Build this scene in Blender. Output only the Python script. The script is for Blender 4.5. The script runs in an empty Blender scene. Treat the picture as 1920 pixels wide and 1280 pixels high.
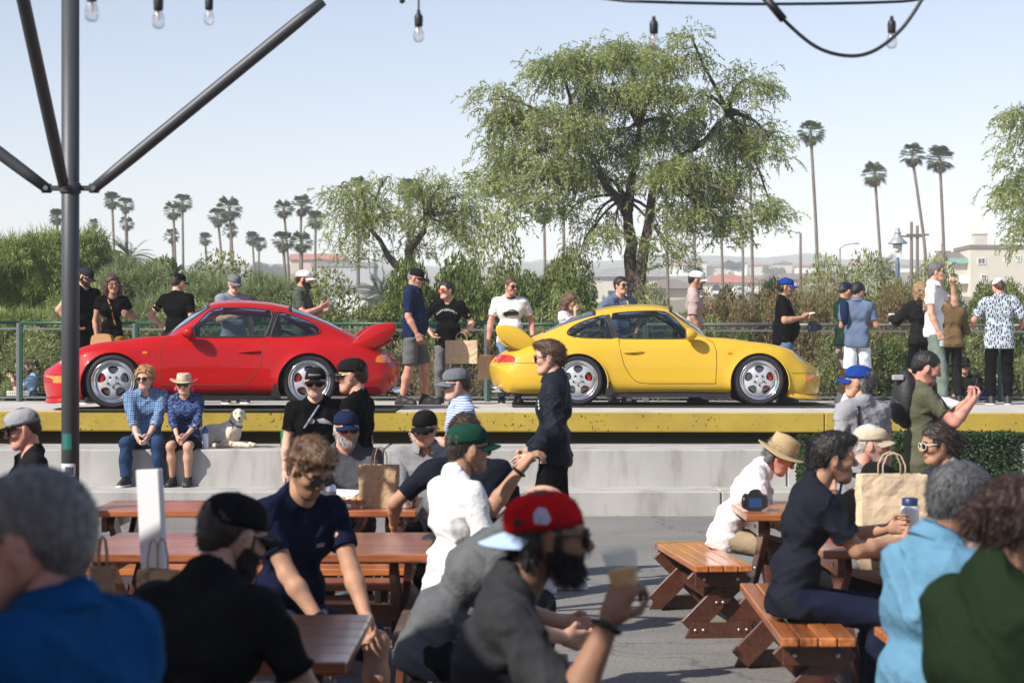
import bpy, bmesh, math, random
import numpy as np
from mathutils import Vector, Matrix

SC = bpy.context.scene
R = math.radians
# ---------------------------------------------------------------- camera
CAM_H = 1.75          # eye height above the asphalt
FPX = 3733.3          # 70 mm lens, in pixels of the 1920 px wide photograph
cam_d = bpy.data.cameras.new("camera")
cam = bpy.data.objects.new("camera", cam_d)
SC.collection.objects.link(cam)
cam.location = (0, 0, CAM_H)
cam.rotation_euler = (R(90), 0, 0)
cam_d.lens = 70.0
cam_d.sensor_width = 36.0
cam_d.shift_y = 15.0 / 1920.0
cam_d.clip_start = 0.1
cam_d.clip_end = 6000
cam_d.dof.use_dof = True
cam_d.dof.focus_distance = 23.0
cam_d.dof.aperture_fstop = 5.0
SC.camera = cam
# ---------------------------------------------------------------- sky and sun
SUN_DIR = Vector((1.0, 0.78, -1.02)).normalized()     # the way the light travels
SUN_EL = math.asin(-SUN_DIR.z)
w = bpy.data.worlds.new("World")
SC.world = w
w.use_nodes = True
nt = w.node_tree
nt.nodes.clear()
wo = nt.nodes.new("ShaderNodeOutputWorld")
bg = nt.nodes.new("ShaderNodeBackground")
sky = nt.nodes.new("ShaderNodeTexSky")
sky.sky_type = 'NISHITA'
sky.sun_disc = False
sky.sun_elevation = SUN_EL
# azimuth of the sun measured from +Y towards +X
sky.sun_rotation = math.atan2(-SUN_DIR.x, -SUN_DIR.y)
sky.altitude = 0
sky.air_density = 1.0
sky.dust_density = 0.5
sky.ozone_density = 1.0
bg.inputs['Strength'].default_value = 0.107
tint = nt.nodes.new('ShaderNodeMix'); tint.data_type = 'RGBA'; tint.blend_type = 'MULTIPLY'; tint.inputs[0].default_value = 1.0
tint.inputs[7].default_value = (1.15, 0.98, 0.99, 1)          # even colour tint: a touch less cyan, all over the sky
nt.links.new(sky.outputs[0], tint.inputs[6])
nt.links.new(tint.outputs[2], bg.inputs[0])
nt.links.new(bg.outputs[0], wo.inputs[0])
sun_d = bpy.data.lights.new("sun", 'SUN')
sun_d.energy = 5.0
sun_d.angle = R(0.53)
sun_d.color = (1.0, 0.95, 0.87)
sun = bpy.data.objects.new("sun", sun_d)
sun.rotation_euler = SUN_DIR.to_track_quat('-Z', 'Y').to_euler()
sun.location = (-20, -15, 40)
SC.collection.objects.link(sun)
# ---------------------------------------------------------------- exposure
SC.view_settings.view_transform = 'Standard'
SC.view_settings.look = 'None'
SC.view_settings.gamma = 1.0
SC.view_settings.exposure = 0.50
SC.view_settings.use_curve_mapping = False
SC.cycles.max_bounces = 8
SC.cycles.volume_bounces = 2
SC.cycles.transparent_max_bounces = 16
SC.cycles.use_denoising = True
SC.cycles.caustics_reflective = False
SC.cycles.caustics_refractive = False

# ---------------------------------------------------------------- helpers
def wx(px, D): return (px - 960.0) / FPX * D
def wz(py, D): return CAM_H - (py - 655.0) / FPX * D
def at(px, py, D): return Vector((wx(px, D), D, wz(py, D)))
def link(o):
    SC.collection.objects.link(o); return o

def thing(name, label, cat, loc=(0, 0, 0), rz=0.0, group=None):
    o = bpy.data.objects.new(name, None)
    o.empty_display_size = 0.1
    o.location = loc; o.rotation_euler = (0, 0, rz)
    o['label'] = label; o['category'] = cat
    if group: o['group'] = group
    return link(o)
def tag(o, label, cat, group=None):
    o['label'] = label; o['category'] = cat
    if group: o['group'] = group
    return o
def structure(o):
    o['kind'] = 'structure'; return o

def raw_mesh(name, V, F, smooth=True):
    """V (n,3) array; F list of faces or an (m,4)/(m,3) array -> mesh, built fast"""
    me = bpy.data.meshes.new(name)
    V = np.asarray(V, dtype=np.float32).reshape(-1, 3)
    if isinstance(F, np.ndarray):
        k = F.shape[1]
        me.vertices.add(len(V)); me.vertices.foreach_set('co', V.ravel())
        me.loops.add(F.size); me.loops.foreach_set('vertex_index', F.astype(np.int32).ravel())
        me.polygons.add(len(F))
        me.polygons.foreach_set('loop_start', np.arange(0, F.size, k, dtype=np.int32))
        me.polygons.foreach_set('loop_total', np.full(len(F), k, dtype=np.int32))
        me.update(calc_edges=True)
    else:
        me.from_pydata([tuple(v) for v in V], [], F)
    if smooth:
        me.polygons.foreach_set('use_smooth', np.ones(len(me.polygons), dtype=bool))
    return me
def mk(name, me, mats, parent=None, loc=None, idx=None):
    if not isinstance(mats, (list, tuple)): mats = [mats]
    if not me.materials:
        for m in mats: me.materials.append(m)
    if idx is not None: me.polygons.foreach_set('material_index', np.asarray(idx, dtype=np.int32))
    o = bpy.data.objects.new(name, me)
    if parent is not None: o.parent = parent
    if loc is not None: o.location = loc
    return link(o)

class MB:
    """collects shapes into one mesh"""
    def __init__(s): s.v = []; s.f = []; s.m = []; s.xf = None; s.cur = 0
    def add(s, V, F):
        b = len(s.v)
        for p in V:
            p = Vector(p)
            if s.xf is not None: p = s.xf @ p
            s.v.append(tuple(p))
        for f in F:
            s.f.append(tuple(b + i for i in f)); s.m.append(s.cur)
        return s
    def box(s, c, d, rot=None, bev=0.0):
        hx, hy, hz = d[0] / 2, d[1] / 2, d[2] / 2
        c = Vector(c)
        M = rot.to_matrix() if rot is not None and not isinstance(rot, Matrix) else rot
        if bev <= 0:
            P = [(-hx, -hy, -hz), (hx, -hy, -hz), (hx, hy, -hz), (-hx, hy, -hz), (-hx, -hy, hz), (hx, -hy, hz), (hx, hy, hz), (-hx, hy, hz)]
            F = [(0, 3, 2, 1), (4, 5, 6, 7), (0, 1, 5, 4), (1, 2, 6, 5), (2, 3, 7, 6), (3, 0, 4, 7)]
        else:
            b = min(bev, hx * .9, hy * .9, hz * .9)
            P = []; 
            for sz in (-1, 1):
                for (sx, sy) in ((-1, -1), (1, -1), (1, 1), (-1, 1)):
                    P += [(sx * (hx - b), sy * (hy - b), sz * hz), (sx * hx, sy * (hy - b), sz * (hz - b)), (sx * (hx - b), sy * hy, sz * (hz - b))]
            F = []
            q = lambda z, k, t: (z * 4 + k) * 3 + t
            F.append(tuple(q(0, k, 0) for k in (3, 2, 1, 0))); F.append(tuple(q(1, k, 0) for k in (0, 1, 2, 3)))
            for k in range(4):
                n = (k + 1) % 4
                t = 2 if k in (0, 2) else 1     # side face uses y-faces for k=0,2
                F.append((q(0, k, t), q(0, n, t), q(1, n, t), q(1, k, t)))
                F.append((q(0, k, 0), q(0, n, 0), q(0, n, t), q(0, k, t)))
                F.append((q(1, k, t), q(1, n, t), q(1, n, 0), q(1, k, 0)))
                o = 3 - t
                F.append((q(0, k, 1), q(0, k, 2), q(1, k, 2), q(1, k, 1)) if k in (1, 3) else (q(0, k, 2), q(0, k, 1), q(1, k, 1), q(1, k, 2)))
                F.append((q(0, k, 0), q(0, k, 1), q(0, k, 2))); F.append((q(1, k, 0), q(1, k, 2), q(1, k, 1)))
        P = [Vector(p) for p in P]
        if M is not None: P = [M @ p for p in P]
        return s.add([p + c for p in P], F)
    def tube(s, pts, r, n=8, caps=True, flat=None):
        pts = [Vector(p) for p in pts]
        rs = r if isinstance(r, (list, tuple)) else [r] * len(pts)
        V = []; F = []
        up = Vector((0, 0, 1)); prev = None
        for i, p in enumerate(pts):
            a = pts[max(i - 1, 0)]; b = pts[min(i + 1, len(pts) - 1)]
            t = (b - a)
            if t.length < 1e-9: t = Vector((0, 0, 1))
            t.normalize()
            if prev is None:
                ref = Vector((1, 0, 0)) if abs(t.z) > .9 else up
                u = t.cross(ref).normalized()
            else:
                u = (prev - t * prev.dot(t))
                u = u.normalized() if u.length > 1e-6 else t.orthogonal().normalized()
            prev = u
            vv = t.cross(u)
            for k in range(n):
                an = 2 * math.pi * k / n
                V.append(p + u * (math.cos(an) * rs[i]) + vv * (math.sin(an) * rs[i] * (flat or 1)))
        for i in range(len(pts) - 1):
            for k in range(n):
                F.append((i * n + k, i * n + (k + 1) % n, (i + 1) * n + (k + 1) % n, (i + 1) * n + k))
        if caps:
            F.append(tuple(range(n - 1, -1, -1))); F.append(tuple((len(pts) - 1) * n + k for k in range(n)))
        return s.add(V, F)
    def lathe(s, prof, n=16, axis='Z', c=(0, 0, 0), caps=True):
        V = []; F = []; c = Vector(c)
        for (r, z) in prof:
            for k in range(n):
                an = 2 * math.pi * k / n
                a, b = r * math.cos(an), r * math.sin(an)
                if axis == 'Z': V.append(c + Vector((a, b, z)))
                elif axis == 'Y': V.append(c + Vector((a, z, -b)))
                else: V.append(c + Vector((z, a, b)))
        for i in range(len(prof) - 1):
            for k in range(n):
                F.append((i * n + k, i * n + (k + 1) % n, (i + 1) * n + (k + 1) % n, (i + 1) * n + k))
        if caps: F.append(tuple(range(n - 1, -1, -1))); F.append(tuple((len(prof) - 1) * n + k for k in range(n)))
        return s.add(V, F)
    def prism(s, poly, axis, a, b):
        """2-D polygon extruded along axis from a to b. axis 'Y': poly is (x,z); 'X': (y,z); 'Z': (x,y)"""
        n = len(poly)
        def P(u, v, t):
            return (u, t, v) if axis == 'Y' else (t, u, v) if axis == 'X' else (u, v, t)
        V = [P(u, v, a) for u, v in poly] + [P(u, v, b) for u, v in poly]
        F = [(i, (i + 1) % n, n + (i + 1) % n, n + i) for i in range(n)]
        F += [tuple(range(n - 1, -1, -1)), tuple(range(n, 2 * n))]
        return s.add(V, F)
    def ellipsoid(s, c, r, nu=12, nv=8, rot=None):
        V = []; F = []; c = Vector(c)
        for j in range(nv + 1):
            th = math.pi * j / nv
            for k in range(nu):
                an = 2 * math.pi * k / nu
                p = Vector((r[0] * math.sin(th) * math.cos(an), r[1] * math.sin(th) * math.sin(an), -r[2] * math.cos(th)))
                if rot is not None: p = rot @ p
                V.append(c + p)
        for j in range(nv):
            for k in range(nu):
                F.append((j * nu + k, j * nu + (k + 1) % nu, (j + 1) * nu + (k + 1) % nu, (j + 1) * nu + k))
        return s.add(V, F)
    def mesh(s, name, smooth=False):
        me = bpy.data.meshes.new(name)
        me.from_pydata(s.v, [], s.f)
        me.validate(clean_customdata=False)
        if smooth:
            me.polygons.foreach_set('use_smooth', np.ones(len(me.polygons), dtype=bool))
        bm = bmesh.new(); bm.from_mesh(me); bmesh.ops.recalc_face_normals(bm, faces=bm.faces); bm.to_mesh(me); bm.free()
        return me
    def build(s, name, mats, parent=None, smooth=False, loc=None):
        me = s.mesh(name, smooth)
        idx = s.m if (isinstance(mats, (list, tuple)) and len(s.m) == len(me.polygons)) else None
        return mk(name, me, mats, parent, loc, idx)

def sharp(o, ang=35):
    """smooth faces, sharp edges over an angle"""
    me = o.data
    me.polygons.foreach_set('use_smooth', np.ones(len(me.polygons), dtype=bool))
    me.set_sharp_from_angle(angle=R(ang))
    return o

def copy_tree(o, parent=None):
    c = o.copy(); link(c); c.parent = parent
    for ch in list(o.children): copy_tree(ch, c)
    return c

# ---------------------------------------------------------------- materials
_M = {}
def mat(name, col, rough=0.6, metal=0.0, var=0.0, vscale=8.0, bump=0.0, bscale=60.0, spec=0.5, col2=None, trans=0.0, coat=0.0, sheen=0.0, coords='Object', stretch=None, detail=6.0):
    if name in _M: return _M[name]
    m = bpy.data.materials.new(name); m.use_nodes = True
    n = m.node_tree.nodes; L = m.node_tree.links
    b = n['Principled BSDF']
    b.inputs['Roughness'].default_value = rough
    b.inputs['Metallic'].default_value = metal
    b.inputs['Specular IOR Level'].default_value = spec
    b.inputs['Transmission Weight'].default_value = trans
    b.inputs['Coat Weight'].default_value = coat
    b.inputs['Coat Roughness'].default_value = 0.04
    b.inputs['Sheen Weight'].default_value = sheen
    c = (*col, 1)
    b.inputs['Base Color'].default_value = c
    m.diffuse_color = c
    tc = n.new('ShaderNodeTexCoord'); src = tc.outputs[coords]
    if stretch:
        mp = n.new('ShaderNodeMapping'); mp.inputs['Scale'].default_value = stretch
        L.new(src, mp.inputs[0]); src = mp.outputs[0]
    if var > 0 or col2:
        ns = n.new('ShaderNodeTexNoise'); ns.inputs['Scale'].default_value = vscale; ns.inputs['Detail'].default_value = detail
        L.new(src, ns.inputs['Vector'])
        cr = n.new('ShaderNodeValToRGB')
        cr.color_ramp.elements[0].position = 0.3; cr.color_ramp.elements[1].position = 0.7
        if col2: a, z = (*col, 1), (*col2, 1)
        else:
            a = tuple(max(0, x * (1 - var)) for x in col) + (1,); z = tuple(min(1, x * (1 + var)) for x in col) + (1,)
        cr.color_ramp.elements[0].color = a; cr.color_ramp.elements[1].color = z
        L.new(ns.outputs['Fac'], cr.inputs[0]); L.new(cr.outputs[0], b.inputs['Base Color'])
    if bump > 0:
        n2 = n.new('ShaderNodeTexNoise'); n2.inputs['Scale'].default_value = bscale; n2.inputs['Detail'].default_value = 4
        L.new(src, n2.inputs['Vector'])
        bp = n.new('ShaderNodeBump'); bp.inputs['Strength'].default_value = bump; bp.inputs['Distance'].default_value = 0.02
        L.new(n2.outputs['Fac'], bp.inputs['Height']); L.new(bp.outputs[0], b.inputs['Normal'])
    _M[name] = m
    return m
def nodes_of(m): return m.node_tree.nodes, m.node_tree.links, m.node_tree.nodes['Principled BSDF']
def srgb(r, g, b):
    f = lambda c: (c / 255 / 12.92) if c / 255 <= .04045 else ((c / 255 + .055) / 1.055) ** 2.4
    return (f(r), f(g), f(b))

def smooth_poly(poly, it=2):
    for _ in range(it):
        q = []
        for i in range(len(poly)):
            a = np.array(poly[i]); b = np.array(poly[(i + 1) % len(poly)]); q += [tuple(a * .75 + b * .25), tuple(a * .25 + b * .75)]
        poly = q
    return poly

def V3(*a): return np.array(a, dtype=np.float64)
def unit(v):
    n = np.linalg.norm(v); return v / n if n > 1e-9 else v
M_BLACKPL = mat('black_plastic', (.012, .012, .013), rough=.35)
# ================================================================ the place: ground, bleacher, plinth
def hnoise(x, y, s):
    return (np.sin(x * .031 * s + 1.3) * np.cos(y * .027 * s + .4) + .5 * np.sin(x * .083 * s + y * .061 * s) + .3 * np.sin(x * .17 * s - y * .13 * s + 2)) / 1.8
TZ = [(-60, -.03), (22.0, -.03), (22.6, .30), (23.6, .80), (28.7, .85), (29.3, .55), (30.5, .42), (60, .35), (120, 2.2), (200, 5.2), (300, 8.6), (420, 12.5), (800, 29), (1500, 64), (1900, 74), (3000, 76)]
def terrain_z(x, y):
    z = np.interp(y, [p[0] for p in TZ], [p[1] for p in TZ])
    a = np.interp(y, [0, 29, 60, 300, 1500], [0, 0, .15, 1.2, 9.0])
    return z + a * hnoise(np.asarray(x, float), np.asarray(y, float), 1.0 if np.ndim(y) == 0 else 1.0) + np.interp(y, [150, 320], [0, 3.5]) * np.clip(np.asarray(x, float) / 90.0, -0.3, 1)
def build_terrain():
    xs = np.concatenate([np.linspace(-1500, -60, 40), np.linspace(-56, 56, 80), np.linspace(60, 1500, 40)])
    ys = np.concatenate([np.linspace(-60, 21, 12), np.linspace(22, 32, 40), np.linspace(33, 130, 50), np.linspace(135, 450, 64), np.geomspace(460, 3000, 50)])
    X, Y = np.meshgrid(xs, ys, indexing='ij'); Z = terrain_z(X, Y)
    V = np.stack([X, Y, Z], -1).reshape(-1, 3); n, m = X.shape; I = np.arange(n * m).reshape(n, m)
    F = np.stack([I[:-1, :-1], I[1:, :-1], I[1:, 1:], I[:-1, 1:]], -1).reshape(-1, 4)
    dirt = mat('dry_ground', (.23, .19, .13), rough=.95, col2=(.10, .12, .055), vscale=.06, bump=.4, bscale=3, detail=10)
    structure(mk('terrain', raw_mesh('terrain', V, F), dirt))
build_terrain()

# asphalt with stains and aggregate
asph = mat('asphalt', (.17, .165, .16), rough=.9, var=.2, vscale=1.2, bump=.5, bscale=220)
n, L, b = nodes_of(asph)
tc = n.new('ShaderNodeTexCoord'); n1 = n.new('ShaderNodeTexNoise'); n1.inputs['Scale'].default_value = 46; n1.inputs['Detail'].default_value = 9; n1.inputs['Roughness'].default_value = .72
n2 = n.new('ShaderNodeTexNoise'); n2.inputs['Scale'].default_value = .7; n2.inputs['Detail'].default_value = 12; n2.inputs['Roughness'].default_value = .66
L.new(tc.outputs['Object'], n1.inputs['Vector']); L.new(tc.outputs['Object'], n2.inputs['Vector'])
cr = n.new('ShaderNodeValToRGB'); cr.color_ramp.elements[0].position = .36; cr.color_ramp.elements[0].color = (.125, .121, .114, 1); cr.color_ramp.elements[1].position = .62; cr.color_ramp.elements[1].color = (.275, .266, .248, 1)
L.new(n1.outputs[0], cr.inputs[0])
cr2 = n.new('ShaderNodeValToRGB'); cr2.color_ramp.elements[0].position = .35; cr2.color_ramp.elements[0].color = (.80, .80, .80, 1); cr2.color_ramp.elements[1].position = .66; cr2.color_ramp.elements[1].color = (1.12, 1.1, 1.06, 1)
L.new(n2.outputs[0], cr2.inputs[0])
mx = n.new('ShaderNodeMix'); mx.data_type = 'RGBA'; mx.blend_type = 'MULTIPLY'; mx.inputs[0].default_value = 1
L.new(cr.outputs[0], mx.inputs[6]); L.new(cr2.outputs[0], mx.inputs[7])
vo = n.new('ShaderNodeTexVoronoi'); vo.feature = 'DISTANCE_TO_EDGE'; vo.inputs['Scale'].default_value = .42
nw = n.new('ShaderNodeTexNoise'); nw.inputs['Scale'].default_value = 2.2; nw.inputs['Detail'].default_value = 8; vm = n.new('ShaderNodeVectorMath'); vm.operation = 'MULTIPLY_ADD'; vm.inputs[1].default_value = (.6, .6, .6)
L.new(tc.outputs['Object'], nw.inputs['Vector']); L.new(nw.outputs['Color'], vm.inputs[0]); L.new(tc.outputs['Object'], vm.inputs[2]); L.new(vm.outputs[0], vo.inputs['Vector'])
cr3 = n.new('ShaderNodeValToRGB'); cr3.color_ramp.elements[0].position = .0; cr3.color_ramp.elements[0].color = (.42, .42, .42, 1); cr3.color_ramp.elements[1].position = .009; cr3.color_ramp.elements[1].color = (1, 1, 1, 1); L.new(vo.outputs['Distance'], cr3.inputs[0])
mx3 = n.new('ShaderNodeMix'); mx3.data_type = 'RGBA'; mx3.blend_type = 'MULTIPLY'; mx3.inputs[0].default_value = .8; L.new(mx.outputs[2], mx3.inputs[6]); L.new(cr3.outputs[0], mx3.inputs[7]); L.new(mx3.outputs[2], b.inputs['Base Color'])
g = MB(); xs = np.linspace(-30, 30, 61); ys = np.linspace(-8, 23, 32)
for i in range(60):
    for j in range(31): g.add([(xs[i], ys[j], 0), (xs[i + 1], ys[j], 0), (xs[i + 1], ys[j + 1], 0), (xs[i], ys[j + 1], 0)], [(0, 1, 2, 3)])
structure(g.build('asphalt', asph))

conc = mat('concrete', (.385, .375, .352), rough=.85, var=.12, vscale=2.2, bump=.15, bscale=90, detail=9)
def stains(m, amount=.75, scale=(1.6, 1.6, .35), dark=(.60, .58, .54), pos=(.50, .68)):
    """multiply the base colour by vertical weather stains"""
    n, L, b = nodes_of(m)
    src = b.inputs['Base Color'].links[0].from_socket
    tc = n.new('ShaderNodeTexCoord'); mp = n.new('ShaderNodeMapping'); mp.inputs['Scale'].default_value = scale
    ns = n.new('ShaderNodeTexNoise'); ns.inputs['Scale'].default_value = 2.4; ns.inputs['Detail'].default_value = 9; ns.inputs['Roughness'].default_value = .62
    L.new(tc.outputs['Object'], mp.inputs[0]); L.new(mp.outputs[0], ns.inputs['Vector'])
    c = n.new('ShaderNodeValToRGB'); c.color_ramp.elements[0].position = pos[0]; c.color_ramp.elements[0].color = (1, 1, 1, 1); c.color_ramp.elements[1].position = pos[1]; c.color_ramp.elements[1].color = (*dark, 1)
    L.new(ns.outputs[0], c.inputs[0])
    mx = n.new('ShaderNodeMix'); mx.data_type = 'RGBA'; mx.blend_type = 'MULTIPLY'; mx.inputs[0].default_value = amount
    L.new(src, mx.inputs[6]); L.new(c.outputs[0], mx.inputs[7]); L.new(mx.outputs[2], b.inputs['Base Color'])
stains(conc)
def specks(m, scale=30, lo=.655, hi=.70, dark=(.18, .14, .05)):
    n, L, b = nodes_of(m)
    src = b.inputs['Base Color'].links[0].from_socket
    tc = n.new('ShaderNodeTexCoord'); ns = n.new('ShaderNodeTexNoise'); ns.inputs['Scale'].default_value = scale; ns.inputs['Detail'].default_value = 3
    nb_ = n.new('ShaderNodeTexNoise'); nb_.inputs['Scale'].default_value = 1.7
    L.new(tc.outputs['Object'], ns.inputs['Vector']); L.new(tc.outputs['Object'], nb_.inputs['Vector'])
    ad = n.new('ShaderNodeMath'); ad.operation = 'MULTIPLY_ADD'; ad.inputs[1].default_value = .28
    L.new(nb_.outputs[0], ad.inputs[0]); L.new(ns.outputs[0], ad.inputs[2])
    c = n.new('ShaderNodeValToRGB'); c.color_ramp.elements[0].position = lo + .14; c.color_ramp.elements[0].color = (1, 1, 1, 1); c.color_ramp.elements[1].position = hi + .14; c.color_ramp.elements[1].color = (*dark, 1)
    L.new(ad.outputs[0], c.inputs[0])
    mx = n.new('ShaderNodeMix'); mx.data_type = 'RGBA'; mx.blend_type = 'MULTIPLY'; mx.inputs[0].default_value = 1
    L.new(src, mx.inputs[6]); L.new(c.outputs[0], mx.inputs[7]); L.new(mx.outputs[2], b.inputs['Base Color'])

# bleacher: two long concrete steps, cast in lengths with open joints
STEP1_Y, STEP1_Z = 20.92, .26
STEP2_Y, STEP2_Z = 21.70, .660
bl = thing('concrete_bleacher', 'long grey concrete bleacher of two steps below the yellow plinth', 'bleacher', (0, 22, 0))
for (y0, y1, z0, z1) in ((STEP1_Y, STEP2_Y + .3, -.05, STEP1_Z), (STEP2_Y, 23.4, -.05, STEP2_Z)):
    for i in range(-3, 4):
        L0 = i * 4.4 - 2.2 + (.8 if z1 > .4 else 0)
        b_ = MB(); b_.box((L0 + 2.2, (y0 + y1) / 2 - 22, (z0 + z1) / 2), (4.388, y1 - y0, z1 - z0), bev=.012)
        b_.build('step_block', conc, bl)
# plinth: yellow slab on a dark recessed footing
PL_Y0, PL_Y1, PL_Z0, PL_Z1 = 22.92, 26.95, .800, 1.030
PLTILT = R(.10)
yel_p = mat('yellow_concrete', (.365, .262, .030), rough=.8, var=.10, vscale=3, bump=.25, bscale=60)
stains(yel_p, .4, (1.1, 1.1, .9), (.62, .58, .40), (.48, .72)); specks(yel_p)
top_p = mat('plinth_top', (.48, .46, .42), rough=.85, var=.1, vscale=3, bump=.1)
stains(top_p, .6, (1, 1, 1))
pl = thing('display_plinth', 'long yellow painted concrete plinth carrying the two sports cars', 'plinth', (0, 24, 0))
pl.rotation_euler = (0, PLTILT, 0)
for i in range(-2, 3):
    b_ = MB(); b_.box((i * 6.0 + .6, (PL_Y0 + PL_Y1) / 2 - 24, (PL_Z0 + PL_Z1) / 2), (5.994, PL_Y1 - PL_Y0, PL_Z1 - PL_Z0), bev=.014)
    o = b_.build('slab', [yel_p, top_p], pl)
    o.data.polygons.foreach_set('material_index', np.array([1 if p.normal.z > .9 else 0 for p in o.data.polygons], dtype=np.int32))
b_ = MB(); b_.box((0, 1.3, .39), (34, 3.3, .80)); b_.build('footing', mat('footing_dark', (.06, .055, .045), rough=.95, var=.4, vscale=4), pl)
# ramp plates under the cars
for nm, x0, x1, yy in (('red', -5.05, -1.35, 23.95), ('yellow', .0, 4.1, 25.75)):
    b_ = MB(); b_.box(((x0 + x1) / 2, yy, PL_Z1 + .012 - .0017 * (x0 + x1) / 2), (x1 - x0, 2.1, .016), rot=Matrix.Rotation(PLTILT, 3, 'Y'), bev=.006)
    tag(b_.build('display_mat', mat('black_mat', (.02, .02, .02), rough=.8)), 'thin black mat lying on the plinth under the %s sports car' % nm, 'mat')
# walkway behind the plinth
b_ = MB(); b_.box((0, 27.9, .98), (60, 1.88, .06)); structure(b_.build('walkway', mat('walkway_concrete', (.42, .40, .36), rough=.9, var=.12, vscale=2)))
WALK = 1.01

# ---------------------------------------------------------------- fence: panels of square wire mesh between posts
FENCE_Y = 28.3
m_green = mat('green_paint', (.008, .062, .043), rough=.4); m_galv = mat('galvanised', (.16, .17, .175), rough=.5, metal=.3); m_wire = mat('wire_grey', (.075, .08, .08), rough=.5, metal=.3)
def fence_panel(x0, x1, green, label):
    t = thing('fence_panel', label, 'fence', ((x0 + x1) / 2, FENCE_Y, WALK), 0, 'mesh fence along the walkway')
    w_ = x1 - x0; H = 1.10 - .0028 * (x0 + x1) / 2
    rail = m_green if green else m_galv
    for s in (-1, 1):
        b = MB(); b.box((s * (w_ / 2 - .02), 0, H / 2 - .04), (.045, .045, H + .08), bev=.006); b.build('post', m_green if (green and s < 0) or (not green and s > 0 and int(x0 * 10) % 2) else m_galv, t)
    b = MB(); b.tube([(-w_ / 2, 0, H), (w_ / 2, 0, H)], .024, 8); b.build('top_rail', rail, t, smooth=True)
    b = MB(); b.box((0, .006, H - .085), (w_ - .06, .028, .028)); b.build('frame_rail', m_galv, t)
    b = MB(); b.box((0, .006, .06), (w_ - .06, .028, .028)); b.build('frame_rail', m_galv, t)
    b = MB()
    for x in np.arange(-w_ / 2 + .07, w_ / 2 - .03, .12): b.box((x, .01, H / 2 - .01), (.0042, .0042, H - .15))
    for z in np.arange(.12, H - .1, .14): b.box((0, .004, z), (w_ - .07, .0042, .0042))
    o = b.build('wire_mesh', m_wire, t); o['kind'] = 'stuff'
FX = [-9.6, -7.0, -5.35, -2.75, -.35, 1.9, 3.95, 4.75, 5.9, 6.95, 8.6, 10.4]
FLAB = ['beyond the left edge behind the light pole', 'behind the nose of the red car', 'behind the cabin of the red car', 'behind the tail of the red car and the navy polo man',
        'between the two cars behind the white car-print shirt', 'behind the cabin of the yellow car', 'behind the nose of the yellow car', 'in front of the man in white shorts', 'with the takeaway coffee cup on its rail', 'behind the man in the white polo', 'behind the man in the leaf print shirt']
for i in range(len(FX) - 1): fence_panel(FX[i], FX[i + 1], FX[i + 1] < 3.9, 'wire mesh fence panel ' + FLAB[i])

# grit and leaf litter blown against the foot of the bleacher
rg = np.random.RandomState(9); nL = 1500
P = np.stack([rg.uniform(-7, 7, nL), STEP1_Y - .02 - np.abs(rg.normal(size=nL)) * .22, np.full(nL, .006)], 1)
P2 = np.stack([rg.uniform(-6, 6, 900), rg.uniform(8, 21, 900), np.full(900, .006)], 1); P = np.concatenate([P, P2])
D_ = rg.normal(size=(len(P), 3)); D_[:, 2] *= .25; D_ /= np.linalg.norm(D_, axis=1, keepdims=True); W_l = np.cross(D_, [0, 0, 1]); ln = rg.uniform(.008, .022, len(P))[:, None]
Vq = np.empty((len(P), 4, 3)); Vq[:, 0] = P - D_ * ln; Vq[:, 1] = P + W_l * ln * .4; Vq[:, 2] = P + D_ * ln; Vq[:, 3] = P - W_l * ln * .4; Vq[..., 2] = np.abs(Vq[..., 2]) + .005
o = mk('leaf_litter', raw_mesh('leaf_litter', Vq.reshape(-1, 3), np.arange(len(P) * 4).reshape(-1, 4), False), mat('litter', (.20, .14, .07), rough=.9, col2=(.36, .28, .16), vscale=3)); o['kind'] = 'stuff'; tag(o, 'dry leaf litter scattered on the asphalt below the bleacher', 'leaf litter')
# ================================================================ plants
def leafmat(name, c1, c2, tr=.35):
    if name in _M: return _M[name]
    m = bpy.data.materials.new(name); m.use_nodes = True; _M[name] = m
    n = m.node_tree.nodes; L = m.node_tree.links; b = n['Principled BSDF']
    g = n.new('ShaderNodeNewGeometry'); cr = n.new('ShaderNodeValToRGB')
    cr.color_ramp.elements[0].color = (*c1, 1); cr.color_ramp.elements[1].color = (*c2, 1); cr.color_ramp.elements[0].position = .15; cr.color_ramp.elements[1].position = .95
    tc = n.new('ShaderNodeTexCoord'); nz = n.new('ShaderNodeTexNoise'); nz.inputs['Scale'].default_value = 1.6; nz.inputs['Detail'].default_value = 3; L.new(tc.outputs['Object'], nz.inputs['Vector'])
    ma = n.new('ShaderNodeMath'); ma.operation = 'MULTIPLY_ADD'; ma.inputs[1].default_value = .55; L.new(g.outputs['Random Per Island'], ma.inputs[0])
    mb_ = n.new('ShaderNodeMath'); mb_.operation = 'MULTIPLY_ADD'; mb_.inputs[1].default_value = 1.5; mb_.inputs[2].default_value = -.52; L.new(nz.outputs[0], mb_.inputs[0]); L.new(mb_.outputs[0], ma.inputs[2])
    L.new(ma.outputs[0], cr.inputs[0])
    b.inputs['Roughness'].default_value = .55; b.inputs['Specular IOR Level'].default_value = .3
    L.new(cr.outputs[0], b.inputs['Base Color'])
    t = n.new('ShaderNodeBsdfTranslucent'); L.new(cr.outputs[0], t.inputs[0])
    mx = n.new('ShaderNodeMixShader'); mx.inputs[0].default_value = tr
    L.new(b.outputs[0], mx.inputs[1]); L.new(t.outputs[0], mx.inputs[2]); L.new(mx.outputs[0], n['Material Output'].inputs[0])
    return m
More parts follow.
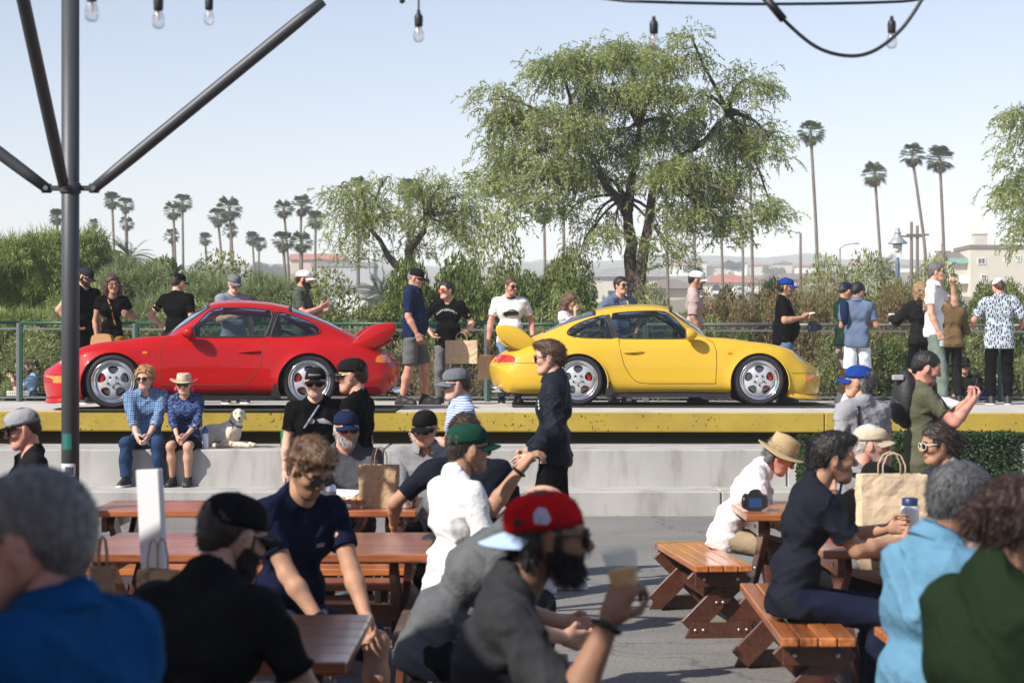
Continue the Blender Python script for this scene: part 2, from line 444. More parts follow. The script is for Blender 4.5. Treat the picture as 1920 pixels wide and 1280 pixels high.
def quads(C, D, W, N=None):
    """leaf diamonds: centres C, half-length vectors D, half-width vectors W"""
    n = len(C); V = np.empty((n, 4, 3)); V[:, 0] = C - D; V[:, 1] = C + W - D * .1; V[:, 2] = C + D; V[:, 3] = C - W - D * .1
    return V.reshape(-1, 3), np.arange(n * 4).reshape(n, 4)
def rnd_unit(rg, n):
    v = rg.normal(size=(n, 3)); return v / np.linalg.norm(v, axis=1, keepdims=True)
bark = mat('bark', (.075, .055, .042), rough=.95, var=.35, vscale=9, bump=.8, bscale=40, stretch=(1, 1, .3))

def limb(mb, pts, r0, r1, n=8):
    k = len(pts); mb.tube(pts, [r0 + (r1 - r0) * (i / (k - 1)) ** .8 for i in range(k)], n)
def bez(p0, p1, p2, n=7):
    p0, p1, p2 = map(lambda p: np.asarray(p, float), (p0, p1, p2)); return [tuple((1 - t) ** 2 * p0 + 2 * t * (1 - t) * p1 + t * t * p2) for t in np.linspace(0, 1, n)]

def weeping_tree(label, base, clumps, trunks, seed, leafm, group=None, strands_per=1.0, dens=18, spread_y=.8):
    """clumps: (x, z, rx, rz, weight) in metres relative to base; limbs reach each clump, strands hang from it"""
    rg = np.random.RandomState(seed)
    t = thing('weeping_tree', label, 'tree', base, 0, group)
    mb = MB()
    tips = []
    for tr in trunks: limb(mb, tr[0], tr[1], tr[2], 12)
    ends = [tr[0][-1] for tr in trunks]
    C = []; D = []; W = []
    for (x, z, rx, rz, wgt) in clumps:
        y = rg.normal() * spread_y * .6
        e = min(ends, key=lambda p: (p[0] - x) ** 2 + (p[2] - z) ** 2)
        mid = ((e[0] + x) / 2 + rg.normal() * .1, y * .4 + e[1] * .5, max(e[2], z) * .55 + min(e[2], z) * .45 + .35)
        pts = bez(e, mid, (x, y, z + rz * .5)); limb(mb, pts, .075 * wgt ** .3, .014, 6)
        nst = int(235 * wgt * strands_per)
        subc = [np.array([x, y, z]) + rnd_unit(rg, 1)[0] * rg.uniform(.45, 1.05) * np.array([rx, rx * .95, rz]) for _ in range(int(4 + wgt * 6))]
        # twigs radiating inside the clump
        for q in range(5):
            d = rnd_unit(rg, 1)[0]; d[2] = abs(d[2]) * .6
            p0 = np.array(pts[rg.randint(3, 7)]); p2 = np.array([x, y, z]) + d * np.array([rx, rx * .9, rz]) * .8
            limb(mb, bez(p0, (p0 + p2) / 2 + np.array([0, 0, .18]), p2, 5), .018, .006, 5)
        for s in range(nst):
            d = rnd_unit(rg, 1)[0] * rg.uniform(.35, 1.0) ** .5
            sc0 = subc[rg.randint(len(subc))]; p = sc0 + rg.normal(size=3) * np.array([.15, .15, .11]); d = (p - np.array([x, y, z])) / max(rx, .2)
            out = np.array([d[0], d[1], 0]) * .25 + rg.normal(size=3) * np.array([.12, .12, .05])
            v = out + np.array([0, 0, .22]); Lg = rg.uniform(.25, .85) * min(1.0, .5 + rz * .5); nl = max(5, int(dens * Lg))
            for q in range(nl):
                v = v + np.array([0, 0, -.12]) * (1 if q > 1 else .3); st = v / np.linalg.norm(v) * Lg / nl
                p = p + st
                for _ in range(2):
                    ld = unit(st / np.linalg.norm(st) + rg.normal(size=3) * .45 + np.array([0, 0, -.35])) * rg.uniform(.035, .06)
                    C.append(p + ld); D.append(ld); ww = np.cross(ld, rg.normal(size=3)); W.append(ww / (np.linalg.norm(ww) + 1e-9) * rg.uniform(.010, .016))
    mb.build('trunk', bark, t, smooth=True)
    V, F = quads(np.array(C), np.array(D), np.array(W))
    o = mk('crown', raw_mesh('crown', V, F, False), leafm, t); o['kind'] = 'stuff'
    return t
willow = leafmat('willow_leaf', (.19, .235, .08), (.46, .50, .20), .48)
DT = 42.0; sT = FPX / DT
def tp(px, py): return ((px - 1195) / sT, (560 - py) / sT)          # main tree plane, base of trunk at pixel (1195, 560)
zb_T = wz(560, DT)
tb = (wx(1195, DT), DT, float(terrain_z(wx(1195, DT), DT)))
dz = zb_T - tb[2]
def TT(px, py, y=0): a = tp(px, py); return (a[0], y, a[1] + dz)
big = []
rgc = np.random.RandomState(4)
for (px, py, rx, rz, wgt) in [(1180, 100, 70, 42, 1.5), (1110, 130, 60, 40, 1.2), (1050, 160, 62, 48, 1.3), (1265, 120, 52, 44, 1.1), (1130, 190, 70, 50, 1.4), (1215, 190, 70, 50, 1.4), (1000, 215, 60, 50, 1.2), (930, 190, 34, 30, .5), (1070, 255, 75, 55, 1.5), (1165, 270, 75, 55, 1.4), (1260, 250, 65, 50, 1.3), (1395, 170, 48, 44, .9), (1410, 235, 52, 46, .9), (1440, 275, 36, 46, .6), (1350, 265, 60, 50, 1.1), (975, 295, 66, 46, 1.2), (945, 345, 46, 36, .8), (1040, 335, 75, 52, 1.3), (1120, 345, 60, 46, 1.0), (1255, 330, 72, 56, 1.4), (1330, 345, 66, 56, 1.3), (1395, 330, 40, 46, .7), (1000, 385, 48, 34, .6), (1070, 400, 46, 30, .5), (1280, 400, 62, 48, 1.0), (1345, 405, 52, 46, .8), (1400, 405, 42, 30, .45), (1455, 412, 24, 22, .22), (1115, 430, 40, 36, .35), (1235, 450, 34, 50, .35), (1355, 440, 30, 28, .35), (915, 340, 30, 26, .4), (960, 240, 50, 40, .9), (1310, 200, 40, 36, .6), (1290, 90, 26, 26, .3), (1150, 440, 26, 36, .25), (960, 415, 30, 30, .3), (1095, 470, 20, 26, .15), (1260, 490, 22, 26, .15)]:
    a = TT(px, py); big.append((a[0], a[2], rx / sT * .74, rz / sT * .70, wgt))
tr1 = ([(-.02, 0, 0)] + [TT(1190, 560), TT(1186, 525, .05), TT(1181, 480, .05), TT(1186, 455, .05), TT(1178, 425), TT(1177, 395), TT(1172, 372)], .18, .09)
tr1b = ([TT(1177, 400), TT(1160, 375), TT(1135, 350, -.2), TT(1112, 300, -.3), TT(1085, 265, -.3)], .13, .05)
tr2 = ([(.06, -.05, 0)] + [TT(1198, 560, -.1), TT(1200, 520, -.1), TT(1206, 470, -.1), TT(1216, 420, -.05), TT(1222, 370), TT(1228, 330)], .155, .08)
tr3 = ([TT(1177, 395), TT(1184, 345, .2), TT(1192, 290, .2), TT(1200, 235, .1)], .12, .05)
tr4 = ([TT(1226, 345), TT(1265, 300, .3), TT(1320, 265, .4), TT(1370, 210, .3)], .10, .04)
weeping_tree('tall weeping willow-like tree with two dark trunks rising behind the yellow car', tb, big, [tr1, tr1b, tr2, tr3, tr4], 3, willow)
# smaller leaning tree behind the red car's wing
D2 = 48.0; s2 = FPX / D2
b2 = (wx(790, D2), D2, float(terrain_z(0, D2)))
def T2(px, py, y=0): return ((px - 790) / s2, y, wz(py, D2) - b2[2])
cl = []
for (px, py, rx, rz, wgt) in [(640, 360, 36, 30, .5), (675, 375, 46, 32, .7), (700, 410, 46, 34, .7), (650, 425, 40, 36, .5), (740, 420, 40, 36, .55), (780, 360, 36, 28, .5), (830, 365, 46, 34, .8), (870, 385, 34, 36, .6), (805, 410, 40, 34, .6), (850, 425, 46, 36, .7), (885, 420, 20, 28, .3), (690, 460, 34, 30, .3), (770, 455, 34, 28, .35), (640, 470, 22, 26, .2), (860, 460, 24, 24, .2), (725, 350, 26, 22, .25)]:
    a = T2(px, py); cl.append((a[0], a[2], rx / s2, rz / s2, wgt))
weeping_tree('smaller wispy weeping tree with a forked leaning trunk behind the navy polo man', b2, cl,
             [([(0, 0, 0), T2(775, 540), T2(768, 500), T2(766, 470), T2(778, 455), T2(795, 435), T2(797, 410)], .17, .05), ([T2(768, 515), T2(740, 495), T2(728, 480), T2(712, 450), T2(690, 425)], .12, .04)], 8, willow, strands_per=.85)
# tree at the right edge
D3 = 40.0; s3 = FPX / D3; b3 = (wx(2010, D3), D3, float(terrain_z(0, D3)))
cl = []
for (px, py, rx, rz, wgt) in [(1915, 235, 34, 34, .6), (1925, 300, 26, 36, .5), (1905, 400, 30, 34, .6), (1900, 440, 22, 24, .3), (1940, 350, 40, 50, .8), (1970, 250, 60, 60, 1.0), (2020, 300, 70, 70, 1.0), (1985, 420, 50, 40, .7)]:
    cl.append(((px + 16 - 2010) / s3, wz(py, D3) - b3[2], rx / s3, rz / s3, wgt))
weeping_tree('weeping tree hanging into the picture at its right edge above the beige building', b3, cl, [([(0, 0, 0), (-.1, 0, 1.6), (-.2, 0, 3.2), (-.5, 0, 4.6)], .22, .09)], 12, willow)

# ---------------------------------------------------------------- bushes
def bush_mesh(seed, n, leaf, wisp=0.0, flat=1.0):
    rg = np.random.RandomState(seed); C = []; D = []; W = []
    lobes = [(rg.uniform(-.75, .75), rg.uniform(-.5, .5), rg.uniform(.25, .8), rg.uniform(.28, .5)) for _ in range(16)]
    lob = np.array(lobes)
    pick = rg.randint(0, len(lob), n)
    d = rnd_unit(rg, n); d[:, 2] = np.abs(d[:, 2]) * 1.1 - .25; rad = rg.uniform(.25, 1, n) ** .4
    C = lob[pick, :3] + d * (lob[pick, 3] * rad)[:, None]
    C[:, 2] = np.maximum(C[:, 2], .02) * flat
    ld = rnd_unit(rg, n) + d * .6 + np.array([0, 0, .3]); ld /= np.linalg.norm(ld, axis=1, keepdims=True)
    ln = rg.uniform(.6, 1.2, n) * leaf
    ww = np.cross(ld, rnd_unit(rg, n)); ww /= np.linalg.norm(ww, axis=1, keepdims=True) + 1e-9
    V, F = quads(C, ld * ln[:, None], ww * (ln * .42)[:, None])
    return V, F
def wisp_mesh(seed, n, L0=.1, thick=.004):
    """feathery shrub: thin arching sprays in many overlapping mounds"""
    rg = np.random.RandomState(seed); m = 60
    lob = np.stack([rg.uniform(-.95, .95, m), rg.uniform(-.6, .6, m), np.zeros(m)], 1)
    lob[:, 2] = rg.uniform(.1, 1, m) ** .6 * (.88 - .35 * lob[:, 0] ** 2)
    l = lob[rg.randint(0, m, n)]; d = rnd_unit(rg, n); d[:, 2] = np.abs(d[:, 2]) - .25
    p0 = l + d * (rg.uniform(.3, 1, (n, 1)) ** .5) * np.array([.20, .18, .13]); p0[:, 2] = np.maximum(p0[:, 2], .02)
    v = d * .7 + rg.normal(size=(n, 3)) * .35 + np.array([0, 0, .35]); v /= np.linalg.norm(v, axis=1, keepdims=True); L_ = L0 * rg.uniform(.5, 1.25, (n, 1))
    p1 = p0 + v * L_ * .55; v2 = v + np.array([0, 0, -.75]); v2 /= np.linalg.norm(v2, axis=1, keepdims=True); p2 = p1 + v2 * L_ * .6
    sd = np.cross(v, rg.normal(size=(n, 3))); sd /= np.linalg.norm(sd, axis=1, keepdims=True) + 1e-9; sd *= thick
    V = np.stack([p0 - sd * .6, p0 + sd * .6, p1 + sd, p1 - sd, p2 + sd * .15, p2 - sd * .15], 1).reshape(-1, 3)
    b_i = np.arange(n)[:, None] * 6
    return V, np.concatenate([b_i + np.array([[0, 1, 2, 3]]), b_i + np.array([[3, 2, 4, 5]])])
lf_green = leafmat('leaf_green', (.08, .125, .030), (.22, .27, .075)); lf_olive = leafmat('leaf_olive', (.14, .17, .055), (.33, .36, .13)); lf_rust = leafmat('leaf_rust', (.17, .15, .065), (.36, .24, .12)); lf_dark = leafmat('leaf_dark', (.025, .045, .016), (.07, .10, .035))
lf_wisp = leafmat('leaf_wisp', (.20, .25, .11), (.40, .44, .22), .4); lf_wisp2 = leafmat('leaf_wisp_green', (.18, .24, .07), (.41, .47, .16), .4); lf_dry = leafmat('leaf_dry', (.20, .17, .09), (.38, .33, .19))
_bm = {}
def bush(label, x, y, sx, sy, sz, kind, z=None, rz=None, group='bushes behind the fence'):
    key = kind
    rg = random.Random(label)
    if key not in _bm:
        _bm[key] = {'green': lambda: (bush_mesh(1, 22000, .030), lf_green), 'olive': lambda: (bush_mesh(2, 22000, .026), lf_olive), 'rust': lambda: (bush_mesh(5, 20000, .022), lf_rust), 'dark': lambda: (bush_mesh(7, 20000, .026), lf_dark),
                    'wisp': lambda: (wisp_mesh(3, 42000, .105, .0034), lf_wisp), 'wisp2': lambda: (wisp_mesh(9, 42000, .080, .0042), lf_wisp2), 'dry': lambda: (bush_mesh(11, 18000, .020, flat=.8), lf_dry)}[kind]()
        (V, F), m = _bm[key]; me = raw_mesh('foliage_' + kind, V, F, False); me.materials.append(m); _bm[key] = me
        st = MB(); r2 = random.Random(3)
        for i in range(9):
            a = r2.uniform(0, 6.28); st.tube([(0.1 * math.cos(a), .1 * math.sin(a), 0), (.3 * math.cos(a), .25 * math.sin(a), .3), (.55 * math.cos(a), .4 * math.sin(a), .62)], [.018, .012, .005], 5)
        if 'stems' not in _bm: _bm['stems'] = st.mesh('stems', True); _bm['stems'].materials.append(bark)
    t = thing('bush', label, 'bush', (x, y, float(terrain_z(x, y)) - .02 if z is None else z), rg.uniform(-.5, .5) if rz is None else rz, group)
    t.scale = (sx, sy, sz)
    o = bpy.data.objects.new('foliage', _bm[key]); o.parent = t; o['kind'] = 'stuff'; link(o)
    o = bpy.data.objects.new('stems', _bm['stems']); o.parent = t; link(o)
    return t
def bush_px(label, pxc, pytop, D, wpx, kind, sy=None):
    s = FPX / D; x = wx(pxc, D); z0 = float(terrain_z(x, D)) - .05; H = wz(pytop, D) - z0; wd = wpx / s / 2
    return bush(label, x, D, wd, sy or wd * .8, H / 1.05, kind)
B_ = [('dense green bush behind the feathery bush at the far left edge', 20, 425, 40, 420, 'green'), ('dense rounded green bush left of the squat date palm', 190, 440, 42, 340, 'green'), ('dense low green bush under the squat date palm', 300, 500, 42, 360, 'green'), ('dense low green bush behind the red car roof', 460, 512, 42, 340, 'olive'), ('tall feathery pale green bush filling the far left edge', 30, 408, 36, 330, 'wisp2'), ('rounded light green bush rising behind the light pole', 140, 400, 38, 300, 'wisp2'),
      ('feathery grass-like bush behind the woman in mustard trousers', 250, 470, 34, 300, 'wisp'), ('feathery grey-green bush behind the man with the backwards cap', 380, 500, 33.5, 300, 'wisp'), ('feathery grey-green bush behind the grey shirt in the red car window', 500, 500, 34, 280, 'wisp'),
      ('low feathery bush at the far left behind the light blue shirt', 40, 560, 31, 260, 'wisp2'), ('sparse olive shrub behind the woman with the tan bag', 270, 570, 30.2, 210, 'olive'), ('sparse olive shrub behind the roof of the red car', 420, 585, 30.3, 230, 'olive'),
      ('dry olive shrub to the right of the olive polo man', 650, 545, 33, 230, 'olive'), ('low green shrub in front of the hazy white building', 620, 545, 38, 130, 'green'), ('pale dry shrub behind the wing of the red car', 700, 570, 31, 190, 'dry'),
      ('large leafy bush behind the man with red sunglasses', 855, 480, 33, 300, 'green'), ('large leafy bush behind the man in the white car-print shirt', 960, 475, 33.5, 330, 'green'), ('tall olive bush at the left of the white house', 985, 452, 36, 260, 'olive'), ('low green bush behind the woman in white', 1035, 560, 31, 160, 'green'),
      ('dry brush behind the camera strap man', 1130, 565, 33, 180, 'dry'), ('dry grey brush at the foot of the big tree', 1240, 565, 35, 160, 'olive'), ('low olive brush below the rear window of the yellow car', 1110, 590, 30, 200, 'olive'), ('sparse brush seen through the yellow car windows', 1230, 590, 30, 220, 'olive'), ('dry brush behind the mauve shirt man', 1330, 590, 31, 140, 'green'),
      ('dark green shrub between the white cap and the blue cap men', 1400, 525, 35, 130, 'dark'), ('dark shrub above the blue cap of the heavy man', 1500, 510, 37, 170, 'dark'), ('rusty brown shrub left of the heavy man in black', 1400, 555, 32, 140, 'rust'), ('rusty shrub between the heavy man and the green shirt man', 1530, 545, 32, 130, 'rust'),
      ('olive bush between the grey shirt man and the coffee cup', 1670, 515, 33, 200, 'olive'), ('rusty olive bush behind the white polo man', 1600, 520, 35, 170, 'olive'), ('green bush between the white polo and the leaf print shirts', 1810, 520, 34, 170, 'olive'), ('green bush at the far right edge', 1900, 525, 33, 150, 'green'), ('reddish shrub left of the white polo man', 1715, 545, 31.2, 120, 'rust'),
      ('low brush below the nose of the red car', 130, 640, 29.6, 200, 'olive'), ('low brush behind the front wheel of the red car', 300, 640, 29.5, 220, 'dry'), ('low brush behind the door of the red car', 470, 640, 29.5, 220, 'olive'), ('low dry brush behind the tail of the red car', 720, 630, 29.5, 200, 'olive'), ('low brush between the two cars', 880, 625, 29.4, 190, 'dry'), ('low brush behind the rear wheel of the yellow car', 1040, 640, 29.5, 200, 'olive'), ('low brush behind the front of the yellow car', 1480, 630, 29.5, 220, 'dry'), ('low brush behind the white shorts', 1620, 620, 29.5, 190, 'olive'), ('low brush under the coffee cup', 1720, 630, 29.4, 160, 'green'), ('low brush at the right end of the fence', 1880, 640, 29.6, 180, 'olive')]
for a in B_: bush_px(*(a if 'wisp' in a[5] or a[4] > 250 else a[:4] + (a[4] * 1.4,) + a[5:]))
# clipped hedge at the right, in front of the plinth
def hedge(label, x0, x1, y0, y1, z0, z1, seed, n):
    rg = np.random.RandomState(seed); hx, hy, hz = (x1 - x0) / 2, (y1 - y0) / 2, (z1 - z0) / 2
    t = thing('hedge', label, 'hedge', ((x0 + x1) / 2, (y0 + y1) / 2, 0))
    P = rg.uniform(-1, 1, (n, 3)); f = rg.randint(0, 3, n); sg = np.where(rg.rand(n) < .5, -1, 1)
    P[np.arange(n), f] = sg * (1 - rg.rand(n) ** 2 * .22); P *= np.array([hx, hy, hz]); P += rg.normal(size=(n, 3)) * .012
    r = np.maximum(np.abs(P) / np.array([hx, hy, hz]) - .85, 0); P -= np.sign(P) * r * .06
    nrm = np.zeros((n, 3)); nrm[np.arange(n), f] = sg
    ld = rnd_unit(rg, n) + nrm * .5; ld /= np.linalg.norm(ld, axis=1, keepdims=True); ww = np.cross(ld, nrm + rnd_unit(rg, n) * .5); ww /= np.linalg.norm(ww, axis=1, keepdims=True) + 1e-9
    V, F = quads(P + np.array([0, 0, (z0 + z1) / 2]), ld * .017, ww * .011)
    o = mk('foliage', raw_mesh('foliage', V, F, False), leafmat('leaf_hedge', (.012, .035, .010), (.055, .11, .028), .2), t); o['kind'] = 'stuff'
    b = MB(); b.box((0, 0, (z0 + z1) / 2), (hx * 1.7, hy * 1.6, hz * 1.8)); b.build('branches', mat('hedge_inner', (.012, .018, .008), rough=1), t)  # solid near-black box filling the hedge behind its leaves
hedge('clipped dark green box hedge at the right end of the bleacher', wx(1668, 20.4), wx(1908, 20.4), 20.1, 20.82, .3, .90, 3, 17000)
hedge('small clipped green hedge end beside the straw hat man', wx(1500, 20.5), wx(1560, 20.5), 20.3, 20.84, .02, .86, 4, 5500)
b_ = MB(); b_.box((wx(1790, 20.46), 20.46, .16), (1.5, .82, .32), bev=.02); tag(b_.build('hedge_planter', conc), 'low concrete planter carrying the clipped hedges', 'planter')

# ---------------------------------------------------------------- palms
def palm_crown(seed, nf, L0, fan=True):
    rg = np.random.RandomState(seed); Vs = []; Fs = []; off = 0
    for i in range(nf):
        a = rg.uniform(0, 6.28); el = rg.uniform(-.75, 1.35) if fan else rg.uniform(-.4, 1.3)
        d = np.array([math.cos(a) * math.cos(el), math.sin(a) * math.cos(el), math.sin(el)])
        if fan:
            stem = d * L0 * rg.uniform(.40, .60); side = unit(np.cross(d, [0, 0, 1])); upv = np.cross(side, d)
            nl = 9
            for k in range(nl):
                f = (k - (nl - 1) / 2) / ((nl - 1) / 2) * 1.15
                ld = d * math.cos(f) + side * math.sin(f)
                p0 = stem; p1 = stem + ld * L0 * .33; p2 = stem + ld * L0 * .52 + np.array([0, 0, -.14 * L0])
                ww = unit(np.cross(ld, upv)) * .045 * L0
                Vs.append(np.array([p0, p1 - ww, p2, p1 + ww])); Fs.append((off, off + 1, off + 2, off + 3)); off += 4
            ww = side * .015 * L0; Vs.append(np.array([-ww, ww, stem + ww, stem - ww])); Fs.append((off, off + 1, off + 2, off + 3)); off += 4
        else:
            p = np.zeros(3); v = d.copy(); side = unit(np.cross(d, [0, 0, 1])); n = 16
            for k in range(n):
                v = unit(v + np.array([0, 0, -.085])); q = p + v * L0 / n
                for s in (-1, 1):
                    ld = side * s * .8 + v * .55 + np.array([0, 0, -.35]); ll = L0 * .20 * math.sin(math.pi * (k + 1.2) / (n + 2)); e = q + unit(ld) * ll
                    ww = v * .018 * L0; Vs.append(np.array([q - ww * .5, (q + e) / 2 - ww, e, (q + e) / 2 + ww])); Fs.append((off, off + 1, off + 2, off + 3)); off += 4
                p = q
    return np.concatenate(Vs), np.array(Fs)
palm_leaf = leafmat('palm_leaf', (.035, .06, .022), (.11, .15, .06), .15); palm_dead = leafmat('palm_dead', (.10, .075, .045), (.22, .17, .11), .1)
palm_trunk = mat('palm_trunk', (.16, .13, .105), rough=.95, var=.25, vscale=3)
PAL = []
for s_ in range(4):
    V, F = palm_crown(20 + s_, 44, 1.5); me = raw_mesh('fronds', V, F, False); me.materials.append(palm_leaf)
    V, F = palm_crown(40 + s_, 34, 1.15); V[:, 2] = -np.abs(V[:, 2]) * .9 - .35 * np.hypot(V[:, 0], V[:, 1]) - .25; V[:, :2] *= .62; m2 = raw_mesh('dead_fronds', V, F, False); m2.materials.append(palm_dead)
    PAL.append((me, m2))
V, F = palm_crown(77, 60, 3.2, fan=False); me_date = raw_mesh('fronds', V, F, False); me_date.materials.append(palm_leaf)
def palm(label, px, pytop, pxb, D, hpx, k, date=False, group='palms beyond the bushes'):
    """px, pytop: top of the crown in the photograph; pxb: foot of the trunk; hpx: crown height in pixels"""
    s = FPX / D; x = wx(pxb, D); z0 = float(terrain_z(x, D)); t = thing('palm_tree', label, 'palm tree', (x, D, z0), 0, group)
    sc_ = hpx / s / 2.5
    top = Vector((wx(px, D) - x, 0, wz(pytop, D) - z0 - 1.5 * sc_))
    b = MB(); r = .13 * max(.8, sc_) * (1.9 if date else 1); rb = r * 1.45
    b.tube([(0, 0, -.2), (top.x * .12, 0, top.z * .25), (top.x * .38, 0, top.z * .55), (top.x * .72, 0, top.z * .8), tuple(top)], [rb, r * 1.2, r * 1.05, r, r], 8); b.build('trunk', palm_trunk, t, smooth=True)
    me, m2 = PAL[k % 4]
    if date: me = me_date; m2 = None
    c = bpy.data.objects.new('crown', me); c.parent = t; c.location = top; c.scale = (sc_ * (1 if not date else .52),) * 3; c.rotation_euler = (0, 0, k * 1.3); c['kind'] = 'stuff'; link(c)
    if m2 is not None:
        c2 = bpy.data.objects.new('dead_fronds', m2); c2.parent = t; c2.location = top; c2.scale = (sc_,) * 3; c2.rotation_euler = (0, 0, k * .7); c2['kind'] = 'stuff'; link(c2)
PP = [('tall thin palm left of the bushes gap, first of the left pair', 210, 355, 217, 170, 34, 0), ('palm whose crown overlaps the first left palm', 235, 366, 238, 180, 32, 1), ('short palm below the left pair of palms', 238, 402, 240, 185, 28, 2), ('palm top peeking over the bush beside the light pole', 175, 407, 175, 150, 22, 3), ('palm crown half hidden by the light pole', 107, 387, 110, 150, 32, 0),
      ('taller palm of the pair above the backwards cap', 342, 359, 344, 175, 36, 1), ('lower palm of the pair above the backwards cap', 325, 373, 331, 180, 36, 2), ('small palm under the pair above the backwards cap', 322, 424, 330, 190, 30, 3), ('lone short palm between two palm groups', 385, 432, 389, 200, 26, 0),
      ('left palm of the group above the grey cap man', 408, 385, 422, 175, 38, 1), ('tallest palm of the group above the grey cap man', 430, 362, 440, 170, 48, 2), ('small palm under the group above the grey cap man', 432, 414, 433, 195, 30, 3), ('short palm right of the grey cap group, left one', 473, 430, 480, 205, 28, 0), ('short palm right of the grey cap group, right one', 486, 440, 484, 205, 28, 1),
      ('palm at the left of the cluster above the white cap man', 532, 370, 545, 165, 36, 2), ('tall palm in the middle of the cluster above the white cap man', 565, 360, 562, 165, 42, 3), ('palm at the right of the cluster above the white cap man', 592, 390, 590, 170, 36, 0), ('stout lower palm of the cluster with a thick trunk', 530, 428, 540, 140, 42, 1), ('second stout lower palm with a thick trunk', 566, 428, 565, 140, 42, 2),
      ('palm crown above the small weeping tree', 670, 326, 672, 130, 40, 3), ('palm behind the crown of the small weeping tree', 765, 330, 770, 150, 38, 0), ('very tall slender palm right of the big tree', 1520, 220, 1536, 135, 50, 1), ('slender palm above the street lamp, lower than its neighbours', 1640, 298, 1655, 150, 48, 2), ('leaning slender palm left of the tallest right pair', 1710, 263, 1745, 140, 46, 3), ('slender palm at the right of the pair beside the beige building', 1762, 267, 1773, 140, 52, 0),
      ('palm with bare trunk hidden in the big tree crown, right side', 1405, 250, 1412, 150, 46, 1), ('palm trunk rising behind the left of the big tree', 1056, 300, 1058, 150, 44, 2), ('palm trunk behind the hanging branches right of the big trunk', 1300, 330, 1304, 150, 44, 3), ('palm trunk behind the right hanging branches of the big tree', 1352, 400, 1356, 160, 40, 0), ('palm trunk just right of the big dark trunk', 1248, 330, 1253, 150, 40, 1), ('palm trunk at the left hanging branches of the big tree', 1020, 380, 1023, 150, 36, 2)]
for p in PP: palm(*p)
palm('squat date palm with arching fronds above the left bushes', 243, 436, 243, 60, 80, 1, date=True)
palm('hazy date palm with drooping fronds behind the small weeping tree', 715, 500, 722, 90, 90, 2, date=True)
palm('distant date palm with feathery crown left of the street lamp', 1655, 468, 1655, 190, 55, 3, date=True)
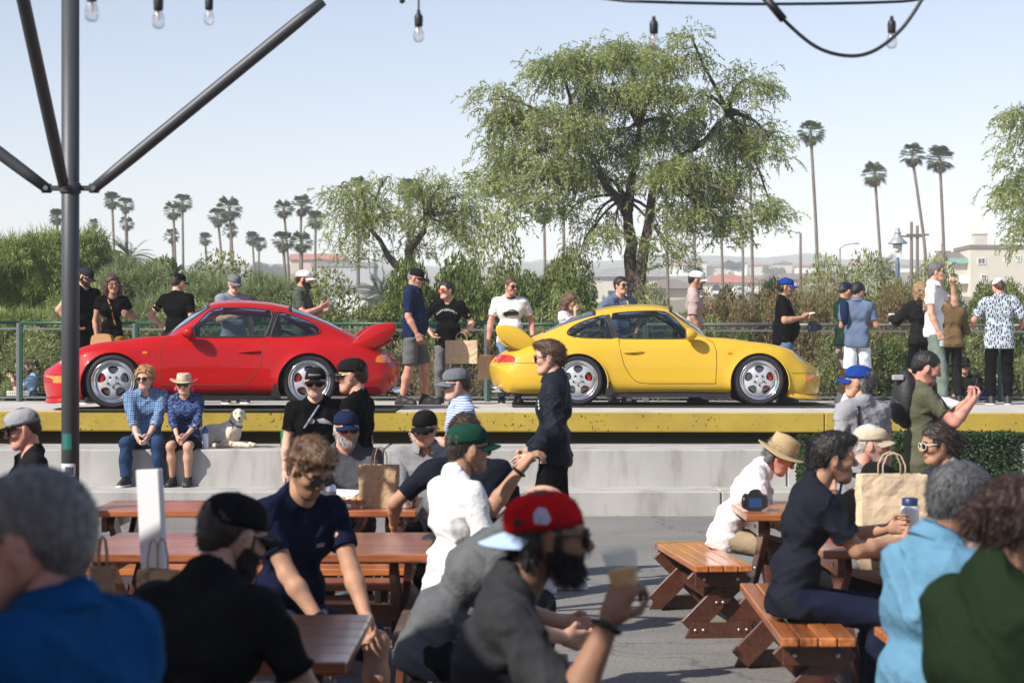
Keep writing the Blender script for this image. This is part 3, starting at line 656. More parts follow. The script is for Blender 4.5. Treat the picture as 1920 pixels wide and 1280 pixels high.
# ================================================================ far houses, lamps and poles
m_cream = mat('wall_cream', (.55, .51, .43), rough=.9, var=.06, vscale=.6); m_white = mat('wall_white', (.68, .67, .63), rough=.9, var=.05, vscale=.6); m_tan = mat('wall_tan', (.50, .42, .32), rough=.9, var=.06, vscale=.6)
m_rooft = mat('roof_red_tile', (.38, .14, .09), rough=.9, var=.2, vscale=2); m_roofb = mat('roof_brown', (.17, .135, .115), rough=.95, var=.15, vscale=1); m_roofg = mat('roof_grey', (.24, .235, .23), rough=.95, var=.12, vscale=1)
m_pane = mat('window_pane', (.05, .065, .08), rough=.08, spec=.8); m_frame = mat('window_frame_white', (.7, .7, .68), rough=.6); m_dark = mat('opening_shade', (.03, .03, .032), rough=.8); m_teal = mat('teal_fascia', (.16, .42, .38), rough=.6)
def house(label, px0, px1, pyw, pyb, D, wall, roof, ridge, wins=(), depth=9.0, roofpx=0, dark_openings=(), arches=(), overhang=.5, gable='x', below=3.0, extra=None):
    """front wall between pixel columns px0..px1, eaves at pyw, foot at pyb; ridge: pixel row of the roof top"""
    s = FPX / D; xc = wx((px0 + px1) / 2, D); w_ = (px1 - px0) / s; z0 = wz(pyb, D); H = wz(pyw, D) - z0
    t = thing('house', label, 'house', (xc, D, z0))
    b = MB(); b.box((0, depth / 2, (H - below) / 2), (w_, depth, H + below)); b.build('wall', wall, t)
    rh = (pyw - ridge) / s; o = overhang
    b = MB()
    if roof is not None:
        if gable == 'flat': b.box((0, depth / 2, H + rh / 2 + .003), (w_ + .3, depth + .3, max(rh, .3)))
        elif gable == 'x':      # ridge runs along x
            b.prism([(-o, H + .003), (depth + o, H + .003), (depth / 2, H + rh)], 'X', -w_ / 2 - o, w_ / 2 + o)
        elif gable == 'hip':
            hw, hd = w_ / 2 + o, depth / 2 + o; i = min(hd, hw * .8)
            b.add([(-hw, depth / 2 - hd, H + .003), (hw, depth / 2 - hd, H + .003), (hw, depth / 2 + hd, H + .003), (-hw, depth / 2 + hd, H + .003), (-hw + i, depth / 2, H + rh), (hw - i, depth / 2, H + rh)],
                  [(0, 1, 5, 4), (1, 2, 5), (2, 3, 4, 5), (3, 0, 4), (3, 2, 1, 0)])
        else: b.prism([(-w_ / 2 - o, H + .003), (w_ / 2 + o, H + .003), (0, H + rh)], 'Y', -o, depth + o)
        b.build('roof', roof, t)
    for (a, c, d, e) in wins:
        cx, cz = ((a + c) / 2 - (px0 + px1) / 2) / s, wz((d + e) / 2, D) - z0; ww, wh = (c - a) / s, (e - d) / s
        f = MB()
        for sx in (-1, 1): f.box((cx + sx * ww / 2, -.04, cz), (.10, .12, wh + .10)); f.box((cx, -.04, cz + sx * wh / 2), (ww - .10, .11, .10))
        f.box((cx, -.035, cz), (.06, .09, wh - .1))
        wf = f.build('window', m_frame, t)
        for sx in (-1, 1):
            f = MB(); f.box((cx + sx * ww / 4, -.02, cz), (ww / 2 - .05, .03, wh - .08)); f.build('pane', m_pane, wf)
    for (a, c, d, e) in dark_openings:
        cx, cz = ((a + c) / 2 - (px0 + px1) / 2) / s, wz((d + e) / 2, D) - z0
        f = MB(); f.box((cx, -.02, cz), ((c - a) / s, .06, (e - d) / s)); f.build('garage_shade', m_dark, t)  # dark sheet paints the shade inside open garages and carport
    for (a, c, d, e) in arches:
        cx = ((a + c) / 2 - (px0 + px1) / 2) / s; r = (c - a) / s / 2; zt = wz(d, D) - z0; zb = wz(e, D) - z0
        pts = [(cx - r, zb), (cx + r, zb)] + [(cx + r * math.cos(q), zt - r + r * math.sin(q)) for q in np.linspace(0, math.pi, 10)]
        f = MB(); f.prism(pts, 'Y', -.06, .02); f.build('arched_opening', m_dark, t)  # dark sheet paints the shade inside the arch
    return t, s, z0, H, w_, xc
house('cream two-storey house with grey roof behind the trunk of the big tree', 1092, 1252, 519, 577, 300, m_cream, m_roofg, 500, wins=[(1107, 1110, 519.5, 527), (1112, 1126, 519.5, 527.5)], dark_openings=[(1104, 1121, 545, 560), (1140, 1156, 545, 560)], gable='hip')
house('white flat-fronted house left of the cream house', 1062, 1096, 508, 575, 318, m_white, m_roofg, 503, wins=[(1064, 1070, 525, 537)], gable='x')
house('low brown-roofed house with carport right of the big trunk', 1214, 1308, 541, 572, 285, m_tan, m_roofb, 521, dark_openings=[(1220, 1243, 546, 560)], gable='hip', overhang=1.0)
house('white stucco house with red tile roof and dark arched openings', 1312, 1422, 530, 572, 330, m_white, m_rooft, 512, arches=[(1335, 1351, 534, 560), (1365, 1373, 535, 551)], gable='hip')
house('cream gabled house with a brick chimney right of the red tile house', 1420, 1476, 532, 560, 345, m_cream, m_roofb, 511, wins=[(1440, 1447, 536, 543)], gable='y')
house('tan house with a wide shallow roof behind the dark shrubs', 1478, 1600, 524, 556, 380, m_tan, m_roofb, 511, gable='x')
t_, s_, z0_, H_, w__, xc_ = house('long beige two-storey building with parapet and roof box at the right', 1820, 1990, 466, 535, 250, m_cream, m_roofb, 459, wins=[(1833.5, 1847, 484, 495), (1883, 1892, 480, 490), (1907, 1913, 480, 490), (1840, 1850, 515, 523)], gable='flat')
b_ = MB(); b_.box((-w__ / 2 + 1.6, 2, H_ + 1.15), (1.6, 1.6, 1.4)); b_.box((-w__ / 2 + 1.6, 2, H_ + 1.92), (1.8, 1.8, .14)); b_.build('roof_box', m_cream, t_)
t_, s_, z0_, H_, w__, xc_ = house('lower wing with teal fascia and white balcony beside the beige building', 1777, 1819, 485, 535, 252, m_cream, m_roofb, 469, wins=[(1783, 1792, 487, 499)], gable='x', overhang=.2)
b_ = MB(); b_.box((0, -.6, H_ - .22), (w__ - .1, .3, .5)); b_.build('fascia', m_teal, t_)
b_ = MB(); b_.box((0, -.8, H_ - 2.6), (w__ * .9, .12, 1.1)); b_.build('balcony', m_white, t_)
house('hazy white low building seen between the olive polo man and the small tree', 628, 690, 545, 580, 120, m_white, m_roofg, 535, gable='flat')
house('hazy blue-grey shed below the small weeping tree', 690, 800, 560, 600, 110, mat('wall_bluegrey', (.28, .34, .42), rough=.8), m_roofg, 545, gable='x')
house('hazy building with a long red roof above the white cap man', 545, 640, 487, 540, 420, m_tan, m_rooft, 474, gable='x')
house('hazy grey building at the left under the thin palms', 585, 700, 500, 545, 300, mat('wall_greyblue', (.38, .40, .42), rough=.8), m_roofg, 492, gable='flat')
rgh = random.Random(5)
for i, (px, py, w_, wall, rf, gb) in enumerate([(1275, 500, 34, m_white, m_rooft, 'x'), (1310, 494, 30, m_cream, m_rooft, 'hip'), (1345, 503, 36, m_tan, m_roofb, 'hip'), (1385, 496, 32, m_white, m_roofg, 'x'), (1428, 500, 34, m_cream, m_rooft, 'hip'), (1470, 497, 30, m_tan, m_roofb, 'y'), (1515, 502, 36, m_white, m_rooft, 'x'), (1560, 498, 30, m_cream, m_roofg, 'hip'), (1615, 500, 32, m_tan, m_rooft, 'x'), (1700, 503, 36, m_white, m_roofb, 'hip'), (1050, 498, 30, m_cream, m_roofb, 'hip'), (1085, 492, 26, m_white, m_rooft, 'x')]):
    house('tiny hazy hillside house, %s' % ['below the white cap with red roof', 'right of the white cap under the ridge', 'brown roofed above the red tile house', 'white gabled above the arches', 'cream with red roof left of the blue cap', 'tan gabled above the blue cap', 'white with red roof right of the blue cap', 'cream left of the modern street light', 'tan with red roof right of the street light pole', 'white beside the park lamp post', 'cream left of the big trunk', 'white with red roof left of the big trunk'][i], px - w_ / 2, px + w_ / 2, py - 3, py + 8, 700 + 40 * rgh.random(), wall, rf, py - 8, gable=gb, depth=10, below=12)
# far hazy trees on the hill
for i, (px, py, wpx, lab) in enumerate([(1375, 482, 40, 'round hazy tree on the ridge above the red tile roof'), (1600, 490, 60, 'broad hazy tree mass on the ridge right of the tall palm'), (1300, 492, 34, 'hazy tree right of the big trunk on the ridge'), (1450, 492, 44, 'hazy tree above the cream gable'), (1545, 486, 26, 'hazy conifer beside the very tall palm'), (1655, 494, 46, 'hazy tree left of the park lamp'), (1740, 497, 50, 'hazy tree right of the park lamp'), (1040, 490, 44, 'hazy tree left of the white flat-fronted house'), (300, 483, 60, 'hazy ridge tree under the left palms'), (400, 478, 80, 'hazy ridge tree mass left of the grey cap palms'), (500, 480, 70, 'hazy ridge tree mass above the white cap'), (1875, 520, 40, 'rounded green shrub before the beige building')]):
    D = 650.0 if i != 11 else 230
    s = FPX / D; x = wx(px, D); H = 20 * wpx / s / 24
    z0 = wz(py, D) - H
    t = thing('far_tree', lab, 'tree', (x, D, z0), 0, 'hazy trees on the far hill'); t.scale = (wpx / s / 1.9, wpx / s / 1.9, H / 1.2)
    o = bpy.data.objects.new('crown', _bm['green'] if i % 2 else _bm['dark']); o.parent = t; o['kind'] = 'stuff'; link(o)
    b = MB(); b.tube([(0, 0, -1.2), (0, 0, .5)], .05, 6); b.build('trunk', bark, t)
# utility poles
wood = mat('pole_wood', (.13, .10, .08), rough=.95)
def upole(label, px, pyt, D, cross=None, group='utility poles'):
    s = FPX / D; x = wx(px, D); z0 = float(terrain_z(x, D)); zt = wz(pyt, D)
    t = thing('utility_pole', label, 'pole', (x, D, z0), 0, group)
    b = MB(); b.tube([(0, 0, -.3), (0, 0, zt - z0)], [.16, .11], 8); b.build('post', wood, t, smooth=True)
    if cross:
        b = MB(); b.box((0, -.14, zt - z0 - cross), (1.7, .12, .14)); b.build('crossarm', wood, t)
upole('wooden utility pole left of the very tall palm', 1501, 437, 180); upole('tall wooden utility pole with crossarm right of the park lamp', 1709, 416, 150, 1.1); upole('wooden utility pole right of the crossarm pole', 1720, 423, 150, .7); upole('bare wooden pole behind the right of the big tree', 1393, 446, 200); upole('short wooden pole with crossarm beside the right palm pair', 1767, 456, 210, .9)
# modern street light
def modern_light():
    D = 230.0; s = FPX / D; x = wx(1575, D); z0 = float(terrain_z(x, D)); zt = wz(466, D)
    t = thing('street_light', 'thin hazy modern street light with a long curved arm', 'street light', (x, D, z0))
    b = MB(); b.tube([(0, 0, 0), (0, 0, zt - z0)], .09, 8); b.build('post', m_galv, t, smooth=True)
    b = MB(); b.tube([(0, 0, zt - z0), (.6, 0, zt - z0 + .4), (1.6, 0, zt - z0 + .6)], .05, 6); a = b.build('arm', m_galv, t, smooth=True)
    b = MB(); b.ellipsoid((1.9, 0, zt - z0 + .58), (.4, .15, .08)); b.build('lamp_head', m_galv, a, smooth=True)
modern_light()
def park_lamp():
    D = 60.0; s = FPX / D; x = wx(1683, D); z0 = float(terrain_z(x, D)); h = lambda py: wz(py, D) - z0
    blue = mat('lamp_blue', (.09, .13, .20), rough=.5, metal=.1); grey = mat('lamp_shade_grey', (.30, .33, .36), rough=.45, metal=.2)
    t = thing('park_lamp', 'blue park lamp post with a bell-shaped metal shade and white globe', 'park lamp', (x, D, z0))
    b = MB(); b.tube([(0, 0, -.1), (0, 0, h(495)), (0, 0, h(482))], [.075, .065, .03], 10); b.build('post', blue, t, smooth=True)
    b = MB()
    for sx in (-1, 1): b.tube([(0, 0, h(490)), (sx * .10, 0, h(478)), (sx * .13, 0, h(458))], .014, 6)
    b.build('bracket', m_white, t, smooth=True)
    b = MB(); b.lathe([(.30, h(457)), (.30, h(456.2)), (.17, h(448)), (.11, h(443)), (.09, h(438)), (.10, h(437)), (.10, h(435)), (.06, h(434)), (.075, h(431)), (.04, h(427.5))], 24); b.build('lamp_shade', grey, t, smooth=True)
    b = MB(); b.lathe([(.13, h(457)), (.135, h(463)), (.10, h(470)), (.05, h(474))], 16); b.build('globe', mat('lamp_globe', (.72, .72, .68), rough=.3), t, smooth=True)
park_lamp()
# pickups parked far off
def pickup(label, px, pyb, D, face, col=(.72, .72, .70)):
    s = FPX / D; x = wx(px, D); t = thing('pickup_truck', label, 'pickup', (x, D, wz(pyb, D)), R(face), 'white pickups parked on the far lot')
    m = mat('truck_white', col, rough=.35)
    b = MB(); b.prism(smooth_poly([(-2.6, .55), (-2.6, 1.1), (-.4, 1.1), (-.3, 1.12), (.1, 1.75), (1.0, 1.78), (1.45, 1.15), (2.5, 1.02), (2.6, .9), (2.6, .5)], 1), 'Y', -.95, .95); sharp(b.build('body', m, t), 40)
    for sy in (-1, 1):
        b = MB(); b.prism([(.02, 1.18), (.25, 1.62), (.92, 1.65), (1.25, 1.18)], 'Y', sy * .94, sy * .962); b.build('side_window', m_pane, t)
        for wxc in (-1.6, 1.7):
            b = MB(); b.lathe([(.25, -.12), (.38, -.12), (.38, .12), (.25, .12)], 16, 'Y', (wxc, sy * .86, .38)); b.build('wheel', M_BLACKPL, t)
    b = MB(); b.prism([(1.12, 1.72), (1.02, 1.74), (1.42, 1.2), (1.50, 1.2)], 'Y', -.78, .78); b.build('windscreen', m_pane, t)
pickup('white pickup at the foot of the big trunk on the far lot', 1210, 566, 290, 200); pickup('white pickup right of the white cap in front of the arches', 1322, 560, 290, 170); pickup('white pickup in front of the right arch', 1378, 559, 295, 10)
b_ = MB(); structure_low = b_
b_.box((0, 0, 0), (40, 9, .3)); 
lot = b_.build('far_lot', mat('sandy_ground', (.34, .27, .19), rough=.95, var=.15, vscale=.3)); lot.location = (wx(1330, 255), 255, wz(577, 255)); lot.rotation_euler = (R(4), 0, 0); structure(lot)
# ================================================================ light pole, string lights, shade roof
pole_m = mat('pole_steel', (.060, .064, .070), rough=.5, metal=.25, var=.12, vscale=3)
PD = 11.3
def build_pole():
    x = wx(132, PD)
    t = thing('light_pole', 'dark round steel pole with angled struts carrying the string lights', 'pole', (x, PD, 0))
    b = MB(); b.tube([(0, 0, -.05), (0, 0, 4.0)], .0505, 20); b.build('post', pole_m, t, smooth=True)
    hz = wz(353, PD)
    b = MB(); b.lathe([(.056, hz - .03), (.060, hz - .025), (.060, hz + .025), (.056, hz + .03)], 20); 
    b.build('collar', pole_m, t, smooth=True)
    def strut(p0, p1, dirx):
        d = (Vector(p1) - Vector(p0)); b = MB(); q = Vector(p0)
        n = 12; pts = [q + d * (i / (n - 1)) for i in range(n)]
        b.tube(pts, [.030, .034, .036, .036] + [.036] * (n - 7) + [.036, .034, .030], 12)
        o = b.build('strut', pole_m, t, smooth=True)
        e = Vector(p0); b2 = MB(); b2.box(((e.x + dirx * .0) , e.y, e.z), (.06, .016, .055), bev=.006); b2.build('clevis', pole_m, o)
        b3 = MB(); b3.lathe([(.014, -.03), (.014, .03)], 10, 'Y', e); b3.build('bolt', m_galv, o)
    strut((.135, 0, hz), (wx(606, PD) - x, 0, wz(2, PD)), 1); strut((-.135, 0, hz), (-(wx(606, PD) - x) - .05, 0, wz(20, PD)), -1); strut((-.01, -.14, hz + .02), (-.02, -1.32, 3.85), 0)
    b = MB(); b.box((0, 0, hz), (.25, .020, .030), bev=.004); b.box((0, -.09, hz), (.020, .14, .030), bev=.004); b.build('bracket', pole_m, t)
    # stickers
    def sticker(px0, px1, py0, py1, m, nm='sticker'):
        a0 = math.asin(max(-1, min(1, (px0 - 132) / 330 / .0512))); a1 = math.asin(max(-1, min(1, (px1 - 132) / 330 / .0512)))
        V = []; F = []; n = 8
        for (z) in (wz(py0, PD), wz(py1, PD)):
            for q in range(n + 1):
                a = a0 + (a1 - a0) * q / n; V.append((.0516 * math.sin(a), -.0516 * math.cos(a), z))
        for q in range(n): F.append((q, q + 1, n + 2 + q, n + 1 + q))
        bb = MB(); bb.add(V, F); bb.build(nm, m, t)
    sticker(120, 138, 812, 842, mat('sticker_teal', (.01, .13, .11), rough=.5)); sticker(117, 144, 868, 892, mat('sticker_white', (.6, .62, .66), rough=.5)); sticker(126, 141, 874, 889, mat('sticker_dark', (.03, .03, .05), rough=.5))
build_pole()
glass_b = mat('bulb_glass', (1, 1, 1), rough=.0, trans=1.0, spec=.5)
n, L, b = nodes_of(glass_b)
tr = n.new('ShaderNodeBsdfTransparent'); tr.inputs[0].default_value = (.93, .93, .93, 1); gl = n.new('ShaderNodeBsdfGlossy'); gl.inputs['Roughness'].default_value = .03
lw = n.new('ShaderNodeLayerWeight'); lw.inputs[0].default_value = .35; mxs = n.new('ShaderNodeMixShader'); L.new(lw.outputs['Facing'], mxs.inputs[0]); L.new(tr.outputs[0], mxs.inputs[1]); L.new(gl.outputs[0], mxs.inputs[2]); L.new(mxs.outputs[0], n['Material Output'].inputs[0])
m_cable = mat('cable_black', (.010, .010, .011), rough=.5); m_fil = mat('bulb_filament', (.75, .42, .20), rough=.5)
def bulb(label, px, pyb, D, up):
    """bulb whose lowest point is at pixel (px, pyb)"""
    x = wx(px, D); z = wz(pyb, D)
    t = thing('string_light', label, 'light bulb', (x, D, z), 0, 'bulbs of the string lights')
    b = MB(); b.lathe([(.002, 0), (.012, .002), (.020, .010), (.0235, .023), (.022, .036), (.017, .052), (.0135, .064), (.013, .070)], 18, caps=False); b.build('glass', glass_b, t, smooth=True)
    b = MB(); b.lathe([(.010, .064), (.016, .066), (.017, .072), (.018, .100), (.016, .112), (.009, .118), (.006, .135)], 14); b.build('socket', m_cable, t, smooth=True)
    b = MB(); b.tube([(0, 0, .13), (0, 0, .13 + up)], .0045, 6); b.build('lead', m_cable, t)
    b = MB(); b.tube([(0, 0, .03), (.003, 0, .05), (-.002, 0, .066)], .0035, 6); b.build('filament', m_fil, t)
bulb('nearest string light bulb hanging just right of the pole', 172, 42, 6.2, .25); bulb('second string light bulb from the pole', 297, 55, 7.0, .25); bulb('third string light bulb from the pole', 392, 48, 8.4, .25)
bulb('string light bulb hanging alone between the pole and the big tree', 785, 80, 8.2, .05); bulb('string light bulb hanging in front of the big tree top', 1226, 94, 8.0, .0); bulb('string light bulb in the cable loop at the right', 1672, 92, 8.2, .0)
def cable(label, pts, r):
    b = MB(); P = []
    for i in range(len(pts) - 1):
        p0 = pts[max(i - 1, 0)]; p1 = pts[i]; p2 = pts[i + 1]; p3 = pts[min(i + 2, len(pts) - 1)]
        for q in range(6):
            t = q / 6; P.append(tuple(.5 * ((2 * np.array(p1)) + (np.array(p2) - np.array(p0)) * t + (2 * np.array(p0) - 5 * np.array(p1) + 4 * np.array(p2) - np.array(p3)) * t * t + (3 * np.array(p1) - np.array(p0) - 3 * np.array(p2) + np.array(p3)) * t ** 3)))
    P.append(pts[-1]); b.tube(P, r, 8); return tag(b.build('light_cable', m_cable, smooth=True), label, 'cable')
A = lambda px, py, D: tuple(at(px, py, D))
cable('black cable of the string lights running along the top edge', [A(900, -40, 8.1), A(1130, -3, 8.05), A(1226, 4, 8.0), A(1440, 8, 8.1), A(1672, 4, 8.2), A(1760, -6, 8.2), A(2050, -40, 8.2)], .0065)
cable('loose black cable looping down at the top right', [A(1400, -40, 7.9), A(1440, 0, 7.9), A(1470, 38, 7.9), A(1530, 88, 7.9), A(1590, 105, 7.9), A(1640, 95, 7.9), A(1690, 55, 7.9), A(1728, 0, 7.9), A(1745, -40, 7.9)], .0075)
b_ = MB(); b_.tube([A(1432, -8, 7.88), A(1470, 38, 7.88)], .017, 8); tag(b_.build('cable_connector', m_cable, smooth=True), 'thick black connector on the loose cable loop', 'connector')
cable('black cable above the three left bulbs', [A(120, -60, 6.0), A(172, -42, 6.2), A(297, -28, 7.0), A(392, -28, 8.4), A(785, -8, 8.2), A(900, -40, 8.1)], .0065)
b_ = MB(); b_.ellipsoid(A(754, 2, 8.2), (.012, .012, .012)); b_.ellipsoid(A(754, -8, 8.2), (.010, .010, .02)); tag(b_.build('cable_clip', m_cable, smooth=True), 'small black clip on the cable left of the lone bulb', 'clip')
# shade roof unseen above the frame, placed to drop shadow on the nearest seats, on its own posts
def shade_roof():
    X0, X1, Y0, Y1, Z = -9.0, -2.55, -3.0, 5.6, 3.45
    t = thing('shade_roof', 'flat timber shade roof above the picture, placed to shade the nearest seats', 'roof', ((X0 + X1) / 2, (Y0 + Y1) / 2, 0))
    wd = mat('roof_timber', (.10, .06, .035), rough=.8, var=.2, vscale=3)
    hx, hy = (X1 - X0) / 2, (Y1 - Y0) / 2
    xc, yc = (X0 + X1) / 2, (Y0 + Y1) / 2
    for i in range(8):
        w8 = 2 * hx / 8; b = MB(); b.box((-hx + w8 * (i + .5), 0, Z), (w8 - .004, 2 * hy, .06)); b.build('shade_board', wd, t)
    b = MB(); b.box((-2.0 - xc, 2.4 - yc, Z), (.25, 5.0, .06)); b.build('shade_board', wd, t)  # unseen strip added only to shade the red-cap man's face and chest
    for yy in (.4, 2.6, 4.9): b = MB(); b.box((hx - .55, yy - yc, Z + .10), (2.5, .10, .12)); b.build('rafter', wd, t)
    for sx in (-1, 1):
        for sy in (-1, 1):
            b = MB(); b.box((sx * (hx - .15), sy * (hy - .15), Z / 2), (.12, .12, Z - .06)); b.build('post', wd, t)
shade_roof()
# ================================================================ implicit surfaces -> mesh
def rot_axis(axis, deg):
    a = unit(np.asarray(axis, float)); t = math.radians(deg); c, s = math.cos(t), math.sin(t)
    x, y, z = a
    return np.array([[c + x * x * (1 - c), x * y * (1 - c) - z * s, x * z * (1 - c) + y * s],
                     [y * x * (1 - c) + z * s, c + y * y * (1 - c), y * z * (1 - c) - x * s],
                     [z * x * (1 - c) - y * s, z * y * (1 - c) + x * s, c + z * z * (1 - c)]])

def cone(a, b, r1, r2=None, k=None): return ('c', np.asarray(a, float), np.asarray(b, float), r1, r1 if r2 is None else r2, k)
def ell(c, r, rot=None, k=None): return ('e', np.asarray(c, float), np.asarray(r, float), None if rot is None else np.asarray(rot, float), None, k)
def sub(c, r, k=0.01): return ('s', np.asarray(c, float), r, None, None, k)

def sdf_mesh(prims, res, k=0.03, planes=(), holes=(), noise=None, final=None):
    lo = np.full(3, 1e9); hi = np.full(3, -1e9)
    for p in prims:
        if p[0] == 'c':
            m = max(p[3], p[4]); lo = np.minimum(lo, np.minimum(p[1], p[2]) - m); hi = np.maximum(hi, np.maximum(p[1], p[2]) + m)
        elif p[0] == 'e':
            m = max(p[2]); lo = np.minimum(lo, p[1] - m); hi = np.maximum(hi, p[1] + m)
    lo -= res * 2.5 + .01; hi += res * 2.5 + .01
    n = np.ceil((hi - lo) / res).astype(int) + 1
    ax = [lo[i] + res * np.arange(n[i]) for i in range(3)]
    D = np.full(n, 0.5)
    for p in prims:
        kk = k if p[5] is None else p[5]
        if p[0] == 'c':
            m = max(p[3], p[4]) + kk * 1.2 + res * 3; a = np.minimum(p[1], p[2]) - m; b = np.maximum(p[1], p[2]) + m
        elif p[0] == 'e':
            m = max(p[2]) + kk * 1.2 + res * 3; a = p[1] - m; b = p[1] + m
        else:
            m = p[2] + kk + res * 2; a = p[1] - m; b = p[1] + m
        i0 = np.clip(((a - lo) / res).astype(int), 0, n); i1 = np.clip(((b - lo) / res).astype(int) + 2, 0, n)
        if np.any(i1 <= i0): continue
        sl = tuple(slice(i0[i], i1[i]) for i in range(3))
        X = ax[0][sl[0]][:, None, None]; Y = ax[1][sl[1]][None, :, None]; Z = ax[2][sl[2]][None, None, :]
        if p[0] == 'c':
            A, B = p[1], p[2]; d = B - A; L = max(float(d @ d), 1e-9)
            t = np.clip(((X - A[0]) * d[0] + (Y - A[1]) * d[1] + (Z - A[2]) * d[2]) / L, 0, 1)
            q = np.sqrt((X - A[0] - t * d[0]) ** 2 + (Y - A[1] - t * d[1]) ** 2 + (Z - A[2] - t * d[2]) ** 2) - (p[3] + t * (p[4] - p[3]))
        elif p[0] == 'e':
            x, y, z = X - p[1][0], Y - p[1][1], Z - p[1][2]
            if p[3] is not None:
                r = p[3].T
                x, y, z = r[0, 0] * x + r[0, 1] * y + r[0, 2] * z, r[1, 0] * x + r[1, 1] * y + r[1, 2] * z, r[2, 0] * x + r[2, 1] * y + r[2, 2] * z
            e = p[2]
            k0 = np.sqrt((x / e[0]) ** 2 + (y / e[1]) ** 2 + (z / e[2]) ** 2)
            k1 = np.sqrt((x / e[0] ** 2) ** 2 + (y / e[1] ** 2) ** 2 + (z / e[2] ** 2) ** 2) + 1e-9
            q = k0 * (k0 - 1) / k1
        else:
            q = np.sqrt((X - p[1][0]) ** 2 + (Y - p[1][1]) ** 2 + (Z - p[1][2]) ** 2) - p[2]
            c = D[sl]; h = np.clip(.5 - .5 * (c + q) / kk, 0, 1)
            D[sl] = c * (1 - h) - q * h + kk * h * (1 - h)
            continue
        c = D[sl]; h = np.clip(.5 + .5 * (c - q) / kk, 0, 1)
        D[sl] = c * (1 - h) + q * h - kk * h * (1 - h)
    X = ax[0][:, None, None]; Y = ax[1][None, :, None]; Z = ax[2][None, None, :]
    if noise is not None: D = D + noise(X, Y, Z)
    if final is not None: D = final(D, X, Y, Z)
    for (p0, nn) in planes:
        D = np.maximum(D, (X - p0[0]) * nn[0] + (Y - p0[1]) * nn[1] + (Z - p0[2]) * nn[2])
    for (c, r) in holes:
        D = np.maximum(D, r - np.sqrt((X - c[0]) ** 2 + (Y - c[1]) ** 2 + (Z - c[2]) ** 2))
    return surface_nets(D, lo, res)

def surface_nets(D, lo, res):
    S = D < 0
    nx, ny, nz = D.shape
    cnt = np.zeros((nx - 1, ny - 1, nz - 1), dtype=np.int8)
    for a in (0, 1):
        for b in (0, 1):
            for c in (0, 1):
                cnt += S[a:nx - 1 + a, b:ny - 1 + b, c:nz - 1 + c]
    act = (cnt > 0) & (cnt < 8)
    idx = -np.ones(act.shape, dtype=np.int64)
    I = np.argwhere(act)
    if len(I) == 0: return np.zeros((0, 3)), np.zeros((0, 4), int)
    idx[act] = np.arange(len(I))
    i, j, k = I.T
    acc = np.zeros((len(I), 3)); num = np.zeros(len(I))
    cs = [(a, b, c) for a in (0, 1) for b in (0, 1) for c in (0, 1)]
    for A in cs:
        for ax in range(3):
            if A[ax] == 1: continue
            B = list(A); B[ax] = 1
            d0 = D[i + A[0], j + A[1], k + A[2]]; d1 = D[i + B[0], j + B[1], k + B[2]]
            cr = (d0 < 0) != (d1 < 0)
            t = np.where(cr, d0 / np.where(np.abs(d0 - d1) < 1e-12, 1, d0 - d1), 0)
            P = np.zeros((len(I), 3)); P += np.array(A)
            P[:, ax] += t
            acc += P * cr[:, None]; num += cr
    V = (I + acc / np.maximum(num, 1)[:, None]) * res + lo
    F = []
    for ax in range(3):
        s0 = [slice(None)] * 3; s1 = [slice(None)] * 3
        s0[ax] = slice(0, -1); s1[ax] = slice(1, None)
        ch = S[tuple(s0)] != S[tuple(s1)]
        E = np.argwhere(ch)
        u, v = [(1, 2), (2, 0), (0, 1)][ax]
        E = E[(E[:, u] > 0) & (E[:, v] > 0) & (E[:, u] < D.shape[u] - 1) & (E[:, v] < D.shape[v] - 1)]
        if len(E) == 0: continue
        ins = S[E[:, 0], E[:, 1], E[:, 2]]
        def cell(du, dv):
            q = E.copy(); q[:, u] -= du; q[:, v] -= dv
            return idx[q[:, 0], q[:, 1], q[:, 2]]
        Q = np.stack([cell(1, 1), cell(0, 1), cell(0, 0), cell(1, 0)], 1)
        Q[~ins] = Q[~ins][:, ::-1]
        F.append(Q)
    F = np.concatenate(F)
    F = F[(F >= 0).all(1)]
    return V, F

def wrinkle(seed, amp, freq=22.0, sag=(1, 1, 1.25)):
    """cloth folds: long narrow ridges in patches over a slow swell"""
    rg = np.random.RandomState(seed)
    dirs = [unit(rg.normal(size=3) * np.array(sag)) for _ in range(6)]
    ph = rg.rand(6) * 6.28; wd = rg.normal(size=(6, 3)) * 5.5; md = rg.normal(size=(6, 3)) * 7.5; mp = rg.rand(6) * 6.28
    fr = freq * np.array([.42, .60, .78, .95, 1.15, 1.4]); am = np.array([1.3, 1.25, 1.1, 1.0, .85, .6]) * amp
    def f(X, Y, Z):
        o = amp * .7 * np.sin(X * md[0, 1] + Y * md[0, 2] + Z * md[0, 0] * 1.3 + mp[0])
        for q in range(6):
            warp = .9 * np.sin(X * wd[q, 0] + Y * wd[q, 1] + Z * wd[q, 2] + ph[q])
            g = 1 - np.abs(np.sin(fr[q] * (X * dirs[q][0] + Y * dirs[q][1] + Z * dirs[q][2]) + ph[q] + warp))
            mask = np.clip(.35 + .9 * np.sin(X * md[q, 0] + Y * md[q, 1] + Z * md[q, 2] + mp[q]), 0, 1)
            o = o - am[q] * mask * (1.7 * g * g - .45)
        return o
    return f
def fuzz(seed, amp, freq):
    rg = np.random.RandomState(seed); d = rg.normal(size=(6, 3)); ph = rg.rand(6) * 6.28
    def f(X, Y, Z):
        o = 0
        for q in range(6): o = o + np.sin(freq * (.6 + .2 * q) * (X * d[q, 0] + Y * d[q, 1] + Z * d[q, 2]) + ph[q] + 1.5 * np.sin(freq * .4 * (Y * d[q, 0] + Z * d[q, 1]) + ph[q]))
        return o * amp / 3
    return f

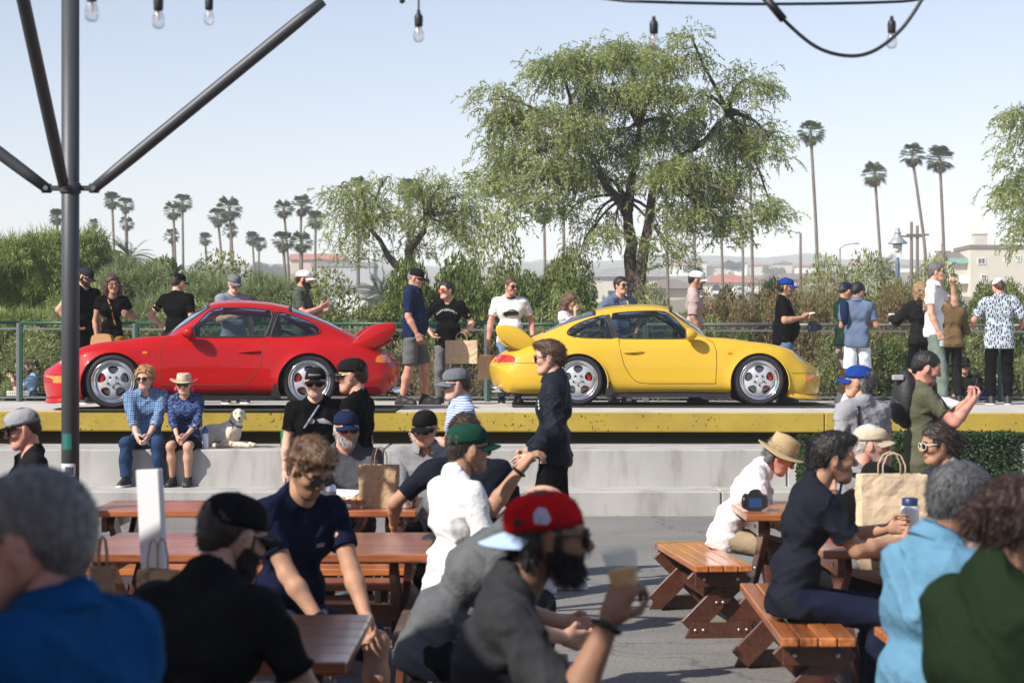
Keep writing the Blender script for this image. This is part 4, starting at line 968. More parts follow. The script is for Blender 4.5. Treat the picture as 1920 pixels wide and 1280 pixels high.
# ================================================================ heads and hands (templates)
HEADC = V3(-.010, 0, .030); HEADR = V3(.101, .079, .090)
def head_prims(fem=False):
    P = [ell(HEADC, HEADR, k=.03),
         cone((.018, 0, -.015), (.046, 0, -.080), .066, .038 if fem else .044, k=.035),
         cone((.066, -.010, -.098), (.066, .010, -.098), .018 if fem else .022, k=.02)]
    for s in (-1, 1):
        P += [cone((.000, s * .050, -.045), (.040, s * .030, -.088), .022, .022, k=.03),
              ell((.058, s * .040, -.022), (.030, .026, .026), k=.02),
              cone((.084, s * .014, .021), (.074, s * .046, .020), .011, k=.015),
              ell((-.006, s * .080, -.008), (.021, .008, .033), rot_axis((0, 0, 1), s * 22), k=.008)]
    P += [sub((.103, .032, .000), .017, .012), sub((.103, -.032, .000), .017, .012)]
    for s in (-1, 1): P.append(ell((.0815, s * .032, .001), (.0125, .0125, .0125), k=.004))
    P += [cone((.090, 0, .012), (.110, 0, -.024), .0095, .0130, k=.012)]
    for s in (-1, 1): P.append(ell((.100, s * .012, -.030), (.012, .009, .009), k=.008))
    P += [cone((.084, -.017, -.054), (.084, .017, -.054), .0085, k=.007), cone((.083, -.015, -.066), (.083, .015, -.066), .009, k=.007)]
    return P
_heads = {}
def head_mesh(res, fem):
    key = (res, fem)
    if key not in _heads: _heads[key] = sdf_mesh(head_prims(fem), res)
    return _heads[key]
def head_mats(V, F, beard):
    """0 skin, 1 beard / brow hair, 2 lips, 3 eye, 4 stubble"""
    C = V[F].mean(1); x, y, z = C.T; ay = np.abs(y)
    m = np.zeros(len(F), int)
    lips = (x > .080) & (ay < .022) & (z < -.047) & (z > -.075)
    if beard > 0:
        top = -.030 - .25 * np.clip(x - .02, 0, 1) if beard > 1 else -.048 + 0 * x
        b = (z < top) & (x > -.012) & (z > -.125)
        b |= (x > .085) & (ay < .030) & (z < -.036) & (z > -.050)
        b |= (ay > .058) & (z < .012) & (x > .006) & (x < .030)
        m[b] = 1 if beard > 1 else 4
    m[lips] = 2
    m[(x > .070) & (ay > .014) & (ay < .052) & (z > .018) & (z < .028)] = 1
    m[(np.hypot(ay - .032, z - .001) < .0072) & (x > .085)] = 3
    return m

FING = [(-.034, .070, .0082), (-.012, .083, .0090), (.011, .088, .0092), (.033, .080, .0088)]    # little .. index: y offset, length, radius
HPOSE = {'relax': (22, 28, 18, 25), 'grip': (58, 62, 35, 42), 'flat': (6, 6, 4, 18), 'fist': (78, 88, 55, 55), 'point': (10, 15, 10, 20), 'wide': (38, 40, 25, 30)}
_hands = {}
def hand_mesh(pose, res):
    key = (pose, res)
    if key in _hands: return _hands[key]
    a1, a2, a3, th = HPOSE[pose]
    P = [cone((-.02, 0, 0), (.02, 0, 0), .024, .026, k=.02)]
    for (y, L, r) in FING:
        P.append(cone((.015, y * .55, 0), (.088 - abs(y - .011) * .22, y, 0), .0165, .0130, k=.018))
    for q, (y, L, r) in enumerate(FING):
        p = V3(.090 - abs(y - .011) * .22, y, 0); ang = 0
        spread = rot_axis((0, 0, 1), (y - .003) * 130)
        for seg, (fr, da) in enumerate(zip((.45, .32, .23), (a1, a2, a3))):
            ang += da * (1.0 + .06 * (1.5 - q))
            d = spread @ V3(math.cos(R(ang)), 0, -math.sin(R(ang)))
            e = p + d * L * fr
            P.append(cone(p, e, r * (1 - .07 * seg), r * (.93 - .07 * seg), k=.004)); p = e
    p = V3(.022, .030, -.006)
    d1 = unit(V3(.75, .62, -.25 - th / 90)); e = p + d1 * .042; P.append(cone(V3(.012, .014, -.004), p, .018, .0145, k=.015)); P.append(cone(p, e, .0135, .0110, k=.006))
    d2 = unit(V3(.95, .05 - th / 120, -.25 - th / 90)); P.append(cone(e, e + d2 * .034, .0105, .0085, k=.003))
    _hands[key] = sdf_mesh(P, res, k=.006)
    return _hands[key]

# ================================================================ materials for people
def skin_mat(tone):
    C = {'fair': (.62, .36, .26), 'light': (.55, .31, .21), 'tan': (.42, .225, .14), 'brown': (.27, .135, .08), 'ruddy': (.58, .28, .205)}[tone]
    m = mat('skin_' + tone, C, rough=.55, var=.20, vscale=11, bump=.16, bscale=150, spec=.3)
    n, L, b = nodes_of(m)
    b.inputs['Subsurface Weight'].default_value = 0.0
    return m
def hair_mat(col):
    key = 'hair_%d_%d_%d' % tuple(int(c * 255) for c in col)
    return mat(key, tuple(c * .55 for c in col), rough=.5, bump=.45, bscale=110, col2=tuple(min(1, c * 1.35) for c in col), vscale=55, spec=.5, stretch=(1, 1, .35))
def stubble_mat(tone, hc):
    s = skin_mat(tone).diffuse_color
    return mat('stubble_%s_%d' % (tone, int(hc[0] * 255)), tuple(s[i] * .62 + hc[i] * .30 for i in range(3)), rough=.6, var=.2, vscale=120)
def lip_mat(tone): 
    s = skin_mat(tone).diffuse_color
    return mat('lips_' + tone, (s[0] * .82, s[1] * .58, s[2] * .58), rough=.4)
def cloth(name, col, rough=.88, var=.10, bump=.32, bscale=38, col2=None, vscale=10):
    return mat('fabric_' + name, col, rough=rough, var=var, vscale=vscale, bump=bump, bscale=bscale, spec=.04, sheen=.0, col2=col2)
M_EYE = mat('eye_dark', (.012, .009, .007), rough=.1)
M_LENS = mat('lens_black', (.006, .006, .007), rough=.06, spec=.6)
M_LENSR = mat('lens_red', (.45, .06, .02), rough=.1, metal=.4)

# ================================================================ head wear
def xf(Rm, t, V): return V @ Rm.T + t
def place(me_v, Rm, t): return xf(Rm, t, np.asarray(me_v, float))

def cap_parts(style, mcap, mbrim, root, Rh, th, lettering=None, hs=1.0):
    """baseball cap: dome, button and brim. style: 'fwd', 'back', 'flat', 'bucket', 'army'"""
    back = style in ('back',)
    Rc = Rh @ rot_axis((0, 1, 0), -1)
    if back: Rc = Rh @ rot_axis((0, 0, 1), 180) @ rot_axis((0, 1, 0), 7)
    cx = HEADC[0] * (1 if not back else -1)
    n, rings = 28, 9
    V = []; F = []
    for j in range(rings + 1):
        t = j / rings
        zz = math.sin(t * math.pi / 2) ** .92; rr = math.cos(t * math.pi / 2) ** (.74 if style != 'army' else .45)
        for q in range(n):
            a = 2 * math.pi * q / n
            ry = .0870 * rr; rx = (.1095 if math.cos(a) > 0 else .1075) * rr
            seam = 1 - .010 * (abs(math.sin(3 * a)) < .12)
            front = .010 * max(0, math.cos(a)) * math.sin(t * math.pi)
            V.append((cx + rx * math.cos(a) * seam + front, ry * math.sin(a) * seam, .028 - .014 * math.cos(a) * (1 - t) * 0 + zz * (.098 if style != 'army' else .080)))
    for j in range(rings):
        for q in range(n): F.append((j * n + q, j * n + (q + 1) % n, (j + 1) * n + (q + 1) % n, (j + 1) * n + q))
    b0 = len(V)
    for q in range(n):                         # inner rim so the shell has thickness
        V.append((cx + (V[q][0] - cx) * .94, V[q][1] * .94, V[q][2] + .004))
    for q in range(n): F.append((q, b0 + q, b0 + (q + 1) % n, (q + 1) % n))
    top = len(V)
    for q in range(8):
        a = q * math.pi / 4
        V.append((cx + .008 * math.cos(a), .008 * math.sin(a), .126 if style != 'army' else .108)); 
    for q in range(8): V.append((cx + .006 * math.cos(q * math.pi / 4), .006 * math.sin(q * math.pi / 4), .131 if style != 'army' else .112))
    for q in range(8): F.append((top + q, top + (q + 1) % 8, top + 8 + (q + 1) % 8, top + 8 + q))
    F.append(tuple(top + 8 + q for q in range(8)))
    me = raw_mesh('cap', xf(Rc, th, np.array(V) * hs), F)
    cap = mk('cap', me, mcap, root)
    # brim
    V = []; F = []; nu, nv = 14, 6
    flat = style == 'flat'
    for side in (0, 1):
        for j in range(nv + 1):
            v = j / nv
            for q in range(nu + 1):
                a = R(-66 + 132 * q / nu)
                inner = V3(cx + .109 * math.cos(a), .087 * math.sin(a), 0)
                outl = .074 * (max(0.0, math.cos(a * 1.16))) ** .55 if style != 'army' else .050 * max(0.0, math.cos(a * 1.1)) ** .5
                p = inner + V3(outl * v, math.sin(a) * .004 * v, 0)
                z = .032 - (.10 if flat else .30) * p[1] ** 2 / .087 - v * (.004 if flat else .020) * (1 if outl > 0 else 0)
                V.append((p[0], p[1], z - .004 * side))
    m = (nu + 1)
    off = (nv + 1) * m
    for j in range(nv):
        for q in range(nu):
            a = j * m + q
            F.append((a, a + m, a + m + 1, a + 1)); F.append((off + a, off + a + 1, off + a + m + 1, off + a + m))
    for q in range(nu):
        a = nv * m + q; F.append((a, off + a, off + a + 1, a + 1))
    me = raw_mesh('brim', xf(Rc, th, np.array(V) * hs), F)
    mk('brim', me, mbrim or mcap, cap)
    if lettering:
        txt, size, lm = lettering
        decal_text(txt, size, lm, cap, lambda u, v: xf(Rc, th, (V3(cx, 0, 0) + V3(.1145 * math.cos(u / .113) + .006, .0905 * math.sin(u / .113), .068 + v))[None, :] * hs)[0])
    return cap

def decal_text(txt, size, m, parent, surf, align='CENTER', name='lettering', lift=0):
    """flat print: text outlines converted to a mesh and wrapped on surf(u, v)"""
    cu = bpy.data.curves.new('lettering', 'FONT'); cu.body = txt; cu.size = size; cu.align_x = align; cu.align_y = 'CENTER'; cu.resolution_u = 2
    o = bpy.data.objects.new('lettering', cu); link(o)
    dg = bpy.context.evaluated_depsgraph_get(); dg.update()
    me = bpy.data.meshes.new_from_object(o.evaluated_get(dg))
    bpy.data.objects.remove(o); bpy.data.curves.remove(cu)
    for v in me.vertices: v.co = Vector(surf(v.co.x, v.co.y))
    me.materials.clear()
    return mk(name, me, m, parent)

def hat_parts(mhat, mband, root, Rh, th, brim=.072, curl=.02, crown=.105, tilt=-4, hs=1.0):
    Rc = Rh @ rot_axis((0, 1, 0), tilt)
    V = []; F = []; n = 36
    prof = []
    for j in range(7):
        t = j / 6; prof.append((1 + brim / .09 * (1 - t), None, 1 - t))
    rows = []
    for (s, _, o) in prof: rows.append(('b', s, o))
    for j in range(1, 8):
        t = j / 7; rows.append(('c', t, 0))
    for kind, s, o in rows:
        for q in range(n):
            a = 2 * math.pi * q / n
            if kind == 'b':
                rx = .106 + (s - 1) * .09; ry = .087 + (s - 1) * .09
                z = .030 + curl * o ** 2 * (abs(math.sin(a)) ** 2 * 1.6 - .55 * max(0, math.cos(a)) ) + .002 * math.sin(3 * a + 1)
            else:
                t = s; g = 1 - .16 * t - (.80 * max(0, t - .72) / .28 if t > .72 else 0)
                pinch = 1 - .20 * t * max(0, math.cos(a)) ** 2 * abs(math.sin(a)) * 2
                rx = .106 * g; ry = .087 * g * pinch
                z = .030 + crown * min(1, t / .80) - (.020 * (t > .8) * (1 - abs(math.sin(a)) * .9)) * (t - .72) / .28
            V.append((HEADC[0] + rx * math.cos(a), ry * math.sin(a), z))
    nr = len(rows)
    for j in range(nr - 1):
        for q in range(n): F.append((j * n + q, j * n + (q + 1) % n, (j + 1) * n + (q + 1) % n, (j + 1) * n + q))
    F.append(tuple((nr - 1) * n + q for q in range(n)))
    b = len(V); V2 = [(x, y, z - .004) for (x, y, z) in V[:7 * n]]; V += V2
    for j in range(6):
        for q in range(n): F.append((b + j * n + q, b + (j + 1) * n + q, b + (j + 1) * n + (q + 1) % n, b + j * n + (q + 1) % n))
    for q in range(n): F.append((q, b + q, b + (q + 1) % n, (q + 1) % n))
    hat = mk('hat', raw_mesh('hat', xf(Rc, th, np.array(V) * hs), F), mhat, root)
    V = []; F = []
    for j in range(2):
        for q in range(n):
            a = 2 * math.pi * q / n
            V.append((HEADC[0] + .1085 * (1 - .02 * j) * math.cos(a), .0895 * (1 - .02 * j) * math.sin(a), .033 + .024 * j))
    for q in range(n): F.append((q, (q + 1) % n, n + (q + 1) % n, n + q))
    mk('hat_band', raw_mesh('hat_band', xf(Rc, th, np.array(V) * hs), F), mband, hat)
    return hat

def glasses(root, Rh, th, mlens=None, mframe=None, clear=False, size=1.0, up=0.0, hs=1.0):
    mlens = mlens or M_LENS; mframe = mframe or M_BLACKPL
    mb = MB()
    for s in (-1, 1):
        n = 14; ring = []
        for q in range(n):
            a = 2 * math.pi * q / n
            ca, sa = math.cos(a), math.sin(a)
            yy = s * .033 + .0285 * size * math.copysign(abs(ca) ** .7, ca); zz = -.001 + .0205 * size * math.copysign(abs(sa) ** .75, sa)
            ring.append((.1055 - 2.2 * (abs(yy) - .01) ** 2 - .012 * max(0, abs(yy) - .05), yy, zz))
        mb.cur = 0
        if not clear:
            mb.add([(.107, s * .033, -.001)] + ring, [(0, 1 + q, 1 + (q + 1) % n) if s > 0 else (0, 1 + (q + 1) % n, 1 + q) for q in range(n)])
            mb.add([(.101, s * .033, -.001)] + [(x - .004, y, z) for x, y, z in ring], [(0, 1 + q, 1 + (q + 1) % n) for q in range(n)])
        mb.cur = 1
        mb.tube(ring + [ring[0]], .0026, 5, caps=False)
        mb.tube([(.097, s * .062 * size, .010), (.05, s * .078, .010), (.0, s * .084, .006), (-.018, s * .082, -.012)], .0028, 5)
    mb.cur = 1
    mb.tube([(.108, -.008, .006), (.111, 0, .008), (.108, .008, .006)], .003, 5)
    Rg = Rh @ rot_axis((0, 1, 0), -up)
    mb.v = [tuple(p) for p in xf(Rg, th + Rh @ V3(0, 0, up * .0022), np.array(mb.v) * hs)]
    return mb.build('sunglasses' if not clear else 'eyeglasses', [mlens, mframe], root, smooth=True)

def hair_mesh(style, seed, res):
    """hair as a shell around the skull; style: short, crop, curly, long, bun, cap (the ring below a cap)"""
    g = {'short': .009, 'crop': .006, 'curly': .024, 'long': .018, 'bun': .013, 'cap': .004, 'capfull': .004, 'thin': .006, 'quiff': .008, 'wave': .012}[style]
    c = HEADC + V3(-.004, 0, .004)
    P = [ell(c, HEADR + g, k=.02)]
    if style in ('quiff', 'wave'): P.append(ell((.030, 0, .098), (.085, .064, .034), k=.03))
    P.append(cone((-.070, 0, -.02), (-.058, 0, -.070), .042 + g * .3, .034, k=.03))
    if style == 'capfull':
        for s in (-1, 1): P.append(cone((-.045, s * .052, -.02), (-.050, s * .045, -.070), .036, .030, k=.02))
    if style in ('long',):
        for s in (-1, 1): P.append(cone((-.035, s * .075, .0), (-.005 if s > 0 else -.03, s * .092, -.23), .040, .034, k=.03))
        P.append(cone((-.085, 0, .0), (-.085, 0, -.25), .062, .055, k=.04))
    if style == 'bun':
        P.append(ell((-.125, 0, .03), (.042, .045, .045), k=.01))
        P.append(cone((-.02, .07, 0), (.01, .082, -.10), .018, .010, k=.02))
    fz = {'curly': fuzz(seed, .013, 75), 'long': fuzz(seed, .006, 60), 'bun': fuzz(seed, .005, 90), 'wave': fuzz(seed, .008, 60)}.get(style, fuzz(seed, .0016, 110))
    hl = {'short': .074, 'crop': .072, 'curly': .078, 'long': .080, 'bun': .078, 'cap': .05, 'capfull': .05, 'thin': .088, 'quiff': .076, 'wave': .08}[style]
    low = {'cap': -.060, 'capfull': -.085, 'thin': -.05}.get(style, -.072)
    def final(D, X, Y, Z):
        # face opening: hair only above a line from the hairline over the ear to the nape
        zl = np.where(X > .055, hl - .02 * np.clip((np.abs(Y) - .03) / .04, 0, 1), np.where(X > .012, -.012 + 0 * X, np.where(X > -.028, .010 + 0 * X, low + 0 * X)))
        # smooth the steps
        zl = np.interp(X.ravel(), [-.13, -.050, -.034, -.024, .006, .018, .040, .060, .13], [low, low, low + .02, .014, .016, -.016, -.006, hl - .012, hl]).reshape(X.shape) + 0 * Y
        zl = zl - np.where(X > .05, .030 * np.clip((np.abs(Y) - .045) / .03, 0, 1), 0)
        face = zl - Z
        if style == 'long':
            face = np.maximum(np.minimum(face, 1), -1)
            keep = (np.abs(Y) > .062) & (X < .03)
            face = np.where(keep | (X < -.03), -.02, face)
        if style == 'bun': face = np.where((X < -.05), -.02, face)
        if style == 'thin': face = np.maximum(face, np.where(X > -.075, Z - .062 - .012 * np.sin(60 * Y), -1))
        return np.maximum(D, face)
    return sdf_mesh(P, res, k=.02, noise=fz, final=final)

def blades(V, F, n, ln, seed, flow=(-.5, 0, -.6), lift=.45, jit=.5, wid=.0011, sel=None):
    """thin hair strands standing on a surface, as narrow quads"""
    rg = np.random.RandomState(seed)
    Fs = F if sel is None else F[sel]
    if len(Fs) == 0: return np.zeros((0, 3)), np.zeros((0, 4), int)
    i = rg.randint(0, len(Fs), n); q = V[Fs[i]]
    u = rg.rand(n, 1); w_ = rg.rand(n, 1)
    p = (q[:, 0] * (1 - u) + q[:, 1] * u) * (1 - w_) + (q[:, 3] * (1 - u) + q[:, 2] * u) * w_
    nr = np.cross(q[:, 2] - q[:, 0], q[:, 3] - q[:, 1]); nr /= np.linalg.norm(nr, axis=1, keepdims=True) + 1e-9
    d = nr * lift + np.array(flow) + rg.normal(size=(n, 3)) * jit; d /= np.linalg.norm(d, axis=1, keepdims=True)
    L_ = ln * rg.uniform(.5, 1.3, (n, 1)); s = np.cross(d, rg.normal(size=(n, 3))); s /= np.linalg.norm(s, axis=1, keepdims=True) + 1e-9
    m = p + d * L_ * .6; e = p + d * L_ + np.array([0, 0, -.25]) * L_
    Vb = np.stack([p - s * wid, p + s * wid, e + s * wid * .3, e - s * wid * .3], 1).reshape(-1, 3)
    return Vb, np.arange(n * 4).reshape(n, 4)
HB = {'short': (1500, .016), 'crop': (900, .007), 'curly': (2600, .022), 'long': (2200, .05), 'bun': (2000, .030), 'cap': (500, .012), 'capfull': (1100, .024), 'thin': (1200, .014), 'quiff': (1900, .022), 'wave': (2600, .026)}
# ================================================================ a person
PRES = {'down': (.03, .07, -.555), 'hip': (.07, .045, -.40), 'hold': (.30, -.06, -.24), 'table': (.36, -.08, -.36), 'phone': (.34, -.12, .02),
        'mouth': (.22, -.15, .04), 'lap': (.30, -.10, -.42), 'rail': (.32, .05, -.36), 'behind': (-.12, -.10, -.42), 'bag': (.06, .12, -.52), 'cross': (.20, -.18, -.30)}
def ik(S, W, a, b, hint):
    d = W - S; L = np.linalg.norm(d)
    if L > (a + b) * .995: W = S + d / L * (a + b) * .995; d = W - S; L = np.linalg.norm(d)
    if L < abs(a - b) + .02: W = S + unit(d) * (abs(a - b) + .02); d = W - S; L = np.linalg.norm(d)
    u = d / L; x = (a * a - b * b + L * L) / (2 * L); h = math.sqrt(max(a * a - x * x, 0))
    v = hint - u * (hint @ u); v = unit(v)
    return S + u * x + v * h, W

PCOUNT = [0]
def person(label, pos, face, h=1.78, g=1.0, belly=0.0, fem=False, sit=None, lean=0, bend=0, side=0, twist=0,
           head=(0, 0, 0), neckf=0.0, L='down', Rr='down', hintL=None, hintR=None, handL='relax', handR='relax',
           feet=((.02, .11, 8), (.02, -.11, -8)), legs_hint=None, skin='light', beard=0, beardcol=None, hair='short', haircol=(.05, .03, .02),
           top='tee', topm=None, sleeve=None, hem=None, bottom='pants', botm=None, shoem=None, solem=None, legcut=None,
           cap=None, capm=None, brimm=None, caplet=None, hat=None, shades=True, shade_kw=None, collar=False, watch=None, res=None, near=False,
           group=None, shoulders=1.0, neckline=.075, loosen=0.0, cat='person', thumb=None, hs=1.0, wrinkleamp=None, grow_down=0):
    PCOUNT[0] += 1; seed = PCOUNT[0] * 7 + 1
    k = h / 1.78
    res = res or (.009 if near else .014)
    hres = .006 if near else .0085
    if sit is None:
        pel = V3(0, 0, .93 * k); 
        if legs_hint == 'bent': pel[2] -= .04
    else: pel = V3(0, 0, sit + .095 * k)
    LR = rot_axis((0, 1, 0), lean * .45) @ rot_axis((1, 0, 0), -side * .5)
    Rp = LR if sit is None else rot_axis((0, 1, 0), lean * .6 - 4)
    Rw = rot_axis((0, 0, 1), twist * .5) @ rot_axis((0, 1, 0), lean) @ rot_axis((1, 0, 0), -side)
    Rc = rot_axis((0, 0, 1), twist) @ rot_axis((0, 1, 0), lean + bend) @ rot_axis((1, 0, 0), -side)
    waist = pel + Rp @ V3(0, 0, .16 * k)
    chest = waist + Rw @ V3(0, 0, .19 * k)
    shc = chest + Rc @ V3(-.005, 0, .165 * k)
    nb = shc + Rc @ V3(.0, 0, .055 * k)
    neckdir = unit(Rc @ V3(.10 + neckf, 0, 1))
    # head orientation: body upright frame + yaw/pitch/roll
    yaw, pitch, roll = head
    Rh = rot_axis((0, 0, 1), yaw + twist) @ rot_axis((0, 1, 0), pitch) @ rot_axis((1, 0, 0), roll)
    hc = nb + neckdir * (.155 * k) + Rh @ V3(.022, 0, 0.0)
    sw = .194 * k * shoulders * (.90 if fem else 1)
    gs = g * k
    skinm = skin_mat(skin)
    # arms
    arms = {}
    for nm, s, tgt, hint, hp in (('L', 1, L, hintL, handL), ('R', -1, Rr, hintR, handR)):
        S = shc + Rc @ V3(0, s * sw, -.01 * k)
        if isinstance(tgt, str):
            t = PRES[tgt]; W = S + V3(t[0], s * t[1], t[2]) * k
            hv = {'hip': V3(-.55, s * 1.0, -.1), 'behind': V3(-.4, s * 1, 0), 'phone': V3(-.1, s * .45, -1), 'mouth': V3(-.05, s * .55, -1)}.get(tgt, V3(-.7, s * .35, -.45))
        else:
            W = S + V3(tgt[0], tgt[1], tgt[2]) * k; hv = V3(-.5, s * .5, -.6)
        if hint is not None: hv = V3(*hint)
        E, W = ik(S, W, .295 * k, .26 * k, hv)
        fd = unit(W - E)
        th_ = V3(.55, 0, .75) if not (tgt == 'hip') else V3(-.6, 0, -.5)
        if thumb is not None: th_ = V3(*thumb)
        hd = fd
        if tgt == 'hip': hd = unit(fd + V3(.2, -s * .8, -.6)); th_ = V3(-1, 0, .3)
        arms[nm] = (S, E, W, hd, th_, hp, s)
    # legs
    legs = []
    for s, ft in ((1, feet[0]), (-1, feet[1])):
        Hj = pel + Rp @ V3(0, s * .092 * gs, -.01 * k)
        if sit is None: A = V3(ft[0] - .03, ft[1], .085 * k); hv = V3(1, s * .1, 0)
        else: A = V3(ft[0], ft[1], .085 * k + (ft[3] if len(ft) > 3 else 0)); hv = V3(.5, s * .05, 1)
        K, A2 = ik(Hj, A, .43 * k, .418 * k, hv)
        legs.append((Hj, K, A2, s, ft[2]))
    # ------------------------------------------------ torso shapes shared by body and clothes
    def torso(inf):
        T = [cone(pel + Rp @ V3(-.015, -.075 * gs, .0), pel + Rp @ V3(-.015, .075 * gs, .0), (.096 if not fem else .106) * gs + inf, k=.07),
             cone(waist + Rw @ V3(0, -.066 * gs, 0), waist + Rw @ V3(0, .066 * gs, 0), (.101 if not fem else .086) * gs + inf, k=.08),
             cone(chest + Rc @ V3(.0, -.086 * k * shoulders, .02), chest + Rc @ V3(.0, .086 * k * shoulders, .02), .103 * gs ** .6 * k ** .4 + inf, k=.07),
             cone(shc + Rc @ V3(-.01, -sw * .80, -.035 * k), shc + Rc @ V3(-.01, sw * .80, -.035 * k), .072 * k + inf, k=.06),
             cone(shc + Rc @ V3(-.012, -sw * .62, .0), nb + Rc @ V3(-.012, 0, .012), .050 * k + inf * .8, .058 * k + inf * .6, k=.05),
             cone(shc + Rc @ V3(-.012, sw * .62, .0), nb + Rc @ V3(-.012, 0, .012), .050 * k + inf * .8, .058 * k + inf * .6, k=.05)]
        if belly: T.append(ell(waist + Rw @ V3(.030 + belly * .35, 0, -.01), V3(.100 + belly * .75, .15 * gs, .17) + inf, k=.12))
        if fem:
            for s in (-1, 1): T.append(ell(chest + Rc @ V3(.085, s * .062, .035), V3(.062, .062, .062) + inf, k=.05))
        return T
    # ------------------------------------------------ body
    B = torso(-.022)
    B.append(cone(nb - neckdir * .03, hc + Rh @ V3(-.030, 0, -.045), .058 * k * g ** .4, .054 * k * g ** .3, k=.03))
    short = top in ('tee', 'polo', 'tank', 'shirt')
    ag = g ** .5
    for nm in arms:
        S, E, W, hd, th_, hp, s = arms[nm]
        fm = .86 if fem else 1
        B += [cone(S, S * .5 + E * .5, .054 * k * ag * fm, .047 * k * ag * fm, k=.04), cone(S * .5 + E * .5, E, .047 * k * ag * fm, .039 * k * ag * fm, k=.02),
              cone(E, E * .7 + W * .3, .040 * k * ag * fm, .042 * k * ag * fm, k=.02), cone(E * .7 + W * .3, W, .042 * k * ag * fm, .027 * k * fm, k=.02)]
    for (Hj, K, A, s, yw) in legs:
        q = V3(0, 0, 0)
        B += [cone(Hj, K, .082 * gs, .055 * k * ag, k=.03), cone(K, K * .65 + A * .35 + unit(V3(-1, 0, 0)) * .012, .054 * k * ag, .055 * k * ag, k=.025), cone(K * .65 + A * .35, A, .055 * k * ag, .036 * k, k=.03)]
    BV, BF = sdf_mesh(B, res * 1.15, k=.03)
    parts_v = [BV]; parts_f = [BF]; idx = [np.zeros(len(BF), int)]
    hv_, hf_ = head_mesh(hres, fem)
    hsz = k ** .35 * hs
    hm = head_mats(hv_, hf_, beard)
    off = len(BV)
    parts_v.append(xf(Rh, hc, hv_ * hsz)); parts_f.append(hf_ + off); idx.append(hm); off += len(hv_)
    grips = {}
    for nm in arms:
        S, E, W, hd, th_, hp, s = arms[nm]
        X = hd; Y = th_ - X * (th_ @ X); Y = unit(Y); Z = np.cross(X, Y)
        vv, ff = hand_mesh(hp, hres)
        hand_scale = k * (.92 if fem else 1.0)
        m = np.stack([X, Y, Z], 1)
        # palm must face the body's midline: left hand mirrored
        palm = -Z
        want = V3(0, -s, -.15)
        flip = (palm @ want) < 0
        v2 = vv.copy()
        if flip: v2[:, 2] *= -1; f2 = ff[:, ::-1]
        else: f2 = ff
        parts_v.append(v2 @ m.T * hand_scale + W); parts_f.append(f2 + off); idx.append(np.zeros(len(ff), int)); off += len(vv)
        grips[nm] = (W + (X * .085 + (Z if flip else -Z) * .028) * hand_scale, X, Y)
    mats = [skinm, hair_mat(beardcol or haircol), lip_mat(skin), M_EYE, stubble_mat(skin, beardcol or haircol)]
    me = raw_mesh('person', np.concatenate(parts_v), np.concatenate(parts_f))
    root = mk('person', me, mats, None, None, np.concatenate(idx))
    root.location = pos; root.rotation_euler = (0, 0, R(face))
    tag(root, label, cat, group)
    # ------------------------------------------------ top garment
    lo_t = loosen
    infl = {'tee': .004, 'polo': .005, 'tank': .003, 'shirt': .009, 'jacket': .017, 'long': .006}[top] + lo_t
    T = torso(infl)
    planes = []; holes = []
    sl = sleeve if sleeve is not None else {'tee': .66, 'polo': .66, 'tank': 0, 'shirt': 1.55, 'jacket': 1.95, 'long': 1.95}[top]
    # sleeves: built in their own pass so that their cut planes do not touch the torso
    wamp = wrinkleamp if wrinkleamp is not None else {'tee': .0048, 'polo': .0046, 'tank': .002, 'shirt': .0058, 'jacket': .0070, 'long': .0052}[top]
    SL = []
    for nm in arms:
        S, E, W, hd, th_, hp, s = arms[nm]
        fm = .88 if fem else 1
        r0 = .058 * k * ag * fm + infl; 
        if sl > 0:
            u = min(sl, 1.0); e1 = S + (E - S) * u
            T.append(cone(S, S + (E - S) * .25, r0, r0 * .98, k=.05))
            SL.append((S + (E - S) * .05, e1, r0 * 1.0, (.050 * k * ag * fm + infl * 1.25), unit(E - S) if sl <= 1 else None))
            if sl > 1:
                u2 = min(sl - 1, .97); SL.append((E, E + (W - E) * u2, .046 * k * ag * fm + infl, .034 * k * fm + infl * .9, unit(W - E)))
    hemz = hem if hem is not None else {'tee': -.085, 'polo': -.085, 'tank': -.05, 'shirt': -.09, 'jacket': -.06, 'long': -.085}[top]
    if sit is not None: hemz = min(hemz, -.04) if hem is None else hem
    if hemz < -.05:
        T.append(cone(pel + Rp @ V3(-.012, -.075 * gs, hemz + .03), pel + Rp @ V3(-.012, .075 * gs, hemz + .03), .089 * gs + infl + .006, k=.06))
    planes.append((pel + Rp @ V3(0, 0, hemz * k), Rp @ V3(0, 0, -1)))
    nrm = wrinkle(seed, wamp, 30 if top != 'jacket' else 24)
    TV, TF = sdf_mesh(T, res, k=.05, planes=planes, holes=[(nb + neckdir * (.028 * k) + Rc @ V3(.014, 0, .0), neckline * k)], noise=nrm)
    pv = [TV]; pf = [TF]; off = len(TV)
    # sleeves joined per arm
    i = 0
